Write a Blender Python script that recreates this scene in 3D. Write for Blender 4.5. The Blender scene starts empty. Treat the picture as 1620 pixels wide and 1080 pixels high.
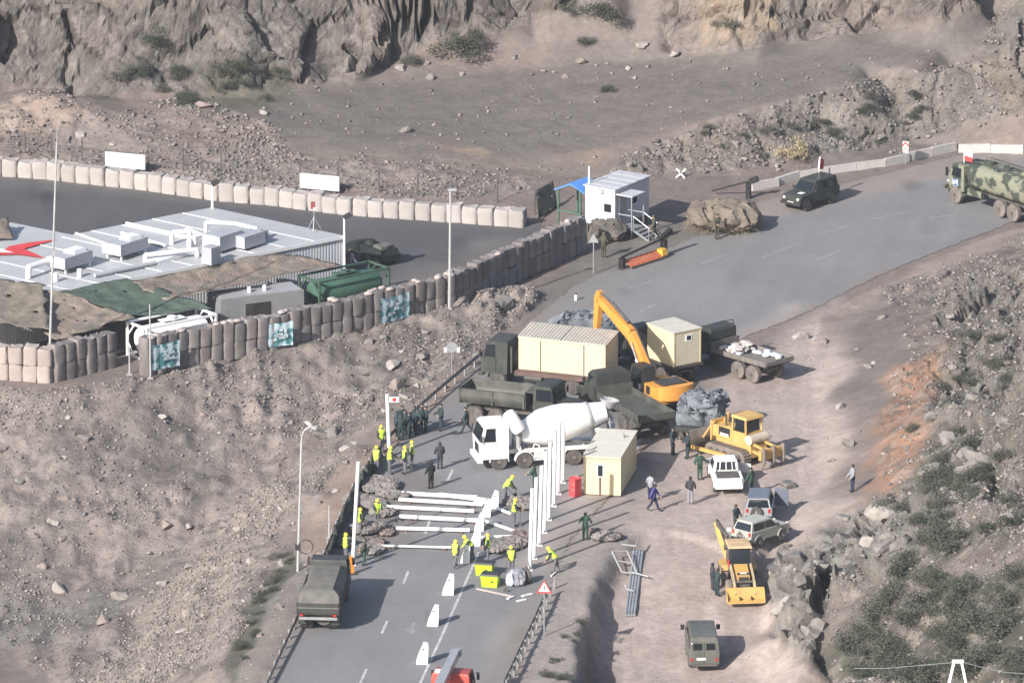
import bpy, bmesh, math, random
import numpy as np
from mathutils import Vector, Matrix, geometry
R = math.radians
random.seed(7); RNG = np.random.default_rng(11)
SC = bpy.context.scene
COL = SC.collection

# ------------------------------------------------------------ camera, sky, sun, exposure
DIST, PITCH, PXM = 700.0, R(16.0), 24.0            # metres to the aim point, tilt, photo pixels per metre there
CAM = Vector((0, -DIST*math.cos(PITCH), DIST*math.sin(PITCH)))
cd = bpy.data.cameras.new('camera'); cam = bpy.data.objects.new('camera', cd); COL.objects.link(cam)
cam.location = CAM; cam.rotation_euler = (R(90)-PITCH, 0, 0)
cd.sensor_width = 36; cd.lens = 36*DIST*PXM/1620; cd.clip_start = 5; cd.clip_end = 6000
SC.camera = cam
SUN_AZ, SUN_EL = R(52.8), R(30.0)                  # direction the shadows fall (from +x), height
w = bpy.data.worlds.new('World'); SC.world = w; w.use_nodes = True
nt = w.node_tree; nt.nodes.clear()
sky = nt.nodes.new('ShaderNodeTexSky'); sky.sky_type = 'NISHITA'; sky.sun_disc = False
sky.sun_elevation = SUN_EL
tosun = Vector((-math.cos(SUN_AZ)*math.cos(SUN_EL), -math.sin(SUN_AZ)*math.cos(SUN_EL), math.sin(SUN_EL)))
sky.sun_rotation = math.atan2(tosun.x, tosun.y)
sky.air_density = 1.0; sky.dust_density = 2.0; sky.ozone_density = 1.0
bg = nt.nodes.new('ShaderNodeBackground'); bg.inputs[1].default_value = 0.10
ow = nt.nodes.new('ShaderNodeOutputWorld')
nt.links.new(sky.outputs[0], bg.inputs[0]); nt.links.new(bg.outputs[0], ow.inputs[0])
sd = bpy.data.lights.new('sun', 'SUN'); sd.energy = 4.6; sd.angle = R(0.55); sd.color = (1.0, 0.955, 0.91)
so = bpy.data.objects.new('sun', sd); COL.objects.link(so)
so.rotation_euler = (-tosun).to_track_quat('-Z', 'Y').to_euler()
SC.view_settings.view_transform = 'Standard'; SC.view_settings.look = 'None'
SC.view_settings.exposure = 0.78; SC.view_settings.gamma = 1.0; SC.view_settings.use_curve_mapping = False
SC.cycles.max_bounces = 5; SC.cycles.diffuse_bounces = 3; SC.cycles.glossy_bounces = 3
SC.cycles.volume_bounces = 0; SC.cycles.volume_step_rate = 1.0; SC.cycles.caustics_reflective = False; SC.cycles.caustics_refractive = False

# ------------------------------------------------------------ photo pixel <-> place on the ground
FW = Vector((0, math.cos(PITCH), -math.sin(PITCH))); UP = Vector((0, math.sin(PITCH), math.cos(PITCH)))
def ray(px, py):
    return FW + Vector((1, 0, 0))*((px-810)/PXM/DIST) + UP*((540-py)/PXM/DIST)
def P(px, py, z=0.0):
    d = ray(px, py); return CAM + d*((z-CAM.z)/d.z)
def proj(x, y, z):
    dx, dy, dz = x-CAM.x, y-CAM.y, z-CAM.z
    dep = dy*FW.y + dz*FW.z; u = dx/dep; v = (dy*UP.y+dz*UP.z)/dep
    return 810+u*PXM*DIST, 540-v*PXM*DIST

# ------------------------------------------------------------ numpy noise
def _h(ix, iy, s):
    n = (ix.astype(np.int64)*374761393 + iy.astype(np.int64)*668265263 + s*974634777) & 0x7fffffff
    n = ((n ^ (n >> 13))*1274126177) & 0x7fffffff
    n = n ^ (n >> 16)
    return (n & 0xffff)/65535.0
def vnoise(x, y, s):
    ix = np.floor(x); iy = np.floor(y); fx = x-ix; fy = y-iy
    fx = fx*fx*(3-2*fx); fy = fy*fy*(3-2*fy)
    a = _h(ix, iy, s); b = _h(ix+1, iy, s); c = _h(ix, iy+1, s); d = _h(ix+1, iy+1, s)
    return (a+(b-a)*fx)*(1-fy)+(c+(d-c)*fx)*fy
def fbm(x, y, scale, octv=4, s=0, gain=.5):
    t = np.zeros_like(x); a = 1.0; n = 0; f = 1.0/scale
    for o in range(octv):
        t += a*(vnoise(x*f+17.3*o, y*f-9.1*o, s+o)*2-1); n += a; a *= gain; f *= 2.03
    return t/n
def worley(x, y, cell, s=0, jit=.9):
    u = x/cell; v = y/cell; iu = np.floor(u); iv = np.floor(v)
    f1 = np.full_like(u, 9.); f2 = np.full_like(u, 9.); cid = np.zeros_like(u); tilt = np.zeros_like(u)
    for a in (-1, 0, 1):
        for b in (-1, 0, 1):
            cu = iu+a; cv = iv+b
            qx = cu+.5+jit*(_h(cu, cv, s)-.5); qy = cv+.5+jit*(_h(cu, cv, s+1)-.5)
            d = np.hypot(u-qx, v-qy); r = _h(cu, cv, s+2)
            tl = (u-qx)*(_h(cu, cv, s+3)-.5)+(v-qy)*(_h(cu, cv, s+4)-.5)
            m = d < f1
            f2 = np.where(m, f1, np.minimum(f2, d)); cid = np.where(m, r, cid); tilt = np.where(m, tl, tilt); f1 = np.where(m, d, f1)
    return f1, f2, cid, tilt
def sdist(px, py, poly):
    """signed distance (positive inside) in the plane of the given coordinates"""
    d2 = np.full_like(px, 1e18); ins = np.zeros(px.shape, bool); n = len(poly)
    for i in range(n):
        ax, ay = poly[i]; bx, by = poly[(i+1) % n]
        ex, ey = bx-ax, by-ay
        t = np.clip(((px-ax)*ex+(py-ay)*ey)/(ex*ex+ey*ey+1e-9), 0, 1)
        d2 = np.minimum(d2, (px-ax-t*ex)**2+(py-ay-t*ey)**2)
        if ay != by:
            c = ((ay > py) != (by > py)) & (px < (bx-ax)*(py-ay)/(by-ay)+ax)
            ins ^= c
    return np.where(ins, 1, -1)*np.sqrt(d2)
def sm(x): x = np.clip(x, 0, 1); return x*x*(3-2*x)

# ------------------------------------------------------------ materials
MATS = {}
def mat(name, col, rough=.75, metal=0., var=.18, scale=1.5, dust=0., dustcol=(.24, .205, .18), bump=0., bscale=8., spec=.4, col2=None, c2scale=.6, rnd=0):
    if name in MATS: return MATS[name]
    m = bpy.data.materials.new(name); m.use_nodes = True; t = m.node_tree; b = t.nodes['Principled BSDF']
    b.inputs['Roughness'].default_value = rough; b.inputs['Metallic'].default_value = metal
    b.inputs['Specular IOR Level'].default_value = spec
    tc = t.nodes.new('ShaderNodeTexCoord')
    nz = t.nodes.new('ShaderNodeTexNoise'); nz.inputs['Scale'].default_value = scale; nz.inputs['Detail'].default_value = 5
    t.links.new(tc.outputs['Object'], nz.inputs['Vector'])
    mr = t.nodes.new('ShaderNodeMapRange'); mr.inputs[1].default_value = .3; mr.inputs[2].default_value = .7
    mr.inputs[3].default_value = 1-var; mr.inputs[4].default_value = 1+var
    t.links.new(nz.outputs[0], mr.inputs[0])
    base = None
    if col2 is not None:
        n2 = t.nodes.new('ShaderNodeTexNoise'); n2.inputs['Scale'].default_value = c2scale; n2.inputs['Detail'].default_value = 2
        t.links.new(tc.outputs['Object'], n2.inputs['Vector'])
        cr = t.nodes.new('ShaderNodeValToRGB'); cr.color_ramp.elements[0].position = .47; cr.color_ramp.elements[1].position = .53
        cr.color_ramp.elements[0].color = (*col, 1); cr.color_ramp.elements[1].color = (*col2, 1)
        t.links.new(n2.outputs[0], cr.inputs[0]); base = cr.outputs[0]
    mx = t.nodes.new('ShaderNodeMix'); mx.data_type = 'RGBA'; mx.blend_type = 'MULTIPLY'; mx.inputs[0].default_value = 1
    if base is None: mx.inputs[6].default_value = (*col, 1)
    else: t.links.new(base, mx.inputs[6])
    t.links.new(mr.outputs[0], mx.inputs[7]); out = mx.outputs[2]
    if rnd > 0:                                          # every copy weathered a little differently
        oi = t.nodes.new('ShaderNodeObjectInfo'); m5 = t.nodes.new('ShaderNodeMapRange'); m5.inputs[3].default_value = 1-rnd; m5.inputs[4].default_value = 1+rnd
        t.links.new(oi.outputs['Random'], m5.inputs[0]); x5 = t.nodes.new('ShaderNodeMix'); x5.data_type = 'RGBA'; x5.blend_type = 'MULTIPLY'; x5.inputs[0].default_value = 1
        t.links.new(out, x5.inputs[6]); t.links.new(m5.outputs[0], x5.inputs[7]); out = x5.outputs[2]
    if dust > 0:
        n3 = t.nodes.new('ShaderNodeTexNoise'); n3.inputs['Scale'].default_value = .9; n3.inputs['Detail'].default_value = 6; n3.inputs['Roughness'].default_value = .7
        mp = t.nodes.new('ShaderNodeMapping'); mp.inputs['Scale'].default_value = (1.6, 1.6, .55)   # dust lies in patches and runs
        t.links.new(tc.outputs['Object'], mp.inputs['Vector']); t.links.new(mp.outputs[0], n3.inputs['Vector'])
        m3 = t.nodes.new('ShaderNodeMapRange'); m3.inputs[1].default_value = .4; m3.inputs[2].default_value = .68
        m3.inputs[3].default_value = dust*.25; m3.inputs[4].default_value = min(1, dust*1.25)
        t.links.new(n3.outputs[0], m3.inputs[0])
        d = t.nodes.new('ShaderNodeMix'); d.data_type = 'RGBA'; d.inputs[7].default_value = (*dustcol, 1)
        t.links.new(m3.outputs[0], d.inputs[0]); t.links.new(out, d.inputs[6]); out = d.outputs[2]
    t.links.new(out, b.inputs['Base Color'])
    if bump > 0:
        n4 = t.nodes.new('ShaderNodeTexNoise'); n4.inputs['Scale'].default_value = bscale; n4.inputs['Detail'].default_value = 6
        t.links.new(tc.outputs['Object'], n4.inputs['Vector'])
        bp = t.nodes.new('ShaderNodeBump'); bp.inputs['Strength'].default_value = 1; bp.inputs['Distance'].default_value = bump
        t.links.new(n4.outputs[0], bp.inputs['Height']); t.links.new(bp.outputs[0], b.inputs['Normal'])
    MATS[name] = m; return m
def attr_mat(name, rough=.95, bump=.05, bscale=4., var=.16, fine=3.0, rocky=0):
    """vertex colour 'Col' (what the ground is made of) broken up by fine noise"""
    m = bpy.data.materials.new(name); m.use_nodes = True; t = m.node_tree; b = t.nodes['Principled BSDF']
    b.inputs['Roughness'].default_value = rough; b.inputs['Specular IOR Level'].default_value = .15
    at = t.nodes.new('ShaderNodeAttribute'); at.attribute_name = 'Col'
    tc = t.nodes.new('ShaderNodeTexCoord')
    out = at.outputs['Color']
    for sc, vv in ((fine, var), (fine*.18, var*.5)):
        nz = t.nodes.new('ShaderNodeTexNoise'); nz.inputs['Scale'].default_value = sc; nz.inputs['Detail'].default_value = 6; nz.inputs['Roughness'].default_value = .65
        t.links.new(tc.outputs['Object'], nz.inputs['Vector'])
        mr = t.nodes.new('ShaderNodeMapRange'); mr.inputs[1].default_value = .3; mr.inputs[2].default_value = .7
        mr.inputs[3].default_value = 1-vv; mr.inputs[4].default_value = 1+vv
        t.links.new(nz.outputs[0], mr.inputs[0])
        mx = t.nodes.new('ShaderNodeMix'); mx.data_type = 'RGBA'; mx.blend_type = 'MULTIPLY'; mx.inputs[0].default_value = 1
        t.links.new(out, mx.inputs[6]); t.links.new(mr.outputs[0], mx.inputs[7]); out = mx.outputs[2]
    t.links.new(out, b.inputs['Base Color'])
    if bump:
        n4 = t.nodes.new('ShaderNodeTexNoise'); n4.inputs['Scale'].default_value = bscale; n4.inputs['Detail'].default_value = 8; n4.inputs['Roughness'].default_value = .7
        t.links.new(tc.outputs['Object'], n4.inputs['Vector'])
        bp = t.nodes.new('ShaderNodeBump'); bp.inputs['Strength'].default_value = 1; bp.inputs['Distance'].default_value = bump
        t.links.new(n4.outputs[0], bp.inputs['Height']); t.links.new(bp.outputs[0], b.inputs['Normal'])
        if rocky:                                        # alpha of 'Col' says how rocky the ground is: coarser relief there
            mm = t.nodes.new('ShaderNodeMath'); mm.operation = 'MULTIPLY_ADD'; mm.inputs[1].default_value = rocky; mm.inputs[2].default_value = bump
            t.links.new(at.outputs['Alpha'], mm.inputs[0]); t.links.new(mm.outputs[0], bp.inputs['Distance'])
    return m

# ------------------------------------------------------------ mesh builder
class MB:
    def __init__(s): s.v = []; s.f = []
    def add(s, vs, fs):
        n = len(s.v); s.v += [tuple(q) for q in vs]; s.f += [tuple(i+n for i in f) for f in fs]; return s
    def box(s, x0, x1, y0, y1, z0, z1, tx=0., ty=0.):
        v = [(x0, y0, z0), (x1, y0, z0), (x1, y1, z0), (x0, y1, z0), (x0+tx, y0+ty, z1), (x1-tx, y0+ty, z1), (x1-tx, y1-ty, z1), (x0+tx, y1-ty, z1)]
        return s.add(v, [(0, 3, 2, 1), (4, 5, 6, 7), (0, 1, 5, 4), (1, 2, 6, 5), (2, 3, 7, 6), (3, 0, 4, 7)])
    def obox(s, c, size, rot=(0, 0, 0)):
        from mathutils import Euler
        m = Euler(rot).to_matrix(); c = Vector(c); a, b, d = [q/2 for q in size]
        v = [c+m@Vector((i*a, j*b, k*d)) for k in (-1, 1) for i, j in ((-1, -1), (1, -1), (1, 1), (-1, 1))]
        return s.add(v, [(0, 3, 2, 1), (4, 5, 6, 7), (0, 1, 5, 4), (1, 2, 6, 5), (2, 3, 7, 6), (3, 0, 4, 7)])
    def shell(s, prof):
        """side profile [(x, z, halfwidth)] mirrored across y"""
        n = len(prof); v = [(x, -h, z) for x, z, h in prof]+[(x, h, z) for x, z, h in prof]
        f = [(i, (i+1) % n, n+(i+1) % n, n+i) for i in range(n)]
        return s.add(v, f+[tuple(range(n-1, -1, -1)), tuple(range(n, 2*n))])
    def prism(s, prof, y0, y1):
        n = len(prof); v = [(x, y0, z) for x, z in prof]+[(x, y1, z) for x, z in prof]
        f = [(i, (i+1) % n, n+(i+1) % n, n+i) for i in range(n)]
        return s.add(v, f+[tuple(range(n-1, -1, -1)), tuple(range(n, 2*n))])
    def frame(s, d):
        d = d.normalized(); a = d.cross(Vector((0, 0, 1)))
        if a.length < 1e-4: a = Vector((1, 0, 0))
        a.normalize(); return a, d.cross(a)
    def cyl(s, p0, p1, r0, r1=None, n=10, caps=True):
        p0 = Vector(p0); p1 = Vector(p1); r1 = r0 if r1 is None else r1; a, b = s.frame(p1-p0)
        v = []
        for p, r in ((p0, r0), (p1, r1)):
            v += [p+a*(r*math.cos(2*math.pi*i/n))+b*(r*math.sin(2*math.pi*i/n)) for i in range(n)]
        f = [(i, (i+1) % n, n+(i+1) % n, n+i) for i in range(n)]
        if caps: f += [tuple(range(n-1, -1, -1)), tuple(range(n, 2*n))]
        return s.add(v, f)
    def tube(s, pts, r, n=6):
        for a, b in zip(pts[:-1], pts[1:]): s.cyl(a, b, r, n=n)
        return s
    def beam(s, p0, p1, w_, h_, w2=None, h2=None):
        p0 = Vector(p0); p1 = Vector(p1); a, b = s.frame(p1-p0); w2 = w2 or w_; h2 = h2 or h_
        v = [p0+a*(i*w_/2)+b*(j*h_/2) for i, j in ((-1, -1), (1, -1), (1, 1), (-1, 1))]+[p1+a*(i*w2/2)+b*(j*h2/2) for i, j in ((-1, -1), (1, -1), (1, 1), (-1, 1))]
        return s.add(v, [(0, 3, 2, 1), (4, 5, 6, 7), (0, 1, 5, 4), (1, 2, 6, 5), (2, 3, 7, 6), (3, 0, 4, 7)])
    def lathe(s, prof, p0, axis, n=20):
        p0 = Vector(p0); d = Vector(axis).normalized(); a, b = s.frame(d); v = []
        for t, r in prof: v += [p0+d*t+a*(r*math.cos(2*math.pi*i/n))+b*(r*math.sin(2*math.pi*i/n)) for i in range(n)]
        f = []
        for k in range(len(prof)-1):
            f += [(k*n+i, k*n+(i+1) % n, (k+1)*n+(i+1) % n, (k+1)*n+i) for i in range(n)]
        k = len(prof)-1
        return s.add(v, f+[tuple(range(n-1, -1, -1)), tuple(range(k*n, k*n+n))])
    def quad(s, a, b, c, d, th=.012):
        """thin plate through four corners, given thickness along its normal"""
        q = [Vector(t) for t in (a, b, c, d)]; nrm = (q[1]-q[0]).cross(q[3]-q[0]).normalized()*th
        v = [t-nrm*.5 for t in q]+[t+nrm*.5 for t in q]
        return s.add(v, [(0, 3, 2, 1), (4, 5, 6, 7), (0, 1, 5, 4), (1, 2, 6, 5), (2, 3, 7, 6), (3, 0, 4, 7)])
    def mesh(s, name, m=None, smooth=0, bev=0):
        bm = bmesh.new(); vs = [bm.verts.new(q) for q in s.v]
        for f in s.f:
            try: bm.faces.new([vs[i] for i in f])
            except ValueError: pass
        if bev:
            bmesh.ops.bevel(bm, geom=[e for e in bm.edges if len(e.link_faces) == 2 and e.calc_face_angle(0) > .5], offset=bev, segments=1, affect='EDGES', clamp_overlap=True)
        bmesh.ops.recalc_face_normals(bm, faces=bm.faces[:])
        me = bpy.data.meshes.new(name); bm.to_mesh(me); bm.free()
        if smooth:
            me.polygons.foreach_set('use_smooth', [True]*len(me.polygons)); me.set_sharp_from_angle(angle=R(smooth))
        if m: me.materials.append(m)
        return me
def part(name, parent, m, mb, smooth=0, bev=0, label=None, kind=None):
    me = mb if isinstance(mb, bpy.types.Mesh) else mb.mesh(name, m, smooth, bev)
    o = bpy.data.objects.new(name, me); COL.objects.link(o)
    if parent is not None: o.parent = parent
    if label: o['label'] = label
    if kind: o['kind'] = kind
    return o
def tag(o, label, cat, group=None, kind=None):
    if label: o['label'] = label
    if cat: o['category'] = cat
    if group: o['group'] = group
    if kind: o['kind'] = kind
    return o
def thing(name, label, cat, loc=(0, 0, 0), rz=0., group=None):
    o = bpy.data.objects.new(name, None); o.empty_display_size = .5; COL.objects.link(o)
    o.location = loc; o.rotation_euler = (0, 0, rz); return tag(o, label, cat, group)
def copy_tree(o, parent=None):
    c = o.copy(); COL.objects.link(c)
    if parent is not None: c.parent = parent
    for ch in o.children: copy_tree(ch, c)
    return c
HAZE = .00008
# ------------------------------------------------------------ terrain: heights from control points, then relief by zone
CP = []
def cl(z, *pts):
    for i, q in enumerate(pts):
        zz = q[2] if len(q) > 2 else z
        CP.append((q[0], q[1], zz))
def line(step, *pts):
    for a, b in zip(pts[:-1], pts[1:]):
        n = max(1, int(math.hypot(b[0]-a[0], b[1]-a[1])/step))
        for i in range(n):
            t = i/n; CP.append(tuple(a[k]+(b[k]-a[k])*t for k in range(3)))
    CP.append(tuple(pts[-1]))
# yard and plateau
line(60, (-60, 262, 0), (250, 300, 0), (840, 345, 0)); cl(0, (-60, 400), (150, 340), (400, 350), (600, 370), (800, 400), (200, 500), (-60, 550), (450, 440), (650, 430))
line(50, (-60, 604, 0), (90, 606, 0), (180, 590, 0), (240, 592, 0), (420, 552, 0), (580, 508, 0), (700, 472, 0), (800, 438, 0), (880, 420, 0))
line(60, (-60, 622, -.2), (100, 628, -.2), (250, 612, -.2), (400, 572, -.1), (550, 527, 0), (690, 494, .1), (780, 470, .3))
cl(0, (845, 470, .1), (830, 490, -.2), (800, 505, -.3), (770, 500, .2), (720, 505, .2))
# the rubble slope below the plateau, falling to a hollow at the lower left
cl(0, (-60, 700, -1.8), (100, 700, -1.8), (250, 690, -1.9), (400, 650, -1.6), (520, 600, -1.2), (620, 560, -.8), (700, 540, -.5), (750, 520, -.2))
cl(0, (-60, 800, -3.7), (100, 800, -3.7), (250, 780, -3.7), (380, 740, -3.2), (470, 690, -2.4), (560, 640, -1.6), (640, 590, -.9), (700, 565, -.5))
cl(0, (-60, 920, -6.0), (100, 920, -6.0), (220, 900, -5.8), (330, 840, -4.8), (420, 780, -3.6), (500, 720, -2.5), (570, 670, -1.6))
cl(0, (-60, 1000, -6.6), (100, 1000, -6.6), (180, 975, -6.4), (-60, 1120, -7), (60, 1120, -6.8))
cl(0, (230, 1000, -5.4), (300, 930, -4.3), (380, 860, -3.0), (440, 800, -2.0), (500, 745, -1.5), (150, 1100, -6.2))
line(60, (330, 1150, -.9), (352, 1060, -.9), (400, 950, -.8), (450, 870, -.6), (500, 790, -.5), (560, 715, -.4), (610, 665, -.3), (680, 600, -.2), (740, 545, -.1))
cl(0, (240, 1120, -3.4), (290, 1040, -3.0), (340, 960, -2.6), (400, 890, -2.0))
line(50, (375, 1150, -.05), (415, 1060, -.05), (470, 950, -.05), (510, 870, -.05), (565, 765, -.05), (610, 700, -.05), (660, 645, -.05), (720, 595, -.05), (775, 550, -.05), (800, 530, -.05))
# road and working area
line(90, (560, 1150, 0), (620, 1000, 0), (690, 850, 0), (760, 720, 0), (860, 620, 0), (1000, 500, 0), (1200, 420, 0), (1450, 330, 0), (1680, 270, 0))
cl(0, (700, 1150), (760, 1000), (830, 900), (880, 820), (950, 760), (1050, 680), (1150, 600), (1200, 560), (920, 460), (960, 420), (1050, 370), (1090, 740), (1180, 690))
# soil shelf right of the road, the trench edge and the lower dirt lane
line(5, (905, 1160, 0), (914, 1060, 0), (926, 980, 0), (948, 915, 0), (968, 868, 0), (1000, 830, 0))
line(5, (929, 1175, -2.6), (938, 1072, -2.4), (949, 995, -1.8), (968, 926, -1.0), (987, 876, -.3))
cl(0, (860, 1150), (870, 1020), (910, 900))
cl(0, (1000, 1160, -2.7), (1000, 1050, -2.3), (1010, 960, -1.5), (1030, 880, -.5), (1060, 820, -.1))
cl(0, (1110, 1150, -2.7), (1120, 1060, -2.3), (1140, 960, -1.5), (1150, 890, -.6), (1160, 830, -.1))
cl(0, (1210, 1150, -2.7), (1205, 1070, -2.4), (1200, 985, -1.7), (1190, 900, -.7), (1225, 850, -.2), (1250, 800, 0))
# right hillside
line(40, (1690, 340, .1), (1620, 366, .1), (1480, 412, .1), (1390, 452, .1), (1310, 515, .1), (1285, 600, .1), (1290, 690, .1), (1292, 770, 0), (1265, 845, -.1), (1235, 885, -.6), (1213, 940, -1.3), (1215, 1000, -1.9), (1250, 1050, -2.2), (1330, 1100, -2.4), (1400, 1160, -2.6))
cl(0, (1690, 390, 2.4), (1620, 410, 2.0), (1500, 450, 1.4), (1420, 490, 1.0), (1350, 560, .8), (1340, 650, .7), (1345, 740, .6))
cl(0, (1690, 500, 5), (1620, 510, 4.4), (1540, 540, 3.4), (1470, 590, 2.6), (1420, 650, 2.0), (1390, 730, 1.5), (1360, 790, 1.5), (1390, 700, 1.5))
cl(0, (1690, 620, 8), (1620, 640, 7), (1550, 660, 5.4), (1490, 700, 4), (1450, 760, 3), (1430, 800, 3.2), (1380, 815, 3), (1330, 835, 2.4), (1295, 865, 2.0), (1278, 905, 1.7), (1262, 950, 1.2), (1258, 990, .4), (1285, 1030, -.4))
cl(0, (1255, 900, .6), (1242, 950, .2), (1240, 1000, -.6))
cl(0, (1305, 905, .7), (1300, 950, .2), (1320, 1000, .2), (1350, 900, 1.8), (1400, 880, 3.4), (1350, 980, 1.1), (1350, 1050, .2))
cl(0, (1690, 760, 10), (1620, 780, 9), (1550, 800, 7.2), (1490, 830, 5.6), (1450, 870, 4.7), (1690, 900, 11), (1600, 920, 9), (1500, 940, 6), (1430, 960, 4), (1690, 1040, 12), (1600, 1060, 9), (1500, 1060, 5.5), (1420, 1060, 2.6), (1690, 1200, 12), (1550, 1200, 6), (1450, 1200, 2))
# behind the yard
line(60, (-60, 246, .1), (250, 280, .1), (600, 312, .1), (830, 325, .1))
cl(0, (-60, 225, .5), (100, 228, .6), (250, 245, .5), (400, 258, .4), (500, 270, .5), (600, 275, .6), (720, 285, .6), (820, 300, .3))
cl(0, (-60, 195, 1.9), (20, 178, 2.2), (75, 152, 3.0), (120, 170, 2.4), (180, 195, 1.5), (250, 195, 1.3), (300, 172, 1.8), (340, 170, 2.0), (400, 185, 1.5), (440, 225, .7))
cl(0, (540, 245, .6), (660, 250, .5), (760, 262, .3), (860, 268, .2), (920, 280, .2), (560, 225, .8), (700, 230, .8), (820, 235, .7), (900, 243, .6), (960, 232, 1.0), (1050, 208, 1.7), (1150, 180, 2.6), (1250, 156, 3.2), (1350, 135, 3.7), (1450, 112, 4.2), (1540, 95, 4.6))
cl(0, (960, 292, .1), (1040, 285, .1), (1100, 280, .1), (1200, 278, .1), (1300, 258, .1), (1450, 225, .1), (1690, 175, .1))
cl(0, (1000, 262, .8), (1100, 240, 1.0), (1200, 225, 1.2), (1300, 205, 1.2), (1420, 175, 1.6), (1540, 145, 2.2))
cl(0, (1600, 110, 4.3), (1690, 110, 4.6), (1600, 60, 5.6), (1690, 40, 6.5), (1620, 165, 1.4))
# dirt ramp
cl(0, (480, 190, 1.0), (600, 180, 1.0), (750, 175, 1.1), (900, 165, 1.5), (1050, 140, 2.2), (1200, 115, 3.1), (1350, 95, 3.9), (1480, 75, 4.6), (1570, 50, 5.2))
cl(0, (560, 140, 1.3), (700, 128, 1.4), (850, 112, 1.8), (1000, 100, 2.4), (1120, 88, 3.1), (1250, 72, 3.8), (1400, 52, 4.6), (1540, 28, 5.6))
# cliffs at the back
cl(0, (-60, 158, 1.6), (40, 140, 1.8), (120, 140, 1.8), (200, 160, 1.8), (300, 155, 1.8), (400, 155, 1.6), (480, 145, 1.5))
cl(0, (-60, 90, 4.2), (60, 85, 4.0), (180, 100, 3.6), (300, 95, 3.6), (420, 100, 3.4), (520, 95, 2.8), (620, 85, 2.6), (720, 85, 2.5), (850, 70, 3), (1000, 60, 3.6), (1100, 55, 4.2), (1200, 40, 5.2), (1320, 25, 5.4), (1450, 18, 5.8))
cl(0, (-60, 0, 8), (60, 0, 7.6), (200, 0, 7.6), (350, 0, 7.6), (480, 0, 7), (600, 0, 6.5), (720, 0, 6.2), (850, 0, 5.2), (1000, 0, 5.6), (1100, 0, 6.4), (1220, 0, 7), (1350, -5, 6.6), (1500, -10, 6.8), (1640, -10, 7.5))
cl(0, (-60, -120, 13), (300, -120, 13), (600, -120, 12), (900, -120, 11), (1200, -120, 12), (1500, -120, 13), (1690, -120, 13), (0, -260, 17), (800, -260, 17), (1600, -260, 17))
W = [tuple(P(a, b, z).xy)+(z,) for a, b, z in CP]
W += [(x, y, z) for x, y, z in ((-75, 0, 0), (-75, 60, 4), (-75, 120, 22), (0, 150, 26), (75, 150, 28), (75, 60, 10), (90, 0, 6), (80, -60, 16), (75, -130, 16), (0, -140, -8), (-75, -140, -10), (-75, -60, -7),
      (-2500, -2500, -30), (2500, -2500, -30), (-2500, 2500, 90), (2500, 2500, 90), (-2500, 0, 30), (2500, 0, 50), (0, 2500, 160), (0, -2500, -40), (-300, -300, -20), (300, -300, -20), (0, -400, -25))]
FX0, FX1, FDX = -52., 58., .2
FY0, FY1, FDY = -112., 108., .36
fx = np.arange(FX0, FX1, FDX); fy = np.concatenate([np.arange(FY0, 41, FDY), np.arange(41, 74, .15), np.arange(74, FY1, FDY)])
ex = np.array([-2400, -900, -350, -170, -110, -80, -62.]); ex2 = np.array([66., 80, 110, 170, 350, 900, 2400])
ey = np.array([-2400, -900, -400, -220, -160, -130.]); ey2 = np.array([114., 125, 145, 180, 300, 700, 2400])
XS = np.concatenate([ex, fx, ex2]); YS = np.concatenate([ey, fy, ey2])
NX, NY = len(XS), len(YS)
GX, GY = np.meshgrid(XS, YS)                       # [row y, col x]
def tin(pts):
    vs = [Vector(q[:2]) for q in pts]
    r = geometry.delaunay_2d_cdt(vs, [], [], 0, 1e-4)
    co, tris, orig = r[0], r[2], r[3]
    zz = [np.mean([pts[i][2] for i in o]) for o in orig]
    Z = np.full(GX.shape, np.nan)
    for t in tris:
        (ax, ay), (bx, by), (cx, cy) = co[t[0]], co[t[1]], co[t[2]]
        i0, i1 = np.searchsorted(XS, [min(ax, bx, cx), max(ax, bx, cx)]); j0, j1 = np.searchsorted(YS, [min(ay, by, cy), max(ay, by, cy)])
        if i1 <= i0 or j1 <= j0: continue
        X = GX[j0:j1, i0:i1]; Y = GY[j0:j1, i0:i1]
        d = (by-cy)*(ax-cx)+(cx-bx)*(ay-cy)
        if abs(d) < 1e-9: continue
        u = ((by-cy)*(X-cx)+(cx-bx)*(Y-cy))/d; v = ((cy-ay)*(X-cx)+(ax-cx)*(Y-cy))/d
        m = (u >= -1e-6) & (v >= -1e-6) & (u+v <= 1+1e-6)
        z = u*zz[t[0]]+v*zz[t[1]]+(1-u-v)*zz[t[2]]
        Z[j0:j1, i0:i1] = np.where(m, z, Z[j0:j1, i0:i1])
    return np.nan_to_num(Z, nan=-10)
Z0 = tin(W)
def blur(Z, n):
    for _ in range(n):
        Z = np.pad(Z, 1, 'edge'); Z = (Z[1:-1, :-2]+2*Z[1:-1, 1:-1]+Z[1:-1, 2:])/4
        Z = np.pad(Z, 1, 'edge'); Z = (Z[:-2, 1:-1]+2*Z[1:-1, 1:-1]+Z[2:, 1:-1])/4
    return Z
tw_ = zone0 = None
_wx = GX+fbm(GX, GY, 2.2, 4, 501)*.55; _wy = GY+fbm(GX, GY, 2.6, 4, 511)*.5   # ragged edges along the trench
_i = np.clip(np.searchsorted(XS, _wx)-1, 0, NX-2); _j = np.clip(np.searchsorted(YS, _wy)-1, 0, NY-2)
_u = np.clip((_wx-XS[_i])/(XS[_i+1]-XS[_i]), 0, 1); _v = np.clip((_wy-YS[_j])/(YS[_j+1]-YS[_j]), 0, 1)
Zw = (Z0[_j, _i]*(1-_u)+Z0[_j, _i+1]*_u)*(1-_v)+(Z0[_j+1, _i]*(1-_u)+Z0[_j+1, _i+1]*_u)*_v
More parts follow.
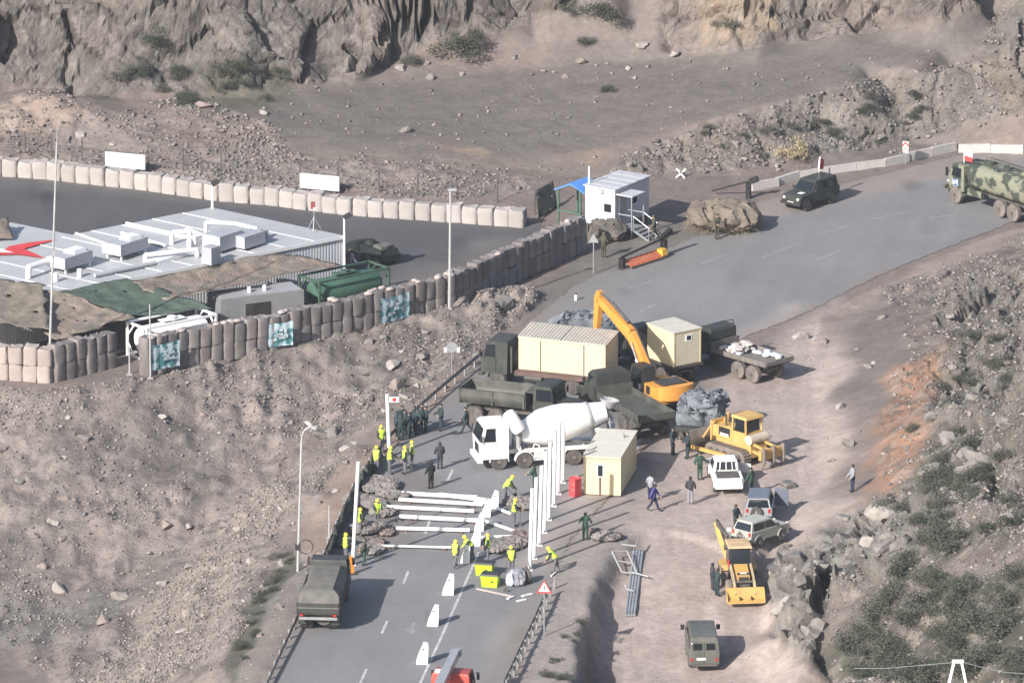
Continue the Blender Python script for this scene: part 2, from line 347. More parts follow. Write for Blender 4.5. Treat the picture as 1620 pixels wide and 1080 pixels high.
pa, pb = proj(GX, GY, Z0*0); km = sm(.5+sdist(pa, pb, [(880, 860), (1010, 850), (1010, 1250), (860, 1250)])/20); Z0 = Z0*(1-km)+Zw*km
Zs = blur(Z0, 40); Z0 = blur(Z0, 3)
px0, py0 = proj(GX, GY, Z0)
k_ = sm(.5+sdist(px0, py0, [(480, 150), (900, 110), (1250, 80), (1560, 30), (1570, 60), (1300, 130), (1050, 190), (930, 230), (640, 240), (440, 222)])/30); Z0 = Z0*(1-k_)+Zs*k_
PX, PY = proj(GX, GY, Z0)                          # where each ground point falls in the photograph: used to lay out what grows and lies where
wx = PX+fbm(GX, GY, 5, 4, 3)*26; wy = PY+fbm(GX, GY, 5, 4, 9)*12
def zone(poly, f=10, warp=1.):
    a = PX+(wx-PX)*warp; b = PY+(wy-PY)*warp
    return sm(.5+sdist(a, b, poly)/(2*f))
ROAD = [(424, 1087), (470, 988), (514, 893), (552, 812), (582, 758), (630, 700), (690, 640), (735, 598), (790, 552), (840, 508), (905, 455), (960, 428), (1060, 392), (1160, 352), (1200, 318), (1330, 292), (1500, 250), (1700, 200),
        (1700, 326), (1600, 352), (1480, 398), (1380, 440), (1280, 492), (1180, 532), (1110, 575), (1040, 650), (1005, 715), (960, 790), (905, 850), (872, 920), (850, 985), (800, 1090)]
YARD = [(-80, 268), (250, 300), (560, 330), (845, 350), (880, 365), (900, 380), (850, 392), (760, 420), (640, 462), (560, 480), (420, 480), (-80, 480)]
m_road = zone(ROAD, 3, .15); m_yard = zone(YARD, 3, .1)
m_flat = np.maximum(zone([(520, 900), (600, 740), (780, 545), (900, 440), (1000, 400), (1100, 350), (1180, 320), (1700, 190), (1700, 330), (1480, 405), (1300, 500), (1270, 600), (1270, 780), (1200, 890), (1000, 820), (900, 900), (800, 1090), (420, 1090)], 6, .3), np.maximum(m_road, m_yard))
m_flat = np.maximum(m_flat, zone([(-80, 260), (840, 345), (930, 400), (560, 515), (230, 592), (100, 606), (-80, 604)], 4, .1))
m_cliff = np.maximum(zone([(-90, 150), (30, 140), (200, 150), (330, 145), (500, 130), (560, 128), (700, 60), (860, 30), (930, -20), (930, -900), (-90, -900)], 10),
          zone([(1040, 70), (1110, 82), (1240, 62), (1400, 40), (1560, 10), (1560, -900), (1040, -900)], 8))
m_cut = np.maximum(zone([(950, 290), (1000, 240), (1140, 186), (1300, 148), (1470, 108), (1540, 92), (1700, 30), (1700, 170), (1450, 215), (1300, 245), (1100, 272)], 6), zone([(1560, 20), (1700, -30), (1700, 160), (1580, 120)], 6))
m_spur = zone([(1235, 1015), (1220, 940), (1245, 875), (1295, 838), (1400, 778), (1450, 790), (1440, 870), (1360, 925), (1325, 910), (1300, 970), (1285, 1040)], 9)
m_hill = zone([(1395, 455), (1700, 350), (1700, 1200), (1330, 1110), (1240, 1020), (1250, 880), (1390, 780), (1400, 640), (1440, 540)], 10)
m_rright = zone([(1480, 480), (1560, 430), (1700, 400), (1700, 900), (1560, 830), (1450, 800), (1490, 650)], 12)
m_slope = zone([(-90, 612), (100, 618), (250, 602), (550, 520), (700, 485), (800, 452), (850, 480), (770, 545), (690, 600), (600, 680), (500, 790), (400, 940), (340, 1090), (150, 1120), (-90, 960)], 10)
m_back = zone([(-90, 240), (-90, 170), (75, 140), (180, 180), (330, 160), (440, 200), (460, 240), (560, 250), (800, 268), (850, 310), (600, 312), (250, 282)], 8)
m_scree = zone([(420, 760), (470, 770), (430, 850), (330, 990), (260, 1110), (110, 1110), (220, 980), (330, 880)], 14)
m_edge = zone([(720, 480), (830, 455), (850, 485), (790, 520), (740, 520)], 8)
# relief
Z = Z0.copy()
rough = np.clip(m_slope+m_back*.8+m_hill*.8+m_edge+m_cut*.8, 0, 1)*(1-m_flat)
yy = GY*.42                                         # ground seen at a slant: stones are laid out a little longer in depth
f1, f2, c1, t1 = worley(GX+fbm(GX, yy, 3, 2, 31)*.7, GY*.8, 1.7, 5)
h_boul = (np.clip(.55-f1, 0, 1)*1.5*(c1 > .45)*c1 + t1*.5)
g1, g2, c2, t2 = worley(GX, GY*.8, .62, 15)
h_rub = np.clip(.5-g1, 0, 1)*.5*c2+t2*.22
patch = sm(.5+fbm(GX, GY, 9, 3, 51)*1.6)
Z += rough*(h_boul*(.1+.5*patch)+h_rub*(.15+.4*patch)+fbm(GX, GY, 2.5, 5, 61)*.22)
Z += (1-m_flat)*(fbm(GX, GY, 1.2, 4, 71)*.05+fbm(GX, GY, 6, 3, 73)*.12)
gul = 1-np.abs(fbm(GX, GY*.28+Z0*.3, 2.6, 4, 201))*2.2; Z += (m_slope*.45+m_rright*.35)*(1-m_flat)*gul*.8
Z += m_edge*(np.clip(.6-f1, 0, 1)*1.2)
SV = GY*.45+Z0*.95                                   # distance up the slope, for rock patterns
k1, k2, ck, tk = worley(GX*.8+fbm(GX, SV, 4, 3, 81)*1.6, SV*.75+fbm(GX, SV, 4, 3, 83)*1.4, 2.9, 25)
l1, l2, cl2, tl2 = worley(GX+fbm(GX, SV, 2, 2, 85)*.8, SV*.85+fbm(GX, SV, 2, 2, 86)*.6, 1.05, 35)
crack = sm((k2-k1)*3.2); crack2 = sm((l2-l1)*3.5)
ridge = 1-np.abs(fbm(GX*.9+SV*.4, SV*.7, 6, 4, 91))*2.4; grit = fbm(GX, SV, .75, 4, 93, .65)
m_rock = np.clip(m_cliff+m_cut*.42+m_spur+m_rright*.85, 0, 1)*(1-m_flat); m_rock = m_rock*np.where(m_cliff > .5, .72, 1.)
D = m_rock*((ck-.5)*1.5+tk*1.9+(cl2-.5)*.24+tl2*.4-(1-crack)*.45-(1-crack2)*.1+(ridge-.4)*.45*m_cliff+grit*(.24+.3*m_spur+.25*m_rright)+m_spur*((cl2-.5)*.5+tl2*.9))
for pl_, dep in (([(592, 68), (604, 42), (640, 24), (660, 0), (668, 0), (655, 26), (618, 44), (602, 70)], 1.7), ([(660, 66), (672, 30), (674, -5), (684, -5), (682, 30), (668, 64)], 1.5), ([(548, 70), (562, 92), (555, 118), (566, 116), (574, 90), (560, 64)], 1.2), ([(-5, 20), (25, 30), (38, 66), (10, 100), (-5, 100)], 1.4), ([(96, 20), (110, 60), (116, 58), (104, 18)], 1.2), ([(500, 45), (492, 90), (468, 132), (478, 130), (500, 95), (507, 50)], 1.1), ([(742, 0), (738, 36), (746, 34), (752, 0)], .8), ([(1185, 0), (1180, 30), (1188, 30), (1194, 0)], .8), ([(1390, 0), (1345, 40), (1356, 40), (1400, 4)], .8), ([(1300, 872), (1312, 905), (1298, 950), (1276, 998), (1266, 996), (1280, 945), (1292, 905)], 1.3), ([(1385, 815), (1392, 850), (1382, 880), (1374, 876), (1380, 848)], .9), ([(1560, 700), (1572, 760), (1564, 800), (1556, 798), (1560, 760)], .8)):
    D = D-dep*sm(.5+sdist(PX+(wx-PX)*.45, PY+(wy-PY)*.5, pl_)/6)
# slopes push the rock outwards along the surface normal
gy_, gx_ = np.gradient(Z0, YS, XS); nl = np.sqrt(gx_**2+gy_**2+1)
VX = GX-D*gx_/nl; VY = GY-D*gy_/nl; VZ = Z+D/nl
m_track = zone([(400, 232), (640, 246), (860, 262), (930, 288), (900, 292), (780, 275), (600, 262), (400, 246)], 5, .4)
flatz = -.03
VZ = VZ*(1-np.maximum(m_road, m_yard))+flatz*np.maximum(m_road, m_yard)
in_f = (m_flat > .5) & (PY > 180)
VZ = np.where(in_f & (PY < 1000), np.clip(VZ, -.05, .02), VZ); VZ = np.where(np.maximum(m_road, m_yard) > .2, -.03, VZ)

# what the ground is made of
def C(*c): return np.array(c)
soil, gravel, pale, rockc, rockp, drk = C(.205, .168, .152), C(.15, .140, .131), C(.285, .25, .228), C(.18, .163, .15), C(.235, .195, .174), C(.10, .095, .09)
veg, rust, shelf, lane, ramp = C(.078, .082, .063), C(.31, .19, .13), C(.285, .258, .24), C(.37, .315, .288), C(.150, .138, .128)
colr = np.ones(GX.shape+(3,))*soil
def paint(m, c, k=1.):
    global colr
    m = np.clip(m*k, 0, 1)[..., None]; colr = colr*(1-m)+c*m
n_a = sm(.5+fbm(GX, GY, 7, 4, 101)*1.7); n_b = sm(.5+fbm(GX, GY, 3, 4, 111)*1.9); n_c = sm(.5+fbm(GX, GY, 14, 3, 121)*1.8)
paint(n_a, gravel, .55)
paint(zone([(400, 150), (900, 100), (1250, 70), (1580, 20), (1590, 70), (1300, 140), (1050, 205), (930, 245), (640, 250), (440, 225)], 12), ramp)
paint(zone([(640, 226), (900, 236), (1010, 250), (1010, 285), (900, 262), (760, 248)], 8)*n_b, C(.24, .19, .15), .8)
paint(m_track, C(.20, .175, .15), .8)
paint(m_cliff, rockc); paint(m_cliff*n_a, rockp, .85); paint(m_cliff*n_c*(1-n_b), drk, .55)
paint(zone([(1110, -20), (1260, -20), (1250, 50), (1120, 70)], 8), C(.34, .27, .2), .8)
paint(m_back, soil); paint(m_back*n_a, pale, .55)
paint(zone([(-90, 200), (70, 145), (150, 175), (60, 215), (-90, 235)], 8), C(.33, .265, .222), .85)
paint(m_cut, C(.185, .172, .156)); paint(m_cut*n_b, C(.235, .213, .192), .6); paint(m_cut*(1-n_c), rockp, .45)
paint(zone([(1540, 100), (1700, 60), (1700, 190), (1590, 190)], 10), C(.235, .195, .16), .7)
paint(m_slope, C(.215, .187, .172)); paint(m_slope*n_a, C(.185, .168, .155), .7); paint(m_slope*n_c*n_b, pale, .5)
paint(zone([(520, 560), (760, 500), (840, 470), (700, 590), (560, 700)], 25), C(.17, .155, .142), .7)
st_ = fbm(GX, GY*.24+Z0*.3, 2.4, 4, 211); paint(m_slope*sm(st_*3.2), C(.285, .242, .222), .8); paint(m_slope*sm(-st_*3-.1), C(.17, .152, .142), .6)
paint(m_scree, C(.31, .27, .235), .75)
paint(zone([(-90, 945), (120, 955), (230, 935), (200, 985), (60, 1020), (-90, 1030)], 8, .6), C(.17, .165, .155), .9)
paint(zone([(340, 1100), (400, 950), (450, 865), (510, 880), (460, 980), (420, 1090)], 6, .5), C(.20, .185, .17), .8)
paint(zone([(470, 880), (520, 760), (610, 680), (700, 600), (760, 555), (700, 625), (610, 715), (540, 830), (500, 890)], 6, .5), C(.27, .21, .175), .7)
paint(zone([(360, 1060), (380, 980), (430, 900), (455, 870), (470, 890), (420, 960), (385, 1050), (370, 1090)], 5, .9), veg, .8)
paint(zone([(830, 470), (900, 420), (930, 400), (1060, 340), (1190, 310), (1210, 330), (1080, 385), (930, 440), (850, 495)], 6, .5), C(.165, .155, .142), .9)
paint(zone([(855, 960), (880, 880), (905, 850), (1010, 740), (1060, 800), (985, 860), (935, 980), (905, 1100), (800, 1100)], 6, .5), shelf)
paint(zone([(1000, 830), (1040, 720), (1130, 590), (1330, 480), (1350, 560), (1330, 780), (1250, 880), (1210, 1000), (1340, 1110), (940, 1110), (950, 950), (980, 880)], 26, 2.2), lane)
paint(zone([(1000, 830), (1040, 720), (1130, 590), (1290, 480), (1300, 520), (1280, 780), (1240, 880), (1210, 1000), (1340, 1110), (940, 1110), (950, 950), (980, 880)], 8, .8)*n_b*(1-n_a), C(.33, .275, .248), .5)
paint(zone([(1300, 500), (1480, 405), (1700, 330), (1700, 380), (1480, 450), (1380, 500), (1300, 560)], 6, .7), C(.29, .242, .217), .9)
paint(m_hill, C(.16, .142, .127)); paint(m_hill*n_a, C(.19, .153, .134), .7)
paint(zone([(1330, 510), (1430, 450), (1500, 480), (1440, 560), (1400, 640), (1340, 620)], 26, 2), C(.15, .137, .126), .7)
paint(m_rright, C(.2, .182, .158)); paint(m_rright*n_b, C(.245, .21, .182), .6); paint(m_rright*sm(fbm(GX, GY*.3+Z0*.3, 1.6, 4, 221)*3.5), C(.3, .275, .25), .6); paint(m_rright*sm(-fbm(GX, GY*.3+Z0*.3, 1.7, 4, 231)*3.5), C(.12, .112, .098), .6); paint(m_rright*n_a*(1-n_b), veg, .4)
paint(zone([(1420, 580), (1500, 540), (1480, 640), (1440, 740), (1370, 800), (1345, 800), (1385, 700)], 14, 1.4)*sm(.85+fbm(GX, GY*.3, 2, 4, 271)*1.5), rust, .95)
paint(zone([(1330, 1000), (1440, 880), (1560, 830), (1700, 900), (1700, 1150), (1400, 1120), (1280, 1050)], 14)*sm(.65+fbm(GX, GY, 5, 4, 131)*1.5), veg, .8)
paint(zone([(1400, 790), (1480, 680), (1540, 720), (1600, 860), (1420, 900)], 14)*n_a, veg, .7)
paint(m_spur, C(.27, .262, .24)); paint(m_spur*n_b, C(.34, .33, .30), .5)
fleck = sm((fbm(GX, SV, .55, 3, 151)-.12)*5); paint(m_rock*fleck, C(.33, .31, .285), .55); paint(m_rock*sm((-fbm(GX, SV, .6, 3, 161)-.15)*5), drk, .5)
paint((m_slope*.8+m_hill*.8+m_back*.7)*sm((fbm(GX, GY*.7, .8, 3, 171)-.18)*5), C(.30, .268, .245), .5); paint((m_slope+m_hill+m_back)*sm((-fbm(GX, GY*.7, .9, 3, 181)-.2)*5), drk, .55)
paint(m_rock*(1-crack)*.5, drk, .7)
paint(rough*(c1 > .55)*sm((.5-f1)*6), rockc*1.12, .45)
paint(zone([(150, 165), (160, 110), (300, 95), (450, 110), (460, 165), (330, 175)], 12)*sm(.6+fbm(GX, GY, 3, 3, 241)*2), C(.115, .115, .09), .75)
mln = zone([(1000, 850), (1090, 790), (1260, 790), (1240, 880), (1210, 1000), (1340, 1110), (940, 1110), (985, 960)], 10)+zone([(1120, 640), (1260, 520), (1290, 700), (1270, 800), (1120, 800)], 14)
paint(mln*sm(fbm(GX*1.0+GY*.06, GY*.10, .8, 3, 251)*3), C(.43, .365, .333), .5); paint(mln*sm(-fbm(GX*1.0+GY*.06, GY*.10, .9, 3, 261)*3-.1), C(.28, .235, .213), .5)
jit = (.9+.2*c1)*(.93+.14*c2)
colr = colr*np.where(rough > .2, jit, 1)[..., None]*(1+fbm(GX, GY, 1.1, 4, 141)*.14)[..., None]
colr = np.clip(colr*np.array([.915, .89, .875]), .02, .8)

reg = np.zeros(GX.shape, int)                       # 0 ground 1 rock_cliff 2 rubble_slope 3 rocky_hillside 4 dirt_lane 5 dirt_ramp 6 road_cutting
reg[zone([(400, 150), (900, 100), (1250, 70), (1580, 20), (1590, 70), (1300, 140), (1050, 205), (930, 245), (640, 250), (440, 225)], 12) > .5] = 5
reg[m_cut > .5] = 6
reg[m_cliff > .5] = 1; reg[m_slope > .5] = 2
reg[m_hill > .5] = 3
reg[zone([(1000, 850), (1090, 800), (1250, 800), (1240, 880), (1210, 1000), (1340, 1110), (930, 1110), (950, 950), (980, 880)], 8, .5) > .5] = 4
VV = np.stack([VX, VY, VZ], -1).reshape(-1, 3)
gm = attr_mat('earth_and_rock', bump=.06, bscale=2.2, var=.17, fine=2.4, rocky=.38)
jj, ii = np.meshgrid(np.arange(NY-1), np.arange(NX-1), indexing='ij')
q0 = (jj*NX+ii).ravel(); quads = np.stack([q0, q0+1, q0+NX+1, q0+NX], 1); qr = reg[:-1, :-1].ravel()
for k, nm in enumerate(('ground', 'rock_cliff', 'rubble_slope', 'rocky_hillside', 'dirt_lane', 'dirt_ramp', 'road_cutting')):
    q = quads[qr == k]
    if not len(q): continue
    u, inv = np.unique(q, return_inverse=True)
    me = bpy.data.meshes.new(nm); me.vertices.add(len(u)); me.vertices.foreach_set('co', VV[u].ravel())
    me.loops.add(q.size); me.loops.foreach_set('vertex_index', inv.astype(np.int32).ravel())
    me.polygons.add(len(q)); me.polygons.foreach_set('loop_start', np.arange(0, q.size, 4, dtype=np.int32))
    me.update(calc_edges=True)
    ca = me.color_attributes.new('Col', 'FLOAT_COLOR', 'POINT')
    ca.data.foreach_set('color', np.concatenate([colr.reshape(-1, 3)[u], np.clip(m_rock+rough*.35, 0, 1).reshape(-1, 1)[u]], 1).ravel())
    me.polygons.foreach_set('use_smooth', np.full(len(q), k not in (1, 3, 6)))
    me.materials.append(gm)
    o = bpy.data.objects.new(nm, me); COL.objects.link(o); o['kind'] = 'structure'
def HZ(x, y):
    """final ground height"""
    i = np.clip(np.searchsorted(XS, x)-1, 0, NX-2); j = np.clip(np.searchsorted(YS, y)-1, 0, NY-2)
    u = (x-XS[i])/(XS[i+1]-XS[i]); v = (y-YS[j])/(YS[j+1]-YS[j])
    return (VZ[j, i]*(1-u)+VZ[j, i+1]*u)*(1-v)+(VZ[j+1, i]*(1-u)+VZ[j+1, i+1]*u)*v
def G(px, py, dz=0.):
    """the ground point seen at a photo pixel"""
    d = ray(px, py); t0 = (20-CAM.z)/d.z; t1 = (-12-CAM.z)/d.z
    ts = np.linspace(t0, t1, 900); xs = CAM.x+d.x*ts; ys = CAM.y+d.y*ts; zs = CAM.z+d.z*ts
    h = HZ(xs, ys); k = np.argmax(zs <= h)
    z = max(h[k], -.0) if (abs(h[k]) < .09) else h[k]
    p = P(px, py, z); return Vector((p.x, p.y, z+dz))
def GH(x, y):
    z = float(HZ(np.array([x]), np.array([y]))[0]); return 0. if abs(z) < .09 else z

# ------------------------------------------------------------ thin air haze round the camera and everything else
hm = bpy.data.materials.new('haze'); hm.use_nodes = True; t_ = hm.node_tree; t_.nodes.clear()
pv = t_.nodes.new('ShaderNodeVolumePrincipled'); pv.inputs['Density'].default_value = HAZE; pv.inputs['Color'].default_value = (.80, .86, .95, 1); pv.inputs['Anisotropy'].default_value = .2
t_.links.new(pv.outputs[0], t_.nodes.new('ShaderNodeOutputMaterial').inputs['Volume'])
zl, zh = float(VV[:, 2].min())-1.5, max(float(VV[:, 2].max()), CAM.z)+4
o = part('haze', None, hm, MB().box(-2700, 2700, -2700, 2700, zl, zh), kind='stuff')

# ------------------------------------------------------------ asphalt sheets and road paint
def sheet(name, poly, z, base, tints, jitter=.12, step=.5):
    W_ = [P(a, b, z).xy for a, b in poly]; out = []
    for a, b in zip(W_, W_[1:]+W_[:1]):
        n = max(1, int((b-a).length/.45))
        for i in range(n):
            q = a.lerp(b, i/n); out.append(Vector((q.x+random.uniform(-jitter, jitter), q.y+random.uniform(-jitter, jitter)*1.5)))
    nb = len(out); xs = [q.x for q in out]; ys = [q.y for q in out]
    X, Y = np.meshgrid(np.arange(min(xs), max(xs), step), np.arange(min(ys), max(ys), step*1.4)); X = X.ravel(); Y = Y.ravel()
    ins = sdist(X, Y, [tuple(q) for q in out]) > .35
    pts = out+[Vector((a, b)) for a, b in zip(X[ins], Y[ins])]
    r = geometry.delaunay_2d_cdt(pts, [(i, (i+1) % nb) for i in range(nb)], [], 1, 1e-5)
    co = np.array([tuple(q) for q in r[0]])
    me = bpy.data.meshes.new(name); me.from_pydata([(a, b, z) for a, b in co], [], [tuple(t) for t in r[2]])
    if me.polygons[0].normal.z < 0: me.flip_normals()
    px, py = proj(co[:, 0], co[:, 1], np.full(len(co), z))
    c = np.ones((len(co), 3))*np.array(base)
    nz = fbm(co[:, 0], co[:, 1], 4, 4, 7); n2 = fbm(co[:, 0]*.6, co[:, 1]*.25, 2, 3, 77)
    for pl, f, cc, k in tints:
        m = (sm(.5+sdist(px+nz*22, py+nz*10, pl)/(2*f))*k)[:, None]; c = c*(1-m)+np.array(cc)*m
    c *= (1+nz*.10+n2*.06)[:, None]
    rr_ = np.random.default_rng(len(name))
    for _ in range(26):                                  # oil and damp patches, old repairs
        k_ = rr_.integers(0, len(co)); e_ = np.hypot((co[:, 0]-co[k_, 0])/rr_.uniform(.4, 1.1), (co[:, 1]-co[k_, 1])/rr_.uniform(.8, 3.0)); c *= (1-sm(1.3-e_)*rr_.uniform(.06, .2))[:, None]
    trk = fbm(co[:, 0]*1.0-co[:, 1]*.17, co[:, 1]*.07, .9, 3, 87); c *= (1+trk*.09)[:, None]
    d = np.abs(sdist(co[:, 0], co[:, 1], [tuple(q) for q in out]))
    m = (sm(1-d/1.6)*.75*sm(.6+nz))[:, None]; c = c*(1-m)+np.array((.2, .172, .152))*m
    ca = me.color_attributes.new('Col', 'FLOAT_COLOR', 'POINT'); ca.data.foreach_set('color', np.concatenate([c, np.ones((len(c), 1))], 1).ravel())
    o = bpy.data.objects.new(name, me); COL.objects.link(o); o['kind'] = 'structure'
    me.materials.append(ASPH); return o
ASPH = attr_mat('asphalt', rough=.85, bump=.008, bscale=9, var=.07, fine=2.2)
sheet('road', ROAD, 0., (.192, .190, .193), [
    ([(1180, 330), (1330, 285), (1500, 240), (1720, 185), (1720, 235), (1500, 283), (1340, 322), (1220, 350)], 8, (.25, .212, .192), .85),
    ([(800, 900), (900, 780), (1000, 640), (1100, 560), (1260, 480), (1300, 500), (1150, 640), (1000, 760), (900, 900)], 14, (.34, .292, .265), .75),
    ([(840, 500), (960, 425), (1180, 345), (1210, 360), (1000, 450), (880, 520)], 8, (.2, .188, .176), .6),
    ([(745, 1090), (800, 960), (860, 900), (900, 880), (840, 1090)], 14, (.225, .208, .193), .8),
    ([(600, 780), (640, 730), (700, 760), (660, 870), (570, 880)], 14, (.165, .15, .138), .85)])
sheet('yard', YARD, 0.004, (.088, .087, .092), [([(-80, 268), (840, 345), (840, 362), (-80, 290)], 6, (.12, .115, .112), .7), ([(760, 380), (900, 370), (900, 400), (650, 470), (600, 450)], 10, (.13, .122, .115), .7)], jitter=.05)
PAINT = mat('road_paint', (.42, .41, .40), .8, var=.3, scale=3)
PAINTF = mat('worn_road_paint', (.26, .25, .24), .8, var=.3, scale=3)
def stripe(pts, wd, m=PAINT, z=.008):
    mb = MB()
    for a, b in zip(pts[:-1], pts[1:]):
        A = P(a[0], a[1], z); B = P(b[0], b[1], z); d = (B-A).normalized(); n = Vector((-d.y, d.x, 0))*wd/2
        mb.add([A-n, B-n, B+n, A+n], [(0, 1, 2, 3)])
    o = part('road_marking', None, m, mb, kind='structure'); return o
stripe([(662, 1086), (700, 1003), (745, 902), (757, 873)], .17); stripe([(762, 862), (778, 822)], .15, PAINTF)
for a, b in (((646, 903), (638, 923)), ((613, 981), (604, 1001)), ((580, 1057), (569, 1082)), ((680, 822), (673, 843)), ((716, 743), (708, 760))):
    stripe([a, b], .16)
stripe([(573, 990), (563, 997)], .14, PAINTF)
stripe([(655, 984), (651, 997)], .15, PAINTF)
mb = MB(); a = [P(x, y, .008) for x, y in ((641, 994), (661, 996), (650, 1003))]; mb.add(a, [(0, 1, 2)]); part('road_marking', None, PAINTF, mb, kind='structure')
for a, b in (((992, 456), (1034, 444)), ((1014, 492), (1036, 482)), ((1110, 417), (1150, 402)), ((1205, 408), (1262, 385)), ((1290, 372), (1342, 357)), ((1470, 345), (1515, 338)), ((1290, 412), (1330, 396)), ((1380, 346), (1440, 333))):
    stripe([a, b], .14, PAINTF)
# ------------------------------------------------------------ shared materials
OLIVE = mat('olive_paint', (.024, .029, .026), .55, var=.2, dust=.13)
OLIVE2 = mat('grey_green_paint', (.05, .056, .048), .6, var=.2, dust=.22)
DGREEN = mat('dark_green_paint', (.03, .04, .032), .5, var=.2, dust=.25)
CAMO = mat('camouflage_paint', (.028, .042, .03), .65, var=.15, col2=(.17, .175, .125), c2scale=1.5, dust=.15)
RUBBER = mat('rubber', (.035, .034, .034), .9, dust=.45)
DUSTRUB = mat('dusty_rubber', (.06, .056, .052), .95, dust=.95)
STEEL = mat('dark_steel', (.05, .048, .046), .6, var=.3, dust=.35)
IRON = mat('worn_steel', (.2, .17, .15), .6, metal=.2, var=.35, dust=.6)
GALV = mat('galvanised_steel', (.33, .34, .35), .45, metal=.4, var=.15)
GLASS = mat('dark_glass', (.014, .018, .022), .08, var=.05, spec=.6)
WHITE = mat('white_paint', (.78, .78, .77), .45, var=.05)
WHITED = mat('dusty_white_paint', (.72, .71, .69), .5, var=.08, dust=.14)
CREAM = mat('cream_panel', (.60, .52, .33), .55, var=.05, dust=.06)
CREAMD = mat('cream_door', (.50, .45, .33), .55, var=.05)
ROOFW = mat('pale_roof', (.47, .445, .40), .55, var=.1)
YEL = mat('yellow_paint', (.56, .34, .09), .5, var=.12, dust=.3)
ORNG = mat('orange_paint', (.64, .275, .04), .45, var=.1, dust=.14)
BLACK = mat('black_paint', (.018, .018, .02), .5, var=.2, dust=.12)
RED = mat('red_paint', (.55, .045, .04), .5, var=.12)
BROWN = mat('brown_paint', (.1, .055, .045), .7, var=.2, dust=.2)
TARP = mat('grey_tarpaulin', (.12, .132, .145), .75, var=.25, bump=.03, bscale=4)
CANVAS = mat('canvas_cover', (.085, .088, .080), .85, var=.15, dust=.35, bump=.02, bscale=5)
SILV = mat('silver_paint', (.45, .46, .47), .35, metal=.5, var=.08, dust=.15)
NIVA = mat('beige_paint', (.36, .365, .32), .45, var=.06, dust=.15)
LAMP = mat('lamp_glass', (.7, .7, .66), .15, var=.05)
REDL = mat('red_lamp', (.4, .03, .03), .25, var=.05)
PLATE = mat('number_plate', (.75, .75, .73), .5, var=.05)
GREYP = mat('grey_panel', (.3, .3, .31), .55, var=.1, dust=.15)

# ------------------------------------------------------------ vehicle helpers (x forward, y left, z up)
def vehicle(name, label, cat, rear, front, length=None, group=None):
    a = G(*rear); b = G(*front); c = (a+b)/2
    return thing(name, label, cat, (c.x, c.y, GH(c.x, c.y)), math.atan2(b.y-a.y, b.x-a.x), group)
WH = {}
def wheel(root, x, y, r, wd, m=RUBBER, rim=STEEL, name='wheel'):
    k = (r, wd, m.name, rim.name)
    if k not in WH:
        t = MB().lathe([(-wd/2, r*.55), (-wd/2, r*.9), (-wd*.36, r), (wd*.36, r), (wd/2, r*.9), (wd/2, r*.55)], (0, 0, 0), (0, 1, 0), 18).mesh('wheel', m, 40)
        h = MB().lathe([(-wd*.5-.006, r*.12), (-wd*.5-.006, r*.2), (-wd*.38, r*.28), (-wd*.36, r*.5), (-wd*.52, r*.56), (wd*.52, r*.56), (wd*.36, r*.5), (wd*.38, r*.28), (wd*.5+.006, r*.2), (wd*.5+.006, r*.12)], (0, 0, 0), (0, 1, 0), 14).mesh('rim', rim, 40)
        WH[k] = (t, h)
    t, h = WH[k]
    o = part(name, root, None, t); o.location = (x, y, r)
    part('rim', o, None, h); return o
def axles(root, xs, half, r, wd, dual=(), m=RUBBER, rim=STEEL):
    for i, x in enumerate(xs):
        for s in (-1, 1):
            w2 = wd*1.9 if i in dual else wd
            wheel(root, x, s*(half-(w2-wd)/2), r, w2, m, rim)
    part('axle', root, STEEL, _ax(xs, half, r))
def _ax(xs, half, r):
    mb = MB()
    for x in xs: mb.cyl((x, -half, r), (x, half, r), .1, n=8)
    return mb
def chassis(root, x0, x1, z, m=STEEL, half=.42):
    mb = MB()
    for s in (-1, 1): mb.box(x0, x1, s*half-.05, s*half+.05, z-.14, z+.12)
    n = 5
    for i in range(n):
        x = x0+.2+(x1-x0-.4)*i/(n-1); mb.box(x-.05, x+.05, -half+.052, half-.052, z-.08, z+.08)
    part('chassis', root, m, mb)
def windows(root, xw, w_, z0, z1, slope, xa, xb, wt=None):
    """windscreen leaning back and one window per side"""
    pass
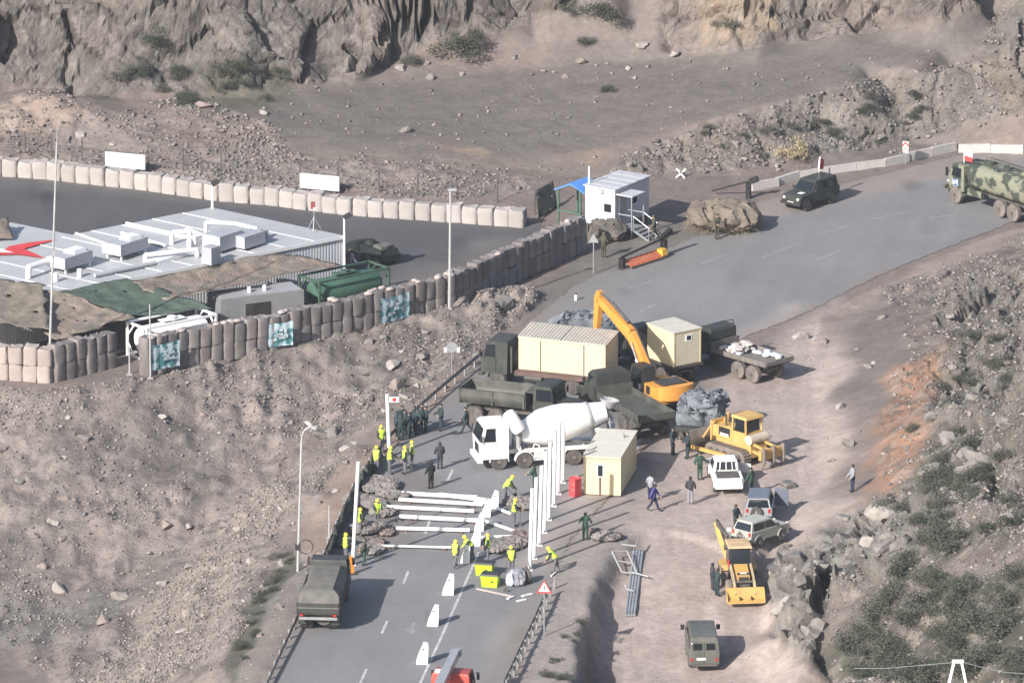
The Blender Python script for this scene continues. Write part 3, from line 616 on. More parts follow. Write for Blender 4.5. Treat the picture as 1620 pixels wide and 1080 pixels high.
def cabover(root, xr, xf, z0, z1, w_, m, ws=.42, open_door=0, lamps=True, doorm=None):
    h = w_/2; zm = z0+(z1-z0)*.5; H = z1-z0
    part('cab', root, m, MB().shell([(xr, z0, h), (xf-.02, z0, h), (xf+.04, zm, h), (xf-.24, z1-.12, h-.09), (xf-.42, z1, h-.16), (xr+.05, z1, h-.16), (xr, z1-.1, h-.1)]), 35, .03)
    za, zb = zm+.05, z1-.2
    def fx_(z): return xf+.04-(z-zm)/(z1-.12-zm)*.28+.012
    def hy(z): return h-(z-zm)/(z1-.12-zm)*.09
    part('windscreen', root, GLASS, MB().quad((fx_(za), -hy(za)+.1, za), (fx_(za), hy(za)-.1, za), (fx_(zb), hy(zb)-.1, zb), (fx_(zb), -hy(zb)+.1, zb), .02))
    for s in (-1, 1):
        d = part('door', root, doorm or m, MB().box(xf-1.02, xf-.14, h*s-.015, h*s+.015, z0+.12, zm))
        hh = lambda z: s*(hy(z)+.008)
        part('side_window', root, GLASS, MB().quad((xf-.95, hh(za), za), (xf-.2, hh(za), za), (xf-.38, hh(zb), zb), (xf-.95, hh(zb), zb), .02))
        mi = part('mirror', root, BLACK, MB().box(xf-.02, xf+.06, s*(h+.16)-.08, s*(h+.16)+.08, zm+.1, zm+.55).beam((xf, s*(h-.02), zm+.5), (xf+.02, s*(h+.1), zm+.5), .03, .03))
        if lamps: part('headlight', root, LAMP, MB().cyl((xf-.02, s*(h-.3), z0+.28), (xf+.05, s*(h-.3), z0+.28), .11, n=12))
    part('grille', root, BLACK, MB().box(xf-.01, xf+.035, -h*.5, h*.5, z0+.25, zm-.25))
    part('bumper', root, m if lamps else STEEL, MB().box(xf-.12, xf+.2, -h, h, z0-.22, z0+.06), bev=.03)
def mudguard(root, x, y, r, wd, m, name='mudguard'):
    mb = MB(); n = 8
    for i in range(n):
        a0 = math.pi*(.02+.96*i/n); a1 = math.pi*(.02+.96*(i+1)/n); R_ = r+.1
        p = [(x+R_*math.cos(a), z) for a in (a0, a1) for z in (r+R_*math.sin(a),)]
        q = [(x+(R_+.04)*math.cos(a), r+(R_+.04)*math.sin(a)) for a in (a0, a1)]
        mb.prism([p[0], p[1], q[1], q[0]], y-wd/2, y+wd/2)
    part(name, root, m, mb)
def bonnet_cab(root, xr, xf, xn, z0, zc, zh, w_, m, open_side=0):
    """cab from xr to xf, bonnet on to xn"""
    h = w_/2
    part('cab', root, m, MB().shell([(xr, z0, h), (xf, z0, h), (xf, zh, h), (xf-.15, zc-.12, h-.06), (xf-.3, zc, h-.16), (xr+.12, zc, h-.16), (xr, zc-.14, h-.06)]), 35, .04)
    part('bonnet', root, m, MB().shell([(xf-.05, z0, h*.62), (xn, z0, h*.56), (xn+.02, zh-.22, h*.55), (xn-.18, zh-.08, h*.5), (xf-.05, zh+.02, h*.58)]), 35, .04)
    part('grille', root, BLACK, MB().box(xn, xn+.04, -h*.45, h*.45, z0+.1, zh-.3))
    part('windscreen', root, GLASS, MB().quad((xf+.012, -h+.12, zh+.06), (xf+.012, h-.12, zh+.06), (xf-.13, h-.2, zc-.18), (xf-.13, -h+.2, zc-.18), .02))
    part('bumper', root, STEEL, MB().box(xn, xn+.16, -h*.95, h*.95, z0-.1, z0+.16))
    for s in (-1, 1):
        part('wing', root, m, MB().shell([(xf-.02, z0+.1, .2), (xn-.02, z0+.02, .2), (xn-.05, z0+.42, .2), (xf-.02, z0+.5, .2)]), 0, .04).location = (0, s*(h-.2), 0)
        part('headlight', root, LAMP, MB().cyl((xn-.04, s*(h-.24), z0+.26), (xn+.04, s*(h-.24), z0+.26), .1, n=10))
        part('side_window', root, GLASS, MB().quad((xr+.2, s*(h+.006), zh+.08), (xf-.1, s*(h+.006), zh+.08), (xf-.2, s*(h-.05), zc-.2), (xr+.2, s*(h-.05), zc-.2), .02))
        if s == open_side:
            d = part('door', root, m, MB().box(-.9, 0, -.02, .02, z0+.1, zh+.02).beam((-.88, 0, zh), (-.8, 0, zc-.15), .05, .05).beam((-.02, 0, zh), (-.14, 0, zc-.15), .05, .05).beam((-.8, 0, zc-.15), (-.14, 0, zc-.15), .05, .05), label='door swung wide open')
            d.location = (xf-.06, s*(h+.03), 0); d.rotation_euler = (0, 0, -s*R(78))
        else:
            part('door', root, m, MB().box(xr+.15, xf-.08, s*h-.015, s*h+.02, z0+.1, zh+.02))
        part('mirror', root, BLACK, MB().box(xf-.02, xf+.05, s*(h+.2)-.09, s*(h+.2)+.09, zh+.1, zh+.5).beam((xf-.02, s*(h-.02), zh+.4), (xf, s*(h+.12), zh+.4), .03, .03))
def flatbed(root, x0, x1, z, w_, m, board=.5, th=.12, tail=True, head=True):
    h = w_/2
    part('bed_floor', root, m, MB().box(x0, x1, -h, h, z-th, z))
    if board:
        for s in (-1, 1):
            o = part('side_board', root, m, MB().box(x0, x1, s*h-.03, s*h+.03, z+.004, z+board))
            n = int((x1-x0)/.6); mb = MB()
            for i in range(n+1):
                x = x0+.04+(x1-x0-.08)*i/n; mb.box(x-.035, x+.035, s*(h+.045)-.014, s*(h+.045)+.014, z-th, z+board-.01)
            part('board_rib', o, m, mb, kind='stuff')
        if tail: part('tailgate', root, m, MB().box(x0-.07, x0-.004, -h, h, z-.02, z+board))
        if head: part('headboard', root, m, MB().box(x1+.004, x1+.07, -h, h, z-.02, z+board+.35))
def jitter_mesh(me, amp, scale, seed):
    n = len(me.vertices); a = np.empty(n*3); me.vertices.foreach_get('co', a); a = a.reshape(-1, 3)
    k = np.stack([fbm(a[:, 0]+5*i+a[:, 2]*.7, a[:, 1]+3*i-a[:, 2]*.5, scale, 3, seed+i*7) for i in range(3)], 1)
    a += k*amp; me.vertices.foreach_set('co', a.ravel()); me.update()
def blob(name, parent, m, size, amp, seed, sub=4, boxy=.55, flat=True, sc=.5, smooth=True):
    """crumpled lump: a rounded box pushed about by noise, resting on z=0"""
    bm = bmesh.new(); bmesh.ops.create_icosphere(bm, subdivisions=sub, radius=1)
    for v in bm.verts:
        c = v.co; mxx = max(abs(c.x), abs(c.y), abs(c.z)); b = c/mxx
        v.co = c.lerp(b, boxy)
    for v in bm.verts:
        v.co = Vector((v.co.x*size[0]/2, v.co.y*size[1]/2, max(v.co.z, -.999)*size[2]/2+size[2]/2))
    me = bpy.data.meshes.new(name); bm.to_mesh(me); bm.free()
    n = len(me.vertices); a = np.empty(n*3); me.vertices.foreach_get('co', a); a = a.reshape(-1, 3)
    base = a[:, 2].copy()
    def ridge(i): return 1-np.abs(fbm(a[:, 0]+a[:, 2]*.6+9*i, a[:, 1]-a[:, 2]*.8+4*i, sc, 3, seed+i*5))*3
    k = np.stack([ridge(0)-.5, ridge(1)-.5, ridge(2)-.4], 1); a = a+k*amp*np.clip(base/size[2]*2.5, 0, 1)[:, None]
    a[:, 2] = np.maximum(a[:, 2], 0); me.vertices.foreach_set('co', a.ravel()); me.update()
    if smooth: me.polygons.foreach_set('use_smooth', [True]*len(me.polygons)); me.set_sharp_from_angle(angle=R(40))
    me.materials.append(m); return part(name, parent, None, me)

# ------------------------------------------------------------ 1 truck carrying the long cream container
t = vehicle('flatbed_truck', 'olive cab-over army truck carrying the long cream container, nose towards the guardrail', 'truck', (976, 624), (768, 602), group='army trucks crowded on the road')
cabover(t, 2.6, 4.4, .95, 3.05, 2.45, OLIVE); chassis(t, -4.3, 3.6, .85)
axles(t, (3.3, -1.9, -3.2), 1.0, .55, .38, dual=(1, 2))
for s in (-1, 1): mudguard(t, 3.3, s*1.03, .55, .4, OLIVE)
part('spare_wheel', t, RUBBER, MB().cyl((2.3, -.1, 1.75), (2.5, -.1, 1.75), .55, n=18), 40)
part('fuel_tank', t, OLIVE, MB().cyl((.2, 1.0, .8), (1.4, 1.0, .8), .3, n=12), 40)
part('exhaust', t, STEEL, MB().cyl((2.45, .8, 1.0), (2.45, .8, 2.7), .08, n=8))
flatbed(t, -4.45, 2.05, 1.28, 2.5, BROWN, board=0)
for s in (-1, 1): part('side_rail', t, BROWN, MB().box(-4.45, 2.05, s*1.25-.03, s*1.25+.03, 1.0, 1.26))
TRUCK1 = t
c = thing('site_container', 'long cream site container with ribbed pale roof standing on the army flatbed', 'container', t.matrix_basis@Vector((-1.2, 0, 1.29)), t.rotation_euler.z)
L, Wd, Hh = 6.0, 2.4, 2.25
part('floor_frame', c, BROWN, MB().box(-L/2, L/2, -Wd/2, Wd/2, 0, .12))
for (x0, x1, mm, nm) in ((-L/2+.09, -1.55, CREAMD, 'door_panel'), (-1.47, 1.44, CREAM, 'wall_panel'), (1.52, L/2-.09, CREAM, 'wall_panel')):
    part(nm, c, mm, MB().box(x0, x1, Wd/2-.06, Wd/2-.01, .124, Hh-.09))
part('wall_panel', c, CREAM, MB().box(-L/2+.08, L/2-.08, -Wd/2+.01, -Wd/2+.06, .124, Hh+.3))
for s in (-1, 1): part('end_wall', c, CREAMD, MB().prism([(-Wd/2+.07, .124), (Wd/2-.07, .124), (Wd/2-.07, Hh-.03), (-Wd/2+.07, Hh+.31)], s*(L/2-.03)-.03, s*(L/2-.03)+.03)).rotation_euler = (0, 0, R(90))
for o in [q for q in c.children if q.name.startswith('end_wall')]: o.rotation_euler = (0, 0, R(90))
for x in (-L/2+.04, -1.51, 1.48, L/2-.04):
    part('post', c, CREAM if abs(x) > 2 else STEEL, MB().box(x-.04, x+.04, Wd/2-.05, Wd/2, .124, Hh-.09))
part('eaves_trim', c, CREAM, MB().box(-L/2, L/2, Wd/2-.05, Wd/2+.04, Hh-.086, Hh+.04))
roof = part('roof', c, ROOFW, MB().prism([(-Wd/2-.05, Hh+.34), (Wd/2+.06, Hh+.045), (Wd/2+.06, Hh+.085), (-Wd/2-.05, Hh+.39)], -L/2-.05, L/2+.05)); roof.rotation_euler = (0, 0, R(90))
mb = MB()
for i in range(26):
    x = -L/2+.1+i*(L-.2)/25
    mb.beam((x, -Wd/2-.03, Hh+.40), (x, Wd/2+.05, Hh+.10), .09, .05)
part('roof_rib', c, mat('roof_ribs', (.36, .33, .28), .6), mb, kind='stuff')
part('roof_joint', c, STEEL, MB().beam((.1, -Wd/2-.04, Hh+.425), (.1, Wd/2+.055, Hh+.125), .05, .02))
# ------------------------------------------------------------ 2 dump truck with rounded steel body
def dump_body(t, x0, x1, z0, z1, w_, m, rib=True):
    h = w_/2
    part('bed_floor', t, m, MB().box(x0, x1, -h+.2, h-.2, z0, z0+.1))
    for s in (-1, 1):
        pr = [(.0, z0), (.16, z0), (.33, z0+.22), (.42, z0+.45), (.43, z0+.62), (.36, z1-.1), (.38, z1), (.24, z1), (.22, z1-.12), (.28, z0+.55), (.2, z0+.3)]
        mb = MB(); v = []
        for x in (x0, x1): v += [(x, s*(h-.36+a), z) for a, z in pr]
        n = len(pr); mb.add(v, [(i, (i+1) % n, n+(i+1) % n, n+i) for i in range(n)]+[tuple(range(n)), tuple(range(n, 2*n))])
        o = part('side_wall', t, m, mb, 30)
        if rib:
            r2 = MB()
            for x in (x0+.03, (x0+x1)/2, x1-.09): r2.box(x, x+.1, s*(h+.045)-.04, s*(h+.045)+.03, z0+.05, z1)
            part('stiffener', o, m, r2, kind='stuff')
    part('front_wall', t, m, MB().box(x1, x1+.07, -h, h, z0, z1+.15))
    part('tailgate', t, m, MB().box(x0-.07, x0-.004, -h+.05, h-.05, z0+.05, z1-.02))
t = vehicle('dump_truck', 'grey-green army dump truck with rounded empty steel body beside the mixer cab', 'truck', (738, 661), (918, 680), group='army trucks crowded on the road')
bonnet_cab(t, 1.1, 2.5, 4.0, 1.0, 2.95, 1.95, 2.4, OLIVE); chassis(t, -3.7, 3.8, .95)
axles(t, (3.0, -1.5, -2.9), 1.0, .58, .36, dual=(1, 2))
for s in (-1, 1): mudguard(t, 3.0, s*1.0, .58, .42, OLIVE)
dump_body(t, -3.95, .55, 1.35, 2.35, 2.55, OLIVE2)
part('cab_guard', t, OLIVE2, MB().box(.62, 1.3, -1.1, 1.1, 2.45, 2.52))
part('spare_wheel', t, RUBBER, MB().cyl((.75, .2, 1.6), (.98, .2, 1.6), .56, n=18), 40)
# ------------------------------------------------------------ 3 bonneted dump truck, tail to the dirt
t = vehicle('dump_truck', 'dark bonneted army dump truck whose grey flat bed shows right behind the mixer chute', 'truck', (1040, 698), (938, 640), group='army trucks crowded on the road')
bonnet_cab(t, 1.7, 3.1, 4.6, 1.05, 2.85, 1.95, 2.4, OLIVE); chassis(t, -4.2, 4.4, .98)
axles(t, (3.6, -1.9, -3.3), 1.0, .6, .4, m=RUBBER)
for s in (-1, 1): mudguard(t, 3.6, s*1.0, .6, .42, OLIVE)
part('canvas_top', t, OLIVE, MB().shell([(1.6, 2.0, 1.23), (2.9, 2.0, 1.23), (2.9, 2.75, 1.22), (2.75, 2.98, 1.0), (1.75, 2.98, 1.0), (1.6, 2.75, 1.22)]), 40, .06)
flatbed(t, -4.6, 1.4, 1.45, 2.5, OLIVE2, board=.42)
# ------------------------------------------------------------ 4 trucks behind the excavator
def army_flatbed(label, rear, front, open_side, wm=RUBBER, board=.3, bm_=None, x0=-4.0):
    t = vehicle('flatbed_truck', label, 'truck', rear, front, group='army trucks crowded on the road')
    bonnet_cab(t, 1.2, 2.6, 4.1, 1.05, 2.8, 1.9, 2.4, OLIVE, open_side); chassis(t, -3.8, 3.9, 1.0)
    axles(t, (3.1, -1.3, -2.65), 1.02, .6, .42, m=wm)
    for s in (-1, 1): mudguard(t, 3.1, s*1.0, .6, .42, OLIVE)
    flatbed(t, x0, 1.0, 1.45, 2.5, bm_ or OLIVE, board=board)
    return t
t = army_flatbed('dark army flatbed truck with open door carrying the small cream container', (1088, 612), (974, 568), -1, board=0)
TS = t
c = thing('site_container', 'small tall cream container with one little square window on an army flatbed', 'container', t.matrix_basis@Vector((-2.45, .0, 1.452)), t.rotation_euler.z)
part('body', c, CREAM, MB().box(-1.45, 1.45, -1.08, 1.08, .06, 2.3)); part('floor_frame', c, BROWN, MB().box(-1.47, 1.47, -1.1, 1.1, 0, .057))
part('end_panel', c, CREAMD, MB().box(-1.475, -1.453, -.98, .98, .1, 2.15)); 
for s in (-1, 1):
    part('corner_post', c, CREAM, MB().box(-1.5, -1.453, s*1.04-.05, s*1.04+.05, .06, 2.28))
    part('wall_joint', c, CREAMD, MB().box(.2, .26, s*1.085-.004, s*1.085+.004, .06, 2.3))
w_ = part('window', c, WHITE, MB().box(-1.5, -1.478, -.35, .18, 1.62, 2.06)); part('pane', w_, GLASS, MB().box(-1.51, -1.502, -.27, .06, 1.7, 2.0))
part('roof', c, mat('pale_cream_roof', (.5, .47, .40), .55, var=.06), MB().box(-1.52, 1.52, -1.14, 1.14, 2.303, 2.38)); part('roof_joint', c, CREAMD, MB().box(.2, .27, -1.145, 1.145, 2.383, 2.4))
t = army_flatbed('dusty army truck with open door and flat bed loaded with pale sacks', (1233, 607), (1097, 568), -1, DUSTRUB, .22, mat('dusty_bed', (.12, .115, .105), .8, dust=.5))
SACK = mat('pale_sack', (.5, .44, .4), .85, var=.2); SACKW = mat('white_sack', (.62, .66, .7), .7, var=.15)
sm_ = [blob('sack', None, SACK, (.75, .48, .2), .05, 40+i, sub=2, boxy=.4, sc=.3) for i in range(3)]
SM = [o.data for o in sm_]
for o in sm_: bpy.data.objects.remove(o)
for i in range(30):
    x = random.uniform(-.9, .7) if i < 22 else random.uniform(-3.3, -.9); y = random.uniform(-.85, .95)
    if i >= 22: y = random.uniform(-1.1, -.3)
    o = bpy.data.objects.new('sack', SM[i % 3]); COL.objects.link(o)
    o.location = t.matrix_basis@Vector((x, y, 1.452+(.16*(i//8) if i < 22 else .02))); o.rotation_euler = (0, 0, random.uniform(0, 3))
    if i >= 22 or i % 5 == 0:
        o.material_slots[0].link = 'OBJECT'; o.material_slots[0].material = SACKW
        tag(o, 'white sack lying on the bed of the dusty army truck', 'sack', 'white sacks on the dusty truck')
    else: tag(o, 'pinkish sack in the heap on the bed of the dusty army truck', 'sack', 'pink sacks on the dusty truck')
o = blob('tarpaulin', None, TARP, (4.6, 3.0, 1.9), .55, 60, sub=5, boxy=.6, sc=.9); g = G(930, 545); o.location = (g.x, g.y, .0); o.rotation_euler = (0, 0, R(10))
tag(o, 'crumpled grey tarpaulin heap behind the ribbed container roof', 'tarpaulin')
# ------------------------------------------------------------ 5 bundle of grey tents on a trailer
t = vehicle('cargo_trailer', 'small army trailer under a big crumpled bundle of blue-grey tents', 'trailer', (1100, 706), (1116, 674))
chassis(t, -2.0, 2.0, .75); axles(t, (-.9, .5), 1.0, .5, .35); flatbed(t, -2.3, 2.2, 1.05, 2.5, OLIVE, board=.25, head=False)
o = blob('tent_bundle', None, mat('blue_grey_canvas', (.14, .155, .17), .8, var=.3, scale=2.5, bump=.04, bscale=5), (4.0, 2.6, 1.65), .38, 71, sub=5, boxy=.62, sc=.75)
o.location = t.matrix_basis@Vector((0, 0, 1.06)); o.rotation_euler = t.rotation_euler
tag(o, 'crumpled blue-grey tent bundle heaped high behind the bulldozer', 'tent bundle')
# ------------------------------------------------------------ 6 concrete mixer
t = vehicle('concrete_mixer_truck', 'white concrete mixer truck with big white drum in the middle of the road', 'mixer truck', (984, 723), (757, 737))
cabover(t, 2.95, 4.75, .75, 2.95, 2.4, WHITE)
axles(t, (3.55, 1.9, -1.3, -2.55), .98, .54, .34, dual=(2, 3), rim=IRON); chassis(t, -4.1, 3.4, .98, WHITED)
part('roof_hatch', t, WHITED, MB().box(3.5, 4.0, -.3, .3, 2.955, 3.0))
for x in (3.55, 1.9):
    for s in (-1, 1): mudguard(t, x, s*1.0, .5, .4, WHITED)
for s in (-1, 1): part('rear_mudguard', t, WHITED, MB().prism([(-3.25, .9), (-3.15, 1.12), (-.75, 1.12), (-.65, .9), (-.7, .9), (-.8, 1.08), (-3.12, 1.08), (-3.2, .9)], s*1.0-.25, s*1.0+.25))
d0 = Vector((2.0, 0, 2.0)); d1 = Vector((-3.55, 0, 3.12)); ax = (d1-d0).normalized(); LL = (d1-d0).length
k = LL/5.6
o = part('drum', t, WHITE, MB().lathe([(0, .45), (.05, .62), (1.35*k, 1.16), (1.5*k, 1.19), (2.4*k, 1.22), (3.1*k, 1.16), (4.4*k, .86), (4.62*k, .8), (5.6*k, .62), (5.62*k, .45)], d0, ax, 30), 35)
part('ring', o, GREYP, MB().lathe([(4.4*k, .9), (4.45*k, .92), (4.6*k, .88), (4.62*k, .8)], d0, ax, 30), 40)
part('drum_support', t, WHITED, MB().beam((2.15, -.7, 1.1), (2.15, -.35, 2.1), .16, .16).beam((2.15, .7, 1.1), (2.15, .35, 2.1), .16, .16).box(1.95, 2.4, -.5, .5, 1.6, 2.0))
part('rear_support', t, WHITED, MB().beam((-3.0, -.8, 1.1), (-2.9, -.75, 2.2), .18, .14).beam((-3.0, .8, 1.1), (-2.9, .75, 2.2), .18, .14).box(-3.1, -2.8, -.85, .85, 2.0, 2.2))
part('water_tank', t, WHITED, MB().lathe([(0, .2), (.08, .38), (.3, .45), (1.3, .45), (1.52, .38), (1.6, .2)], (2.15, 1.02, 2.35), (.45, -.25, .75), 16), 40)
part('gearbox', t, GREYP, MB().box(2.05, 2.45, -.3, .3, 1.15, 1.58).cyl((2.2, .6, 1.2), (2.2, .6, 2.2), .16, n=10))
part('side_ladder', t, WHITED, MB().tube([(.9, 1.15, .95), (1.0, 1.2, 1.5), (1.3, 1.2, 1.6), (1.45, 1.18, 1.1)], .04).tube([(-.4, 1.16, .7), (1.3, 1.16, .7)], .04).tube([(-.4, 1.16, .95), (1.3, 1.16, .95)], .03))
part('side_guard', t, WHITED, MB().box(-.4, 1.3, 1.08, 1.13, .5, 1.05)); part('side_guard', t, WHITED, MB().box(-.4, 1.3, -1.13, -1.08, .5, 1.05))
part('charge_hopper', t, GREYP, MB().lathe([(0, .35), (.5, .62), (.55, .62), (.1, .3)], (-3.75, 0, 3.35), (-.2, 0, 1), 14))
part('discharge_chute', t, GREYP, MB().beam((-3.75, .05, 2.9), (-4.15, .55, 1.6), .42, .1).beam((-3.7, -.5, 2.8), (-3.9, -.5, 1.2), .07, .07).beam((-3.7, .55, 2.8), (-3.9, .55, 1.2), .07, .07))
part('working_ladder', t, GREYP, MB().tube([(-4.0, -.3, 1.0), (-3.85, -.3, 3.2)], .035).tube([(-4.0, -.7, 1.0), (-3.85, -.7, 3.2)], .035))
# ------------------------------------------------------------ 7 excavator
def track(root, x0, x1, y, wd, h, m=IRON):
    pr = []; n = 7; r = h/2
    for i in range(n): a = -math.pi/2+math.pi*i/(n-1); pr.append((x1-r+r*math.cos(a), r+r*math.sin(a)))
    for i in range(n): a = math.pi/2+math.pi*i/(n-1); pr.append((x0+r+r*math.cos(a), r+r*math.sin(a)))
    o = part('track', root, m, MB().prism(pr, y-wd/2, y+wd/2))
    mb = MB(); L_ = x1-x0-h; nn = int(L_/.18)
    for i in range(nn+1):
        x = x0+r+L_*i/nn; mb.box(x-.03, x+.03, y-wd/2-.01, y+wd/2+.01, h, h+.045)
    for k_ in range(8):
        for cx, sg in ((x1-r, 1), (x0+r, -1)):
            a = -math.pi/2+math.pi*(k_+.5)/8; q = Vector((cx+sg*math.cos(a)*(r+.02), y, r+math.sin(a)*(r+.02)))
            mb.obox(q, (.06, wd+.02, .07), (0, -a if sg > 0 else a, 0))
    part('track_shoe', o, m, mb, kind='stuff')
    mb = MB()
    for i in range(5): mb.cyl((x0+r+L_*i/4, y-wd/2-.03, r), (x0+r+L_*i/4, y+wd/2+.03, r), r*.55, n=10)
    part('roller', o, STEEL, mb, kind='stuff')
a = G(1043, 646); hd = R(120)
t = thing('excavator', 'orange tracked excavator with raised boom among the parked army trucks', 'excavator', (a.x, a.y, 0), hd)
for s in (-1, 1): track(t, -2.0, 2.0, s*1.15, .55, .85)
part('undercarriage', t, STEEL, MB().box(-1.2, 1.2, -.86, .86, .35, .8).cyl((0, 0, .8), (0, 0, 1.0), .65, n=18))
part('platform', t, ORNG, MB().box(-2.3, 1.5, -1.3, 1.3, 1.0, 1.25), bev=.03)
cw = []
for i in range(9):
    a_ = -math.pi/2+math.pi*i/8; cw.append((-2.1-.62*math.cos(a_), 1.33*math.sin(a_)))
mb = MB(); n = len(cw); v = [(x, y, 1.25) for x, y in cw]+[(x+.06, y*.97, 2.12) for x, y in cw]
mb.add(v, [(i, (i+1) % n, n+(i+1) % n, n+i) for i in range(n)]+[tuple(range(n)), tuple(range(n, 2*n))])
part('counterweight', t, ORNG, mb, 30)
part('engine_cover', t, ORNG, MB().box(-2.09, -.3, -1.3, 1.3, 1.254, 2.0), bev=.05); part('engine_hood', t, BLACK, MB().box(-1.9, -.6, -.95, .75, 2.003, 2.16), bev=.04)
part('side_door', t, BLACK, MB().box(-1.0, -.5, 1.29, 1.315, 1.35, 1.9)); part('side_box', t, ORNG, MB().box(-.28, 1.45, -1.3, -.45, 1.254, 1.75), bev=.04)
part('cab', t, BLACK, MB().shell([(-.1, 1.26, .48), (1.55, 1.26, .48), (1.7, 1.9, .48), (1.45, 2.85, .44), (.0, 2.9, .44)]), 0, .04).location = (0, .78, 0)
part('cab_window', t, GLASS, MB().quad((.1, 1.27, 1.8), (1.5, 1.27, 1.8), (1.35, 1.235, 2.7), (.12, 1.235, 2.7), .02)); part('windscreen', t, GLASS, MB().quad((1.72, .4, 1.9), (1.72, 1.16, 1.9), (1.47, 1.14, 2.75), (1.47, .42, 2.75), .02))
part('cab_sticker', t, WHITE, MB().box(.25, .5, 1.262, 1.285, 1.35, 1.75))
b0 = Vector((.9, 0, 1.7)); b1 = Vector((3.5, 0, 4.1)); b2 = Vector((7.7, 0, 5.5)); s1 = Vector((8.1, 0, 2.2))
bo = part('boom', t, ORNG, MB().beam(b0, b1, .42, .5, .42, .85).beam(b1, b2, .42, .85, .38, .42).cyl(b2-Vector((0, .26, 0)), b2+Vector((0, .26, 0)), .2, n=12), bev=.02)
part('hose', bo, BLACK, MB().tube([b0+Vector((-.2, -.1, .5)), b1+Vector((-.3, -.1, .5)), b2+Vector((-.4, -.1, .3)), b2+Vector((.1, -.1, .1))], .06))
st = part('stick', t, ORNG, MB().beam(b2+Vector((-.15, 0, .5)), b2, .34, .34, .36, .62).beam(b2, s1, .36, .62, .3, .32))
for s in (-1, 1): part('boom_cylinder', t, GALV, MB().cyl((1.35, s*.34, 1.55), (2.35, s*.34, 2.75), .12, n=10).cyl((2.35, s*.34, 2.75), (3.0, s*.34, 3.75), .06, n=8))
part('stick_cylinder', t, STEEL, MB().cyl((3.9, 0, 4.8), (6.0, 0, 5.6), .12, n=10).cyl((6.0, 0, 5.6), (7.5, 0, 5.95), .06, n=8))
mb = MB(); pr = [(7.9, 2.15), (8.4, 2.15), (8.5, 1.55), (8.1, 1.0), (7.5, 1.05), (7.45, 1.2), (8.0, 1.2), (8.25, 1.6)]
mb.prism(pr, -.55, .55); part('bucket', t, STEEL, mb)
# ------------------------------------------------------------ 8 bulldozer
t = vehicle('bulldozer', 'yellow crawler bulldozer with roofed cab and rear ripper on the dirt', 'bulldozer', (1213, 737), (1130, 712))
for s in (-1, 1): track(t, -1.75, 1.85, s*1.05, .6, 1.0, IRON)
part('hull', t, YEL, MB().box(-1.7, 1.5, -.7, .7, .5, 1.3), bev=.03)
part('engine_hood', t, YEL, MB().shell([(.05, 1.3, .62), (2.0, 1.2, .55), (2.05, 1.95, .52), (.05, 2.1, .58)]), 0, .05)
part('hood_side', t, BLACK, MB().box(.35, 1.35, .612, .635, 1.45, 1.98)); part('side_lettering_plate', t, WHITE, MB().box(.45, 1.2, .638, .648, 1.42, 1.6))
part('radiator_guard', t, YEL, MB().box(2.02, 2.14, -.62, .62, .9, 2.2), bev=.03); part('exhaust', t, STEEL, MB().cyl((1.0, .3, 2.0), (1.0, .3, 2.75), .07, n=10)); part('air_intake', t, YEL, MB().cyl((1.5, -.25, 1.95), (1.4, -.25, 2.7), .1, n=10))
part('cab', t, YEL, MB().shell([(-1.25, 1.3, .72), (.05, 1.3, .72), (.05, 2.0, .72), (-.05, 2.0, .70), (-1.2, 2.0, .7)]), 0, .03)
part('cab_glass', t, GLASS, MB().shell([(-1.1, 2.004, .62), (-.1, 2.004, .62), (-.2, 2.9, .58), (-1.05, 2.9, .58)]))
part('roof', t, YEL, MB().box(-1.35, .1, -.8, .8, 2.904, 3.05, .08, .08), bev=.03)
for x, y in ((-1.2, .7), (-1.2, -.7), (-.02, .7), (-.02, -.7)): part('roof_post', t, YEL, MB().beam((x, y, 2.0), (x*.95, y*.95, 2.92), .11, .11))
part('fuel_tank', t, mat('dusty_yellow_tank', (.6, .52, .4), .6, dust=.4), MB().cyl((-1.5, -.75, 1.65), (-1.5, .75, 1.65), .33, n=14), 40)
bl = MB(); pr = []
for i in range(7): z = .08+1.35*i/6; pr.append((2.95+.28*((z-.75)/.68)**2, z))
pr = pr+[(q[0]-.1, q[1]) for q in pr[::-1]]
bl.prism(pr, -1.75, 1.75); part('blade', t, IRON, bl, 30)
for s in (-1, 1):
    part('push_arm', t, YEL, MB().beam((-.2, s*1.45, .5), (2.9, s*1.5, .45), .16, .22)); part('lift_cylinder', t, YEL, MB().cyl((1.9, s*.5, 2.15), (2.85, s*.55, .9), .09, n=8))
part('ripper_frame', t, YEL, MB().beam((-1.7, -.5, .95), (-2.75, -.5, .8), .16, .16).beam((-1.7, .5, .95), (-2.75, .5, .8), .16, .16).beam((-1.7, -.5, 1.4), (-2.75, -.5, 1.25), .14, .14).beam((-1.7, .5, 1.4), (-2.75, .5, 1.25), .14, .14).box(-2.95, -2.7, -1.0, 1.0, .65, 1.3))
for y in (-.85, 0, .85): part('ripper_tooth', t, IRON, MB().beam((-3.02, y, 1.5), (-3.05, y, .5), .1, .26).beam((-3.05, y, .5), (-2.85, y, .02), .09, .22, .05, .08))
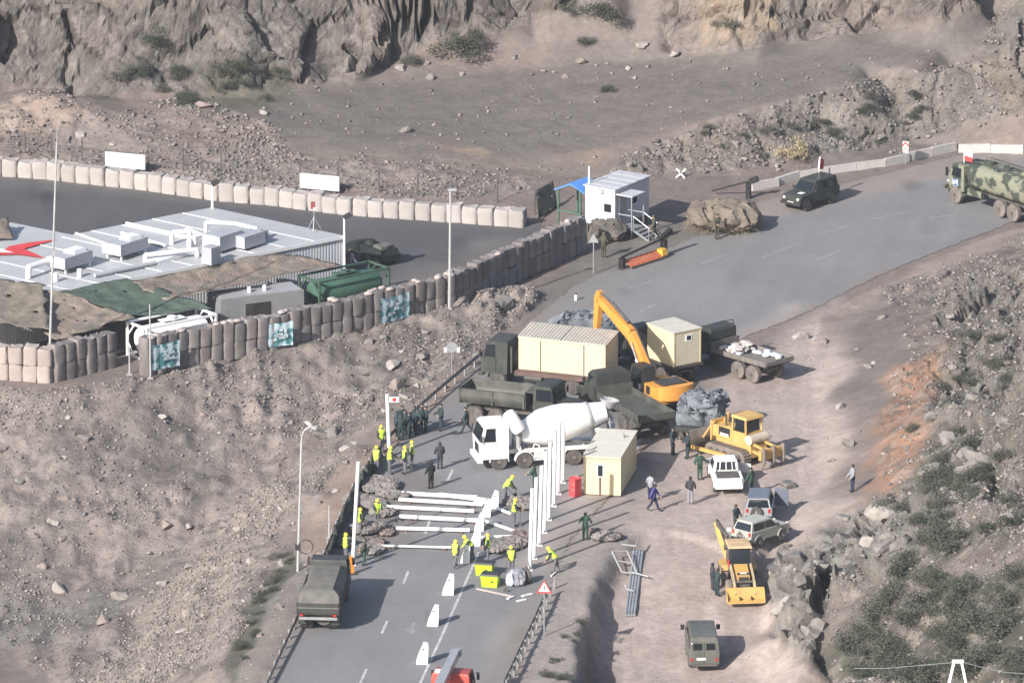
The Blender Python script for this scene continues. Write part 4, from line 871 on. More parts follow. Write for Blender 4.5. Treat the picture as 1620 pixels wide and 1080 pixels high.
# ------------------------------------------------------------ 9 cars
def car(name, label, rear, front, L_, W_, m, prof, roofm, cabin, wheels, wr, rim=SILV, rear_glass=True, group=None, sidewins=(), extra=None, roof_part=True):
    """prof: lower body, cabin: greenhouse base/top x's [xr0, xr1, xf1, xf0, z0, z1]"""
    t = vehicle(name, label, 'car', rear, front, group=group); h = W_/2
    part('body', t, m, MB().shell(prof), 30, .05)
    xr0, xr1, xf1, xf0, z0, z1 = cabin; hb, ht = h-.06, h-.2
    part('cabin', t, m, MB().shell([(xr0, z0, hb), (xf0, z0, hb), (xf1, z1-.03, ht), (xr1, z1-.03, ht)]), 30, .03)
    part('roof', t, roofm, MB().box(xr1-.03, xf1+.03, -ht-.01, ht+.01, z1-.028, z1+.03, .06, .06), bev=.015)
    def hy(z): return hb+(ht-hb)*(z-z0)/(z1-z0)
    za, zb = z0+.07, z1-.09
    def xl(a, b, z): return a+(b-a)*(z-z0)/(z1-z0)
    part('windscreen', t, GLASS, MB().quad((xl(xf0, xf1, za)+.015, -hy(za)+.08, za), (xl(xf0, xf1, za)+.015, hy(za)-.08, za), (xl(xf0, xf1, zb)+.015, hy(zb)-.08, zb), (xl(xf0, xf1, zb)+.015, -hy(zb)+.08, zb), .02))
    if rear_glass: part('rear_window', t, GLASS, MB().quad((xl(xr0, xr1, za)-.015, -hy(za)+.1, za), (xl(xr0, xr1, za)-.015, hy(za)-.1, za), (xl(xr0, xr1, zb)-.015, hy(zb)-.1, zb), (xl(xr0, xr1, zb)-.015, -hy(zb)+.1, zb), .02))
    for a, b in sidewins:
        for s in (-1, 1):
            A = lambda x, z: (max(min(x, xl(xf0, xf1, z)-.1), xl(xr0, xr1, z)+.08), s*(hy(z)+.008), z)
            part('side_window', t, GLASS, MB().quad(A(a, za), A(b, za), A(b, zb), A(a, zb), .02))
    for x in wheels:
        for s in (-1, 1): wheel(t, x, s*(h-.1), wr, .22, RUBBER, rim)
    fxx = max(q[0] for q in prof); rxx = min(q[0] for q in prof); zl = prof[0][1]
    part('front_bumper', t, BLACK if m is not WHITED else m, MB().box(fxx-.06, fxx+.1, -h+.05, h-.05, zl+.02, zl+.2), bev=.02)
    part('rear_bumper', t, BLACK if m is not WHITED else m, MB().box(rxx-.1, rxx+.06, -h+.05, h-.05, zl+.02, zl+.2), bev=.02)
    part('number_plate', t, PLATE, MB().box(rxx-.03, rxx-.008, -.26, .26, zl+.28, zl+.4))
    for s in (-1, 1):
        part('headlight', t, LAMP, MB().cyl((fxx-.06, s*(h-.3), zl+.45), (fxx+.015, s*(h-.3), zl+.45), .1, n=10))
        part('tail_light', t, REDL, MB().box(rxx-.012, rxx+.03, s*(h-.16)-.07, s*(h-.16)+.07, zl+.4, zl+.65))
        part('wing_mirror', t, BLACK, MB().box(xf0-.28, xf0-.18, s*(h+.08)-.09, s*(h+.08)+.09, z0+.05, z0+.22))
        for x in wheels: mudguard(t, x, s*(h-.02), wr, .08, m, 'wheel_arch')
    return t
t = car('pickup_truck', 'white double cab pickup with its right door open beside the bulldozer', (1153, 783), (1140, 748), 5.2, 1.8, WHITED,
        [(2.5, .45, .82), (2.55, .8, .84), (2.35, 1.02, .84), (1.15, 1.12, .88), (-2.5, 1.1, .9), (-2.55, .5, .88)], WHITED, (-.75, -.6, .5, 1.2, 1.1, 1.75), (1.6, -1.55), .38, sidewins=((-.6, .15), (.22, 1.1)))
part('cargo_bed_liner', t, STEEL, MB().box(-2.35, -.85, -.72, .72, 1.0, 1.115)); part('tailgate', t, WHITED, MB().box(-2.6, -2.555, -.8, .8, .6, 1.15))
for y in (-.4, 0, .4): part('rear_window_bar', t, WHITED, MB().beam((-.78, y, 1.15), (-.66, y*.9, 1.66), .05, .04))
part('roof_bar', t, WHITED, MB().beam((-.9, -.7, 1.12), (-.62, -.6, 1.6), .08, .08).beam((-.9, .7, 1.12), (-.62, .6, 1.6), .08, .08))
d = part('door', t, WHITED, MB().box(-.9, 0, -.03, .03, .5, 1.1), label='right door standing open'); d.location = (1.05, -.93, 0); d.rotation_euler = (0, 0, R(62))
SUVB = mat('blue_grey_paint', (.11, .13, .17), .35, var=.06, dust=.15)
t = car('off_road_car', 'silver off-road car with dark blue roof and spare wheel on its tail', (1199, 832), (1206, 802), 4.0, 1.7, SILV,
        [(1.95, .45, .78), (2.0, .8, .8), (1.85, 1.0, .8), (.95, 1.1, .84), (-1.9, 1.12, .85), (-1.95, .5, .84)], SUVB, (-1.9, -1.8, .35, 1.0, 1.1, 1.75), (1.3, -1.25), .36, sidewins=((-1.6, -.7), (-.62, .1), (.16, .9)))
sw = wheel(t, -2.1, .1, .34, .2, RUBBER, SILV, 'spare_wheel'); sw.location = (-2.1, .1, .95); sw.rotation_euler = (0, 0, R(90))
d = part('door', t, SUVB, MB().box(-.9, 0, -.03, .03, .5, 1.65), label='right door standing open'); d.location = (.85, -.87, 0); d.rotation_euler = (0, 0, R(70))
t = car('off_road_car', 'small beige two-door off-road car parked across the dirt behind the backhoe', (1171, 869), (1236, 851), 3.75, 1.65, NIVA,
        [(1.85, .42, .76), (1.88, .75, .78), (1.75, .95, .78), (.85, 1.02, .81), (-1.8, 1.05, .82), (-1.85, .45, .8)], NIVA, (-1.75, -1.5, .15, .78, 1.04, 1.62), (1.15, -1.05), .34, rim=GALV, sidewins=((-1.5, -.5), (-.4, .55)))
# green jeep with flag
JEEP = mat('dark_army_green', (.022, .028, .024), .35, var=.1, dust=.12)
t = car('army_jeep', 'dark green army jeep with a little flag driving past the parapet', (1317, 314), (1248, 336), 4.3, 1.8, JEEP,
        [(2.1, .5, .8), (2.18, .9, .82), (1.95, 1.12, .82), (.85, 1.22, .88), (-2.05, 1.22, .9), (-2.1, .55, .88)], JEEP, (-2.0, -1.9, .3, .9, 1.2, 1.9), (1.35, -1.3), .4, rim=STEEL, sidewins=((-1.7, -.9), (-.8, 0), (.08, .8)))
part('emblem_plate', t, PLATE, MB().box(1.2, 1.6, .1, .5, 1.215, 1.235)); part('number_plate', t, PLATE, MB().box(2.19, 2.22, -.26, .26, .62, .74))
FLW = mat('flag_white', (.75, .75, .76), .8); FLR = mat('flag_red', (.5, .05, .05), .8); FLB = mat('flag_blue', (.06, .1, .4), .8)
fl = part('flag_pole', t, WHITE, MB().cyl((-1.6, -.6, 1.9), (-1.75, -.6, 3.0), .035, n=6)); part('flag', fl, FLR, MB().quad((-1.62, -.62, 2.15), (-2.3, -.75, 2.0), (-2.4, -.8, 2.65), (-1.74, -.62, 2.95), .02)); part('flag_stripe', fl, FLW, MB().quad((-1.6, -.65, 2.2), (-1.75, -.67, 2.2), (-1.88, -.67, 2.95), (-1.75, -.65, 2.98), .05))
# van from behind
VAN = mat('van_green', (.075, .085, .072), .5, var=.12, dust=.35)
t = vehicle('army_van', 'grey-green forward control van seen from behind low on the dirt lane', 'van', (1113, 1060), (1108, 1029))
part('body', t, VAN, MB().shell([(2.1, .42, .88), (2.2, .95, .92), (2.05, 1.3, .92), (1.8, 1.9, .84), (1.5, 2.06, .74), (-1.95, 2.06, .74), (-2.15, 1.88, .84), (-2.2, 1.2, .92), (-2.2, .42, .9)]), 35, .06)
part('windscreen', t, GLASS, MB().quad((2.06, -.8, 1.38), (2.06, .8, 1.38), (1.84, .72, 1.85), (1.84, -.72, 1.85), .03))
for s in (-1, 1):
    part('rear_window', t, GLASS, MB().quad((-2.205, s*.12, 1.35), (-2.205, s*.68, 1.35), (-2.175, s*.64, 1.75), (-2.175, s*.12, 1.75), .02))
    for a_, b_ in ((-1.8, -.9), (-.75, .15), (.4, 1.3)): part('side_window', t, GLASS, MB().quad((a_, s*.915, 1.35), (b_, s*.915, 1.35), (b_, s*.862, 1.75), (a_, s*.862, 1.75), .02))
    part('wing_mirror', t, BLACK, MB().box(1.75, 1.85, s*1.08-.12, s*1.08+.12, 1.4, 1.7)); part('headlight', t, LAMP, MB().cyl((2.14, s*.6, .85), (2.22, s*.6, .85), .11, n=10)); part('tail_light', t, REDL, MB().box(-2.23, -2.19, s*.75-.07, s*.75+.07, .65, .85))
    for x in (1.25, -1.15): wheel(t, x, s*.8, .38, .22)
part('number_plate', t, PLATE, MB().box(-2.23, -2.205, -.1, .45, .72, .86)); part('rear_door_lamp', t, LAMP, MB().box(-2.215, -2.185, .7, .78, 1.72, 1.8)); part('rear_bumper', t, STEEL, MB().box(-2.3, -2.2, -.8, .8, .35, .5)); part('door_seam', t, BLACK, MB().box(-2.207, -2.2, -.01, .01, .5, 1.85))
# ------------------------------------------------------------ 10 covered army truck at the roadside
t = vehicle('covered_truck', 'olive army truck with canvas cover parked against the guardrail, seen from behind', 'truck', (504, 1000), (523, 944))
cabover(t, 2.4, 4.0, 1.0, 2.7, 2.4, OLIVE); chassis(t, -3.7, 3.2, .9); axles(t, (2.9, -1.3, -2.6), .98, .56, .4, dual=(1, 2))
flatbed(t, -3.8, 2.1, 1.3, 2.5, OLIVE, board=.6)
part('canvas_cover', t, CANVAS, MB().shell([(-3.92, 1.6, 1.27), (2.1, 1.6, 1.27), (2.14, 2.2, 1.24), (2.05, 2.45, 1.05), (1.9, 2.56, .8), (-2.9, 2.56, .8), (-3.2, 2.44, 1.05), (-3.4, 2.2, 1.22)]), 30, .06)
part('spare_wheel', t, RUBBER, MB().cyl((-3.5, -.3, .95), (-3.2, -.3, .95), .5, n=16), 40)
for s in (-1, 1): part('mudguard', t, OLIVE, MB().box(-3.4, -3.36, s*1.0-.25, s*1.0+.25, .45, 1.15)); part('tail_light', t, REDL, MB().box(-3.9, -3.86, s*1.0-.1, s*1.0+.1, 1.12, 1.24))
part('rear_bar', t, GALV, MB().box(-3.92, -3.84, -1.15, 1.15, .9, 1.06))
# ------------------------------------------------------------ 11 camouflaged tanker
t = vehicle('tanker_truck', 'camouflage painted army tanker with tilted flag on its cab at the road bend', 'truck', (1641, 352), (1515, 312))
bonnet = None
part('cab', t, CAMO, MB().shell([(2.2, 1.0, 1.2), (3.7, 1.0, 1.2), (3.72, 1.85, 1.2), (3.5, 2.75, 1.1), (2.3, 2.8, 1.1)]), 0, .05, label='cab with blue emblem on the door')
part('bonnet', t, CAMO, MB().shell([(3.65, 1.0, .8), (4.3, .95, .75), (4.3, 1.65, .72), (3.7, 1.86, .8)]), 0, .05)
part('windscreen', t, GLASS, MB().quad((3.735, -1.05, 1.95), (3.735, 1.05, 1.95), (3.55, 1.0, 2.62), (3.55, -1.0, 2.62), .02)); part('bumper', t, STEEL, MB().box(4.25, 4.45, -1.15, 1.15, .8, 1.05))
for s in (-1, 1):
    part('side_window', t, GLASS, MB().quad((2.55, s*1.21, 1.95), (3.5, s*1.21, 1.95), (3.38, s*1.13, 2.58), (2.55, s*1.13, 2.58), .02)); part('mirror', t, BLACK, MB().box(3.7, 3.78, s*1.42-.1, s*1.42+.1, 1.9, 2.5).beam((3.7, s*1.15, 2.2), (3.72, s*1.36, 2.2), .04, .04))
    mudguard(t, 3.1, s*1.0, .62, .5, CAMO); part('headlight', t, LAMP, MB().cyl((4.28, s*.75, 1.3), (4.34, s*.75, 1.3), .11, n=10))
part('door_emblem', t, mat('blue_emblem', (.12, .2, .42), .6, col2=(.5, .52, .55), c2scale=5), MB().box(2.75, 3.35, 1.203, 1.222, 1.25, 1.75))
axles(t, (3.1, -1.6, -3.0), 1.05, .62, .42, m=DUSTRUB); chassis(t, -4.0, 4.2, 1.05)
mb = MB(); pr = []
for i in range(20):
    a_ = 2*math.pi*i/20; ca, sa = math.cos(a_), math.sin(a_); e = .62
    pr.append((1.22*math.copysign(abs(ca)**e, ca), 2.2+.95*math.copysign(abs(sa)**e, sa)))
n = 20; v = [(x, y, z) for x in (-4.05,) for y, z in [(q[0]*.9, 2.2+(q[1]-2.2)*.9) for q in pr]]+[(x, y, z) for x in (-3.9, 1.75) for y, z in pr]+[(1.9, q[0]*.9, 2.2+(q[1]-2.2)*.9) for q in pr]
mb.add(v, [(k*n+i, k*n+(i+1) % n, (k+1)*n+(i+1) % n, (k+1)*n+i) for k in range(3) for i in range(n)]+[tuple(range(n)), tuple(range(3*n, 4*n))])
part('tank', t, CAMO, mb, 35)
for x in (-2.9, -1.1, .7): part('manhole', t, CAMO, MB().cyl((x, 0, 3.12), (x, 0, 3.34), .32, n=12)); 
part('top_rail', t, DGREEN, MB().tube([(-3.8, .75, 3.25), (1.6, .75, 3.25)], .05).tube([(-3.8, -.75, 3.25), (1.6, -.75, 3.25)], .05)); part('side_locker', t, CAMO, MB().box(.2, 1.7, 1.06, 1.3, .95, 1.4)); part('spare_wheel', t, RUBBER, MB().cyl((1.98, -.4, 1.75), (2.2, -.4, 1.75), .58, n=16), 40)
fl = part('flag_pole', t, WHITE, MB().cyl((3.0, .5, 2.8), (3.0, .5, 3.7), .03, n=6)); part('flag', fl, FLW, MB().quad((3.0, .5, 3.35), (2.3, .35, 3.3), (2.3, .35, 3.65), (3.0, .5, 3.7), .02)); part('flag_stripe', fl, FLR, MB().quad((3.0, .5, 3.0), (2.3, .35, 2.95), (2.3, .35, 3.29), (3.0, .5, 3.34), .02))
# ------------------------------------------------------------ 12 backhoe loader
t = vehicle('backhoe_loader', 'yellow backhoe loader with its bucket on the dirt, facing the viewer', 'backhoe', (1163, 905), (1179, 957))
wheel(t, -1.2, .85, .68, .45, DUSTRUB, YEL); wheel(t, -1.2, -.85, .68, .45, DUSTRUB, YEL); wheel(t, 1.1, .85, .5, .36, DUSTRUB, YEL); wheel(t, 1.1, -.85, .5, .36, DUSTRUB, YEL)
part('axle', t, STEEL, _ax((-1.2,), .8, .68).cyl((1.1, -.8, .5), (1.1, .8, .5), .1, n=8)); part('chassis', t, STEEL, MB().box(-2.0, 1.6, -.4, .4, .55, .95))
part('bonnet', t, YEL, MB().shell([(-.1, .95, .42), (1.6, .95, .38), (1.65, 1.35, .37), (-.1, 1.65, .42)]), 0, .05); part('grille', t, BLACK, MB().box(1.655, 1.68, -.3, .3, .98, 1.3)); part('bonnet_badge', t, PLATE, MB().box(1.2, 1.45, -.2, .2, 1.435, 1.45)); part('hood_vent', t, BLACK, MB().box(.9, 1.5, -.36, .36, 1.40, 1.43))
part('cab', t, BLACK, MB().shell([(-1.6, .95, .68), (-.1, .95, .68), (.0, 1.6, .7), (-.2, 2.62, .64), (-1.55, 2.62, .64)]), 0, .03)
part('windscreen', t, GLASS, MB().quad((.02, -.58, 1.65), (.02, .58, 1.65), (-.17, .55, 2.5), (-.17, -.55, 2.5), .02)); part('roof', t, mat('faded_orange_roof', (.55, .36, .2), .6, dust=.3), MB().box(-1.75, .05, -.74, .74, 2.625, 2.75, .06, .06), bev=.03)
for s in (-1, 1):
    part('loader_arm', t, mat('dusty_yellow', (.45, .36, .2), .6, dust=.45), MB().beam((-.1, s*.62, 1.55), (1.75, s*.62, 1.0), .14, .26).beam((1.75, s*.62, 1.0), (2.45, s*.62, .42), .14, .24)); part('fender', t, YEL, MB().prism([(-2.0, .95), (-1.9, 1.4), (-.6, 1.4), (-.45, 1.1), (-.5, 1.1), (-.65, 1.33), (-1.85, 1.33), (-1.94, .95)], s*.85-.24, s*.85+.24))
    part('side_window', t, GLASS, MB().quad((-1.45, s*.695, 1.65), (-.15, s*.695, 1.65), (-.28, s*.66, 2.5), (-1.45, s*.66, 2.5), .02))
part('arm_crossbar', t, STEEL, MB().cyl((1.7, -.6, 1.0), (1.7, .6, 1.0), .08, n=8)); part('red_lamp', t, RED, MB().box(-.05, .1, -.78, -.7, 1.5, 1.9))
mb = MB().prism([(2.3, .85), (2.38, .05), (3.05, .03), (3.05, .1), (2.5, .16), (2.4, .85)], -1.15, 1.15); 
for s in (-1, 1): mb.prism([(2.36, .8), (2.4, .05), (3.05, .04)], s*1.15-.02, s*1.15+.02)
bk = part('loader_bucket', t, YEL, mb)
for y in (-.35, .35): part('bucket_hook', bk, BLACK, MB().box(2.42, 2.8, y-.03, y+.03, .17, .32))
bb0 = Vector((-2.25, -.3, .95)); bb1 = Vector((-3.4, -1.05, 3.35)); bb2 = Vector((-2.1, -.5, 2.75))
part('swing_post', t, YEL, MB().box(-2.4, -2.0, -.6, 0, .6, 1.3)); part('stabiliser', t, STEEL, MB().box(-2.15, -1.98, -1.1, -.95, .02, 1.1).box(-2.15, -1.98, .95, 1.1, .02, 1.1).box(-2.16, -1.97, -.94, .94, .7, .95))
bo = part('boom', t, YEL, MB().beam(bb0, bb0.lerp(bb1, .55), .26, .4, .28, .55).beam(bb0.lerp(bb1, .55), bb1, .28, .55, .22, .3)); part('hose', bo, BLACK, MB().tube([bb0+Vector((.25, 0, .3)), bb0.lerp(bb1, .6)+Vector((.3, 0, .2)), bb1+Vector((.1, 0, .2))], .05))
part('dipper', t, STEEL, MB().beam(bb1, bb2, .2, .3, .16, .2)); part('work_lamp', t, LAMP, MB().obox(bb2+Vector((-.35, .1, .35)), (.2, .25, .22)))
part('digger_bucket', t, STEEL, MB().prism([(-2.2, 2.65), (-1.75, 2.6), (-1.55, 2.2), (-1.9, 1.95), (-2.3, 2.15), (-1.95, 2.2), (-1.85, 2.4)], -.75, -.3))
# ------------------------------------------------------------ 13 crane truck at the lower edge
t = vehicle('crane_truck', 'red truck crane with silver telescopic boom at the bottom edge of the road', 'crane truck', (687, 1190), (713, 1131))
REDC = mat('red_cab', (.5, .055, .035), .4, var=.1, dust=.12)
cabover(t, 2.6, 4.3, .95, 2.75, 2.4, REDC); chassis(t, -4.0, 3.6, .95); axles(t, (3.2, -1.6, -2.9), 1.0, .54, .36, dual=(1, 2)); part('deck', t, STEEL, MB().box(-4.1, 2.3, -1.2, 1.2, 1.2, 1.4))
part('turntable', t, REDC, MB().box(-2.6, -.8, -1.0, 1.0, 1.45, 2.3), bev=.04); part('boom', t, SILV, MB().beam((-2.6, .2, 2.5), (2.2, .15, 3.0), .55, .6).beam((2.2, .15, 3.0), (5.0, .1, 3.3), .46, .5)); part('boom_head', t, GALV, MB().box(4.9, 5.4, -.2, .4, 3.1, 3.5)); part('roof_vent', t, WHITE, MB().box(2.7, 3.2, .35, .95, 2.76, 2.85))
# the dark armoured vehicle in the shade of the base building
CARR = mat('shaded_green_paint', (.014, .018, .016), .7, var=.2)  # green deepened to near black, the building's shade put into the colour
t = vehicle('armoured_carrier', 'dark armoured carrier parked in the shade of the white base building', 'armoured vehicle', (612, 420), (566, 404))
part('hull', t, CARR, MB().shell([(-3.0, .6, 1.2), (2.9, .6, 1.1), (3.4, 1.1, 1.1), (2.4, 1.7, 1.0), (-2.9, 1.8, 1.05), (-3.1, 1.2, 1.2)]), 0, .05); axles(t, (2.1, .7, -.8, -2.2), 1.15, .5, .35)
part('turret', t, CARR, MB().cyl((.3, 0, 1.75), (.3, 0, 2.15), .65, .5, n=14)); part('gun', t, STEEL, MB().cyl((.7, 0, 1.98), (2.3, 0, 2.1), .05, n=8))
part('hatch', t, CARR, MB().box(1.3, 1.9, .1, .7, 1.72, 1.8).box(1.3, 1.9, -.7, -.1, 1.72, 1.8)); part('stowage', t, CANVAS, MB().box(-2.6, -1.2, -.8, .8, 1.8, 2.1), bev=.06); t.scale = (.66, .66, .66)
# ------------------------------------------------------------ walls of filled bags
BAGW = mat('pale_bag_cloth', (.345, .318, .30), .9, var=.12, rnd=.12, dust=.2, bump=.02, bscale=5)
BAGD = mat('weathered_bag_cloth', (.165, .148, .146), .95, var=.3, rnd=.28, dust=.22, bump=.02, bscale=5)
BAGP = mat('pinkish_bag_cloth', (.34, .285, .265), .95, var=.15, rnd=.15, dust=.25)
def bag_mesh(w_, d, h, seed, m, n=5):
    """a square filled bag: bulging sides, sagging uneven top"""
    rnd = random.Random(seed); mb = MB(); rows = []
    for k in range(n):
        z = h*k/(n-1); bl = 1+.055*math.sin(math.pi*k/(n-1))-.05*(k == n-1)
        ring = []
        for i in range(12):
            a = 2*math.pi*(i+.5)/12; ca, sa = math.cos(a), math.sin(a); e = .38
            x = w_/2*math.copysign(abs(ca)**e, ca)*bl; y = d/2*math.copysign(abs(sa)**e, sa)*bl
            ring.append((x+rnd.uniform(-.02, .02), y+rnd.uniform(-.02, .02), z+(rnd.uniform(-.07, .05) if k == n-1 else 0)))
        rows.append(ring)
    v = [q for r in rows for q in r]; f = [(k*12+i, k*12+(i+1) % 12, (k+1)*12+(i+1) % 12, (k+1)*12+i) for k in range(n-1) for i in range(12)]
    v.append((0, 0, h-.08)); c = len(v)-1
    f += [((n-1)*12+i, (n-1)*12+(i+1) % 12, c) for i in range(12)]
    mb.add(v, f); return mb.mesh('bag', m, 50)
def along(pts, pitch):
    """evenly spaced places along a ground line: (point, heading)"""
    P_ = [G(*q) for q in pts]; out = []; d = 0.; nxt = pitch/2
    for a, b in zip(P_[:-1], P_[1:]):
        L_ = (b-a).xy.length
        while nxt <= d+L_:
            t = (nxt-d)/L_; out.append((a.lerp(b, t), math.atan2(b.y-a.y, b.x-a.x))); nxt += pitch
        d += L_
    return out
def bag_wall(name, label, cat, pts, pitch, rows, w_, d, h, m, seed, z0=0, tops=None):
    pl = along(pts, pitch); t = thing(name, label, cat, (pl[len(pl)//2][0].x, pl[len(pl)//2][0].y, z0)); ms = [bag_mesh(w_, d, h, seed+i, m) for i in range(5)]; inv = Vector((t.location.x, t.location.y, 0)); rnd = random.Random(seed)
    for k in range(rows):
        for i, (q, a) in enumerate(pl):
            o = part('bag', t, None, ms[(i*3+k*2+rnd.randint(0, 4)) % 5]); o.location = (q.x-inv.x+rnd.uniform(-.03, .03), q.y-inv.y+rnd.uniform(-.03, .03), k*(h-.05)); o.rotation_euler = (rnd.uniform(-.04, .04), rnd.uniform(-.035, .035), a+rnd.uniform(-.09, .09)+math.pi*rnd.randint(0, 1))
            o.scale = (1, 1, rnd.uniform(.9, 1.07))
    return t, pl
bag_wall('bag_wall', 'long low row of pale filled bags along the far edge of the dark yard', 'bag wall', [(-20, 276), (70, 281), (148, 290), (223, 298), (347, 316), (423, 322), (548, 338), (649, 345), (843, 359)], 1.115, 1, 1.10, .95, 1.2, BAGW, 5)
wall, wpl = bag_wall('bag_wall', 'long two-tier wall of weathered brown bags with teal banners hung on it', 'bag wall', [(226, 594), (285, 580), (420, 553), (504, 530), (587, 512), (709, 482), (800, 448), (915, 398)], .88, 2, .86, .9, 1.28, BAGD, 21)
# pale lumps added to stand in for the long wall's sunlit bag tops
LITCAP = mat('pale_sandbag', (.40, .34, .32), .9, var=.15)
sb = [blob('sandbag', None, LITCAP, (.6, .42, .24), .04, 90+i, sub=2, boxy=.35, sc=.3) for i in range(2)]; SBM = [o.data for o in sb]
for o in sb: bpy.data.objects.remove(o)
rnd = random.Random(3)
for i, (q, a) in enumerate(wpl):
    if rnd.random() < (.6 if i < 30 else .2):
        for k in range(rnd.randint(1, 2)):
            o = bpy.data.objects.new('sandbag', SBM[rnd.randint(0, 1)]); COL.objects.link(o)
            o.location = (q.x+rnd.uniform(-.3, .3), q.y+.05+k*.32-.15, 2.4); o.rotation_euler = (0, 0, a+rnd.uniform(-.4, .4))
            tag(o, 'pale cap added for a sunlit bag top on the two-tier brown wall', 'sandbag', 'pale caps added for the sunlit top of the brown wall')
bag_wall('bag_wall', 'short brown two-tier bag wall on the left beside the dark net gate', 'bag wall', [(82, 603), (172, 580)], .88, 2, .86, .95, 1.25, BAGD, 33)
bag_wall('bag_wall', 'pinkish two-tier bag wall facing the viewer at the left edge of the photo', 'bag wall', [(-30, 596), (80, 604)], .98, 2, .95, .95, 1.2, BAGP, 41)
bag_wall('bag_wall', 'short tall stack of grey bags where the brown wall ends by the white hut', 'bag wall', [(898, 402), (925, 393)], .8, 2, .78, .8, 1.2, mat('grey_bag_cloth', (.24, .225, .215), .95, var=.2), 47)
# banners on the wall
TEAL = mat('teal_banner', (.055, .17, .19), .6, var=.3, scale=1.2, col2=(.33, .42, .46), c2scale=1.5)
BANP = mat('banner_print', (.42, .48, .52), .6, var=.3)
def banner(label, x0, y0, x1, y1, h):
    a = G(x0, y0); b = G(x1, y1); d = b-a; L_ = d.length; n = Vector((d.y, -d.x, 0)).normalized(); a += n*.56; b += n*.56
    t = thing('banner', label, 'banner', (a.x, a.y, 0), math.atan2(d.y, d.x))
    mb = MB(); N, M_ = 12, 6; v = []
    for j in range(M_+1):
        for i in range(N+1):
            v.append((L_*i/N, .05*math.sin(i*1.9)+.03*math.sin(j*2.3+i), .45+(h-.45)*j/M_-.1*math.sin(math.pi*i/N)*(j == M_)))
    mb.add(v, [(j*(N+1)+i, j*(N+1)+i+1, (j+1)*(N+1)+i+1, (j+1)*(N+1)+i) for j in range(M_) for i in range(N)])
    me = mb.mesh('cloth', TEAL, 60); part('cloth', t, None, me)
    rr = random.Random(int(x0)); mb = MB()
    for k in range(7):
        x = L_*rr.uniform(.15, .7); z = rr.uniform(.8, h-.45); w_ = rr.uniform(.2, .55); hh = rr.uniform(.1, .3)
        mb.box(x, min(x+w_, L_-.1), -.1, -.085, z, z+hh, rr.uniform(0, .1))
    part('print', t, BANP, mb, kind='stuff')
banner('teal banner on the brown bag wall just right of the white tank', 414, 553, 459, 545, 2.1)
banner('teal banner on the brown bag wall in front of the green tank frame', 592, 513, 638, 503, 2.2)
banner('teal banner on the near end of the brown wall beside the net gate', 229, 595, 276, 585, 2.2)
# ------------------------------------------------------------ fence and boards behind the yard
WIRE = mat('fence_wire', (.12, .12, .12), .6); POST = mat('dark_post', (.06, .058, .056), .7, dust=.2)
def post_fence(label, cat, posts, h, wires, r=.045, m=POST):
    g = [G(*q) for q in posts]; t = thing('wire_fence', label, cat, g[len(g)//2]); o0 = t.location
    me = MB().cyl((0, 0, -.2), (0, 0, h), r, n=6).mesh('post', m)
    for q in g:
        o = part('post', t, None, me); o.location = q-o0
    for k in range(wires):
        z = h*(k+1)/wires-.05; mb = MB()
        for a, b in zip(g[:-1], g[1:]): mb.cyl(a-o0+Vector((0, 0, z)), b-o0+Vector((0, 0, z)), .014, n=4)
        part('wire', t, WIRE, mb)
    return t
post_fence('thin wire fence on dark posts behind the pale bag row', 'fence', [(-20, 241), (40, 245), (82, 249), (130, 254), (235, 266), (290, 271), (350, 278), (415, 285), (475, 292), (535, 298), (600, 304), (661, 310), (722, 315), (787, 321), (846, 338)], 1.7, 5)
BOARD = mat('white_board', (.85, .85, .84), .6, var=.02)
def whiteboard(label, x0, y0, x1, y1, h, zb):
    a = G(x0, y0); b = G(x1, y1); d = b-a; L_ = d.xy.length; t = thing('board_sign', label, 'board', (a.x, a.y, min(a.z, b.z)), math.atan2(d.y, d.x))
    part('panel', t, BOARD, MB().box(0, L_, -.03, .03, zb, zb+h)); part('frame', t, GREYP, MB().box(-.05, L_+.05, .034, .07, zb-.05, zb+h+.05))
    for x in (.3, L_-.3): part('leg', t, POST, MB().box(x-.05, x+.05, .074, .14, -.3, zb+h))
whiteboard('blank white board behind the pale bags, the left of the pair', 167, 268, 229, 276, 1.0, .35)
whiteboard('blank white board behind the pale bags, the right of the pair', 475, 301, 536, 308, 1.0, .25)
NETD = mat('dark_camouflage_net', (.05, .052, .045), .95, var=.5, scale=3, bump=.05, bscale=6)
NETB = mat('brown_camouflage_net', (.21, .165, .135), .95, var=.3, scale=1.2, bump=.08, bscale=5, col2=(.155, .135, .11), c2scale=.9)
NETG = mat('green_camouflage_net', (.062, .088, .068), .95, var=.3, scale=1.4, bump=.06, bscale=5)
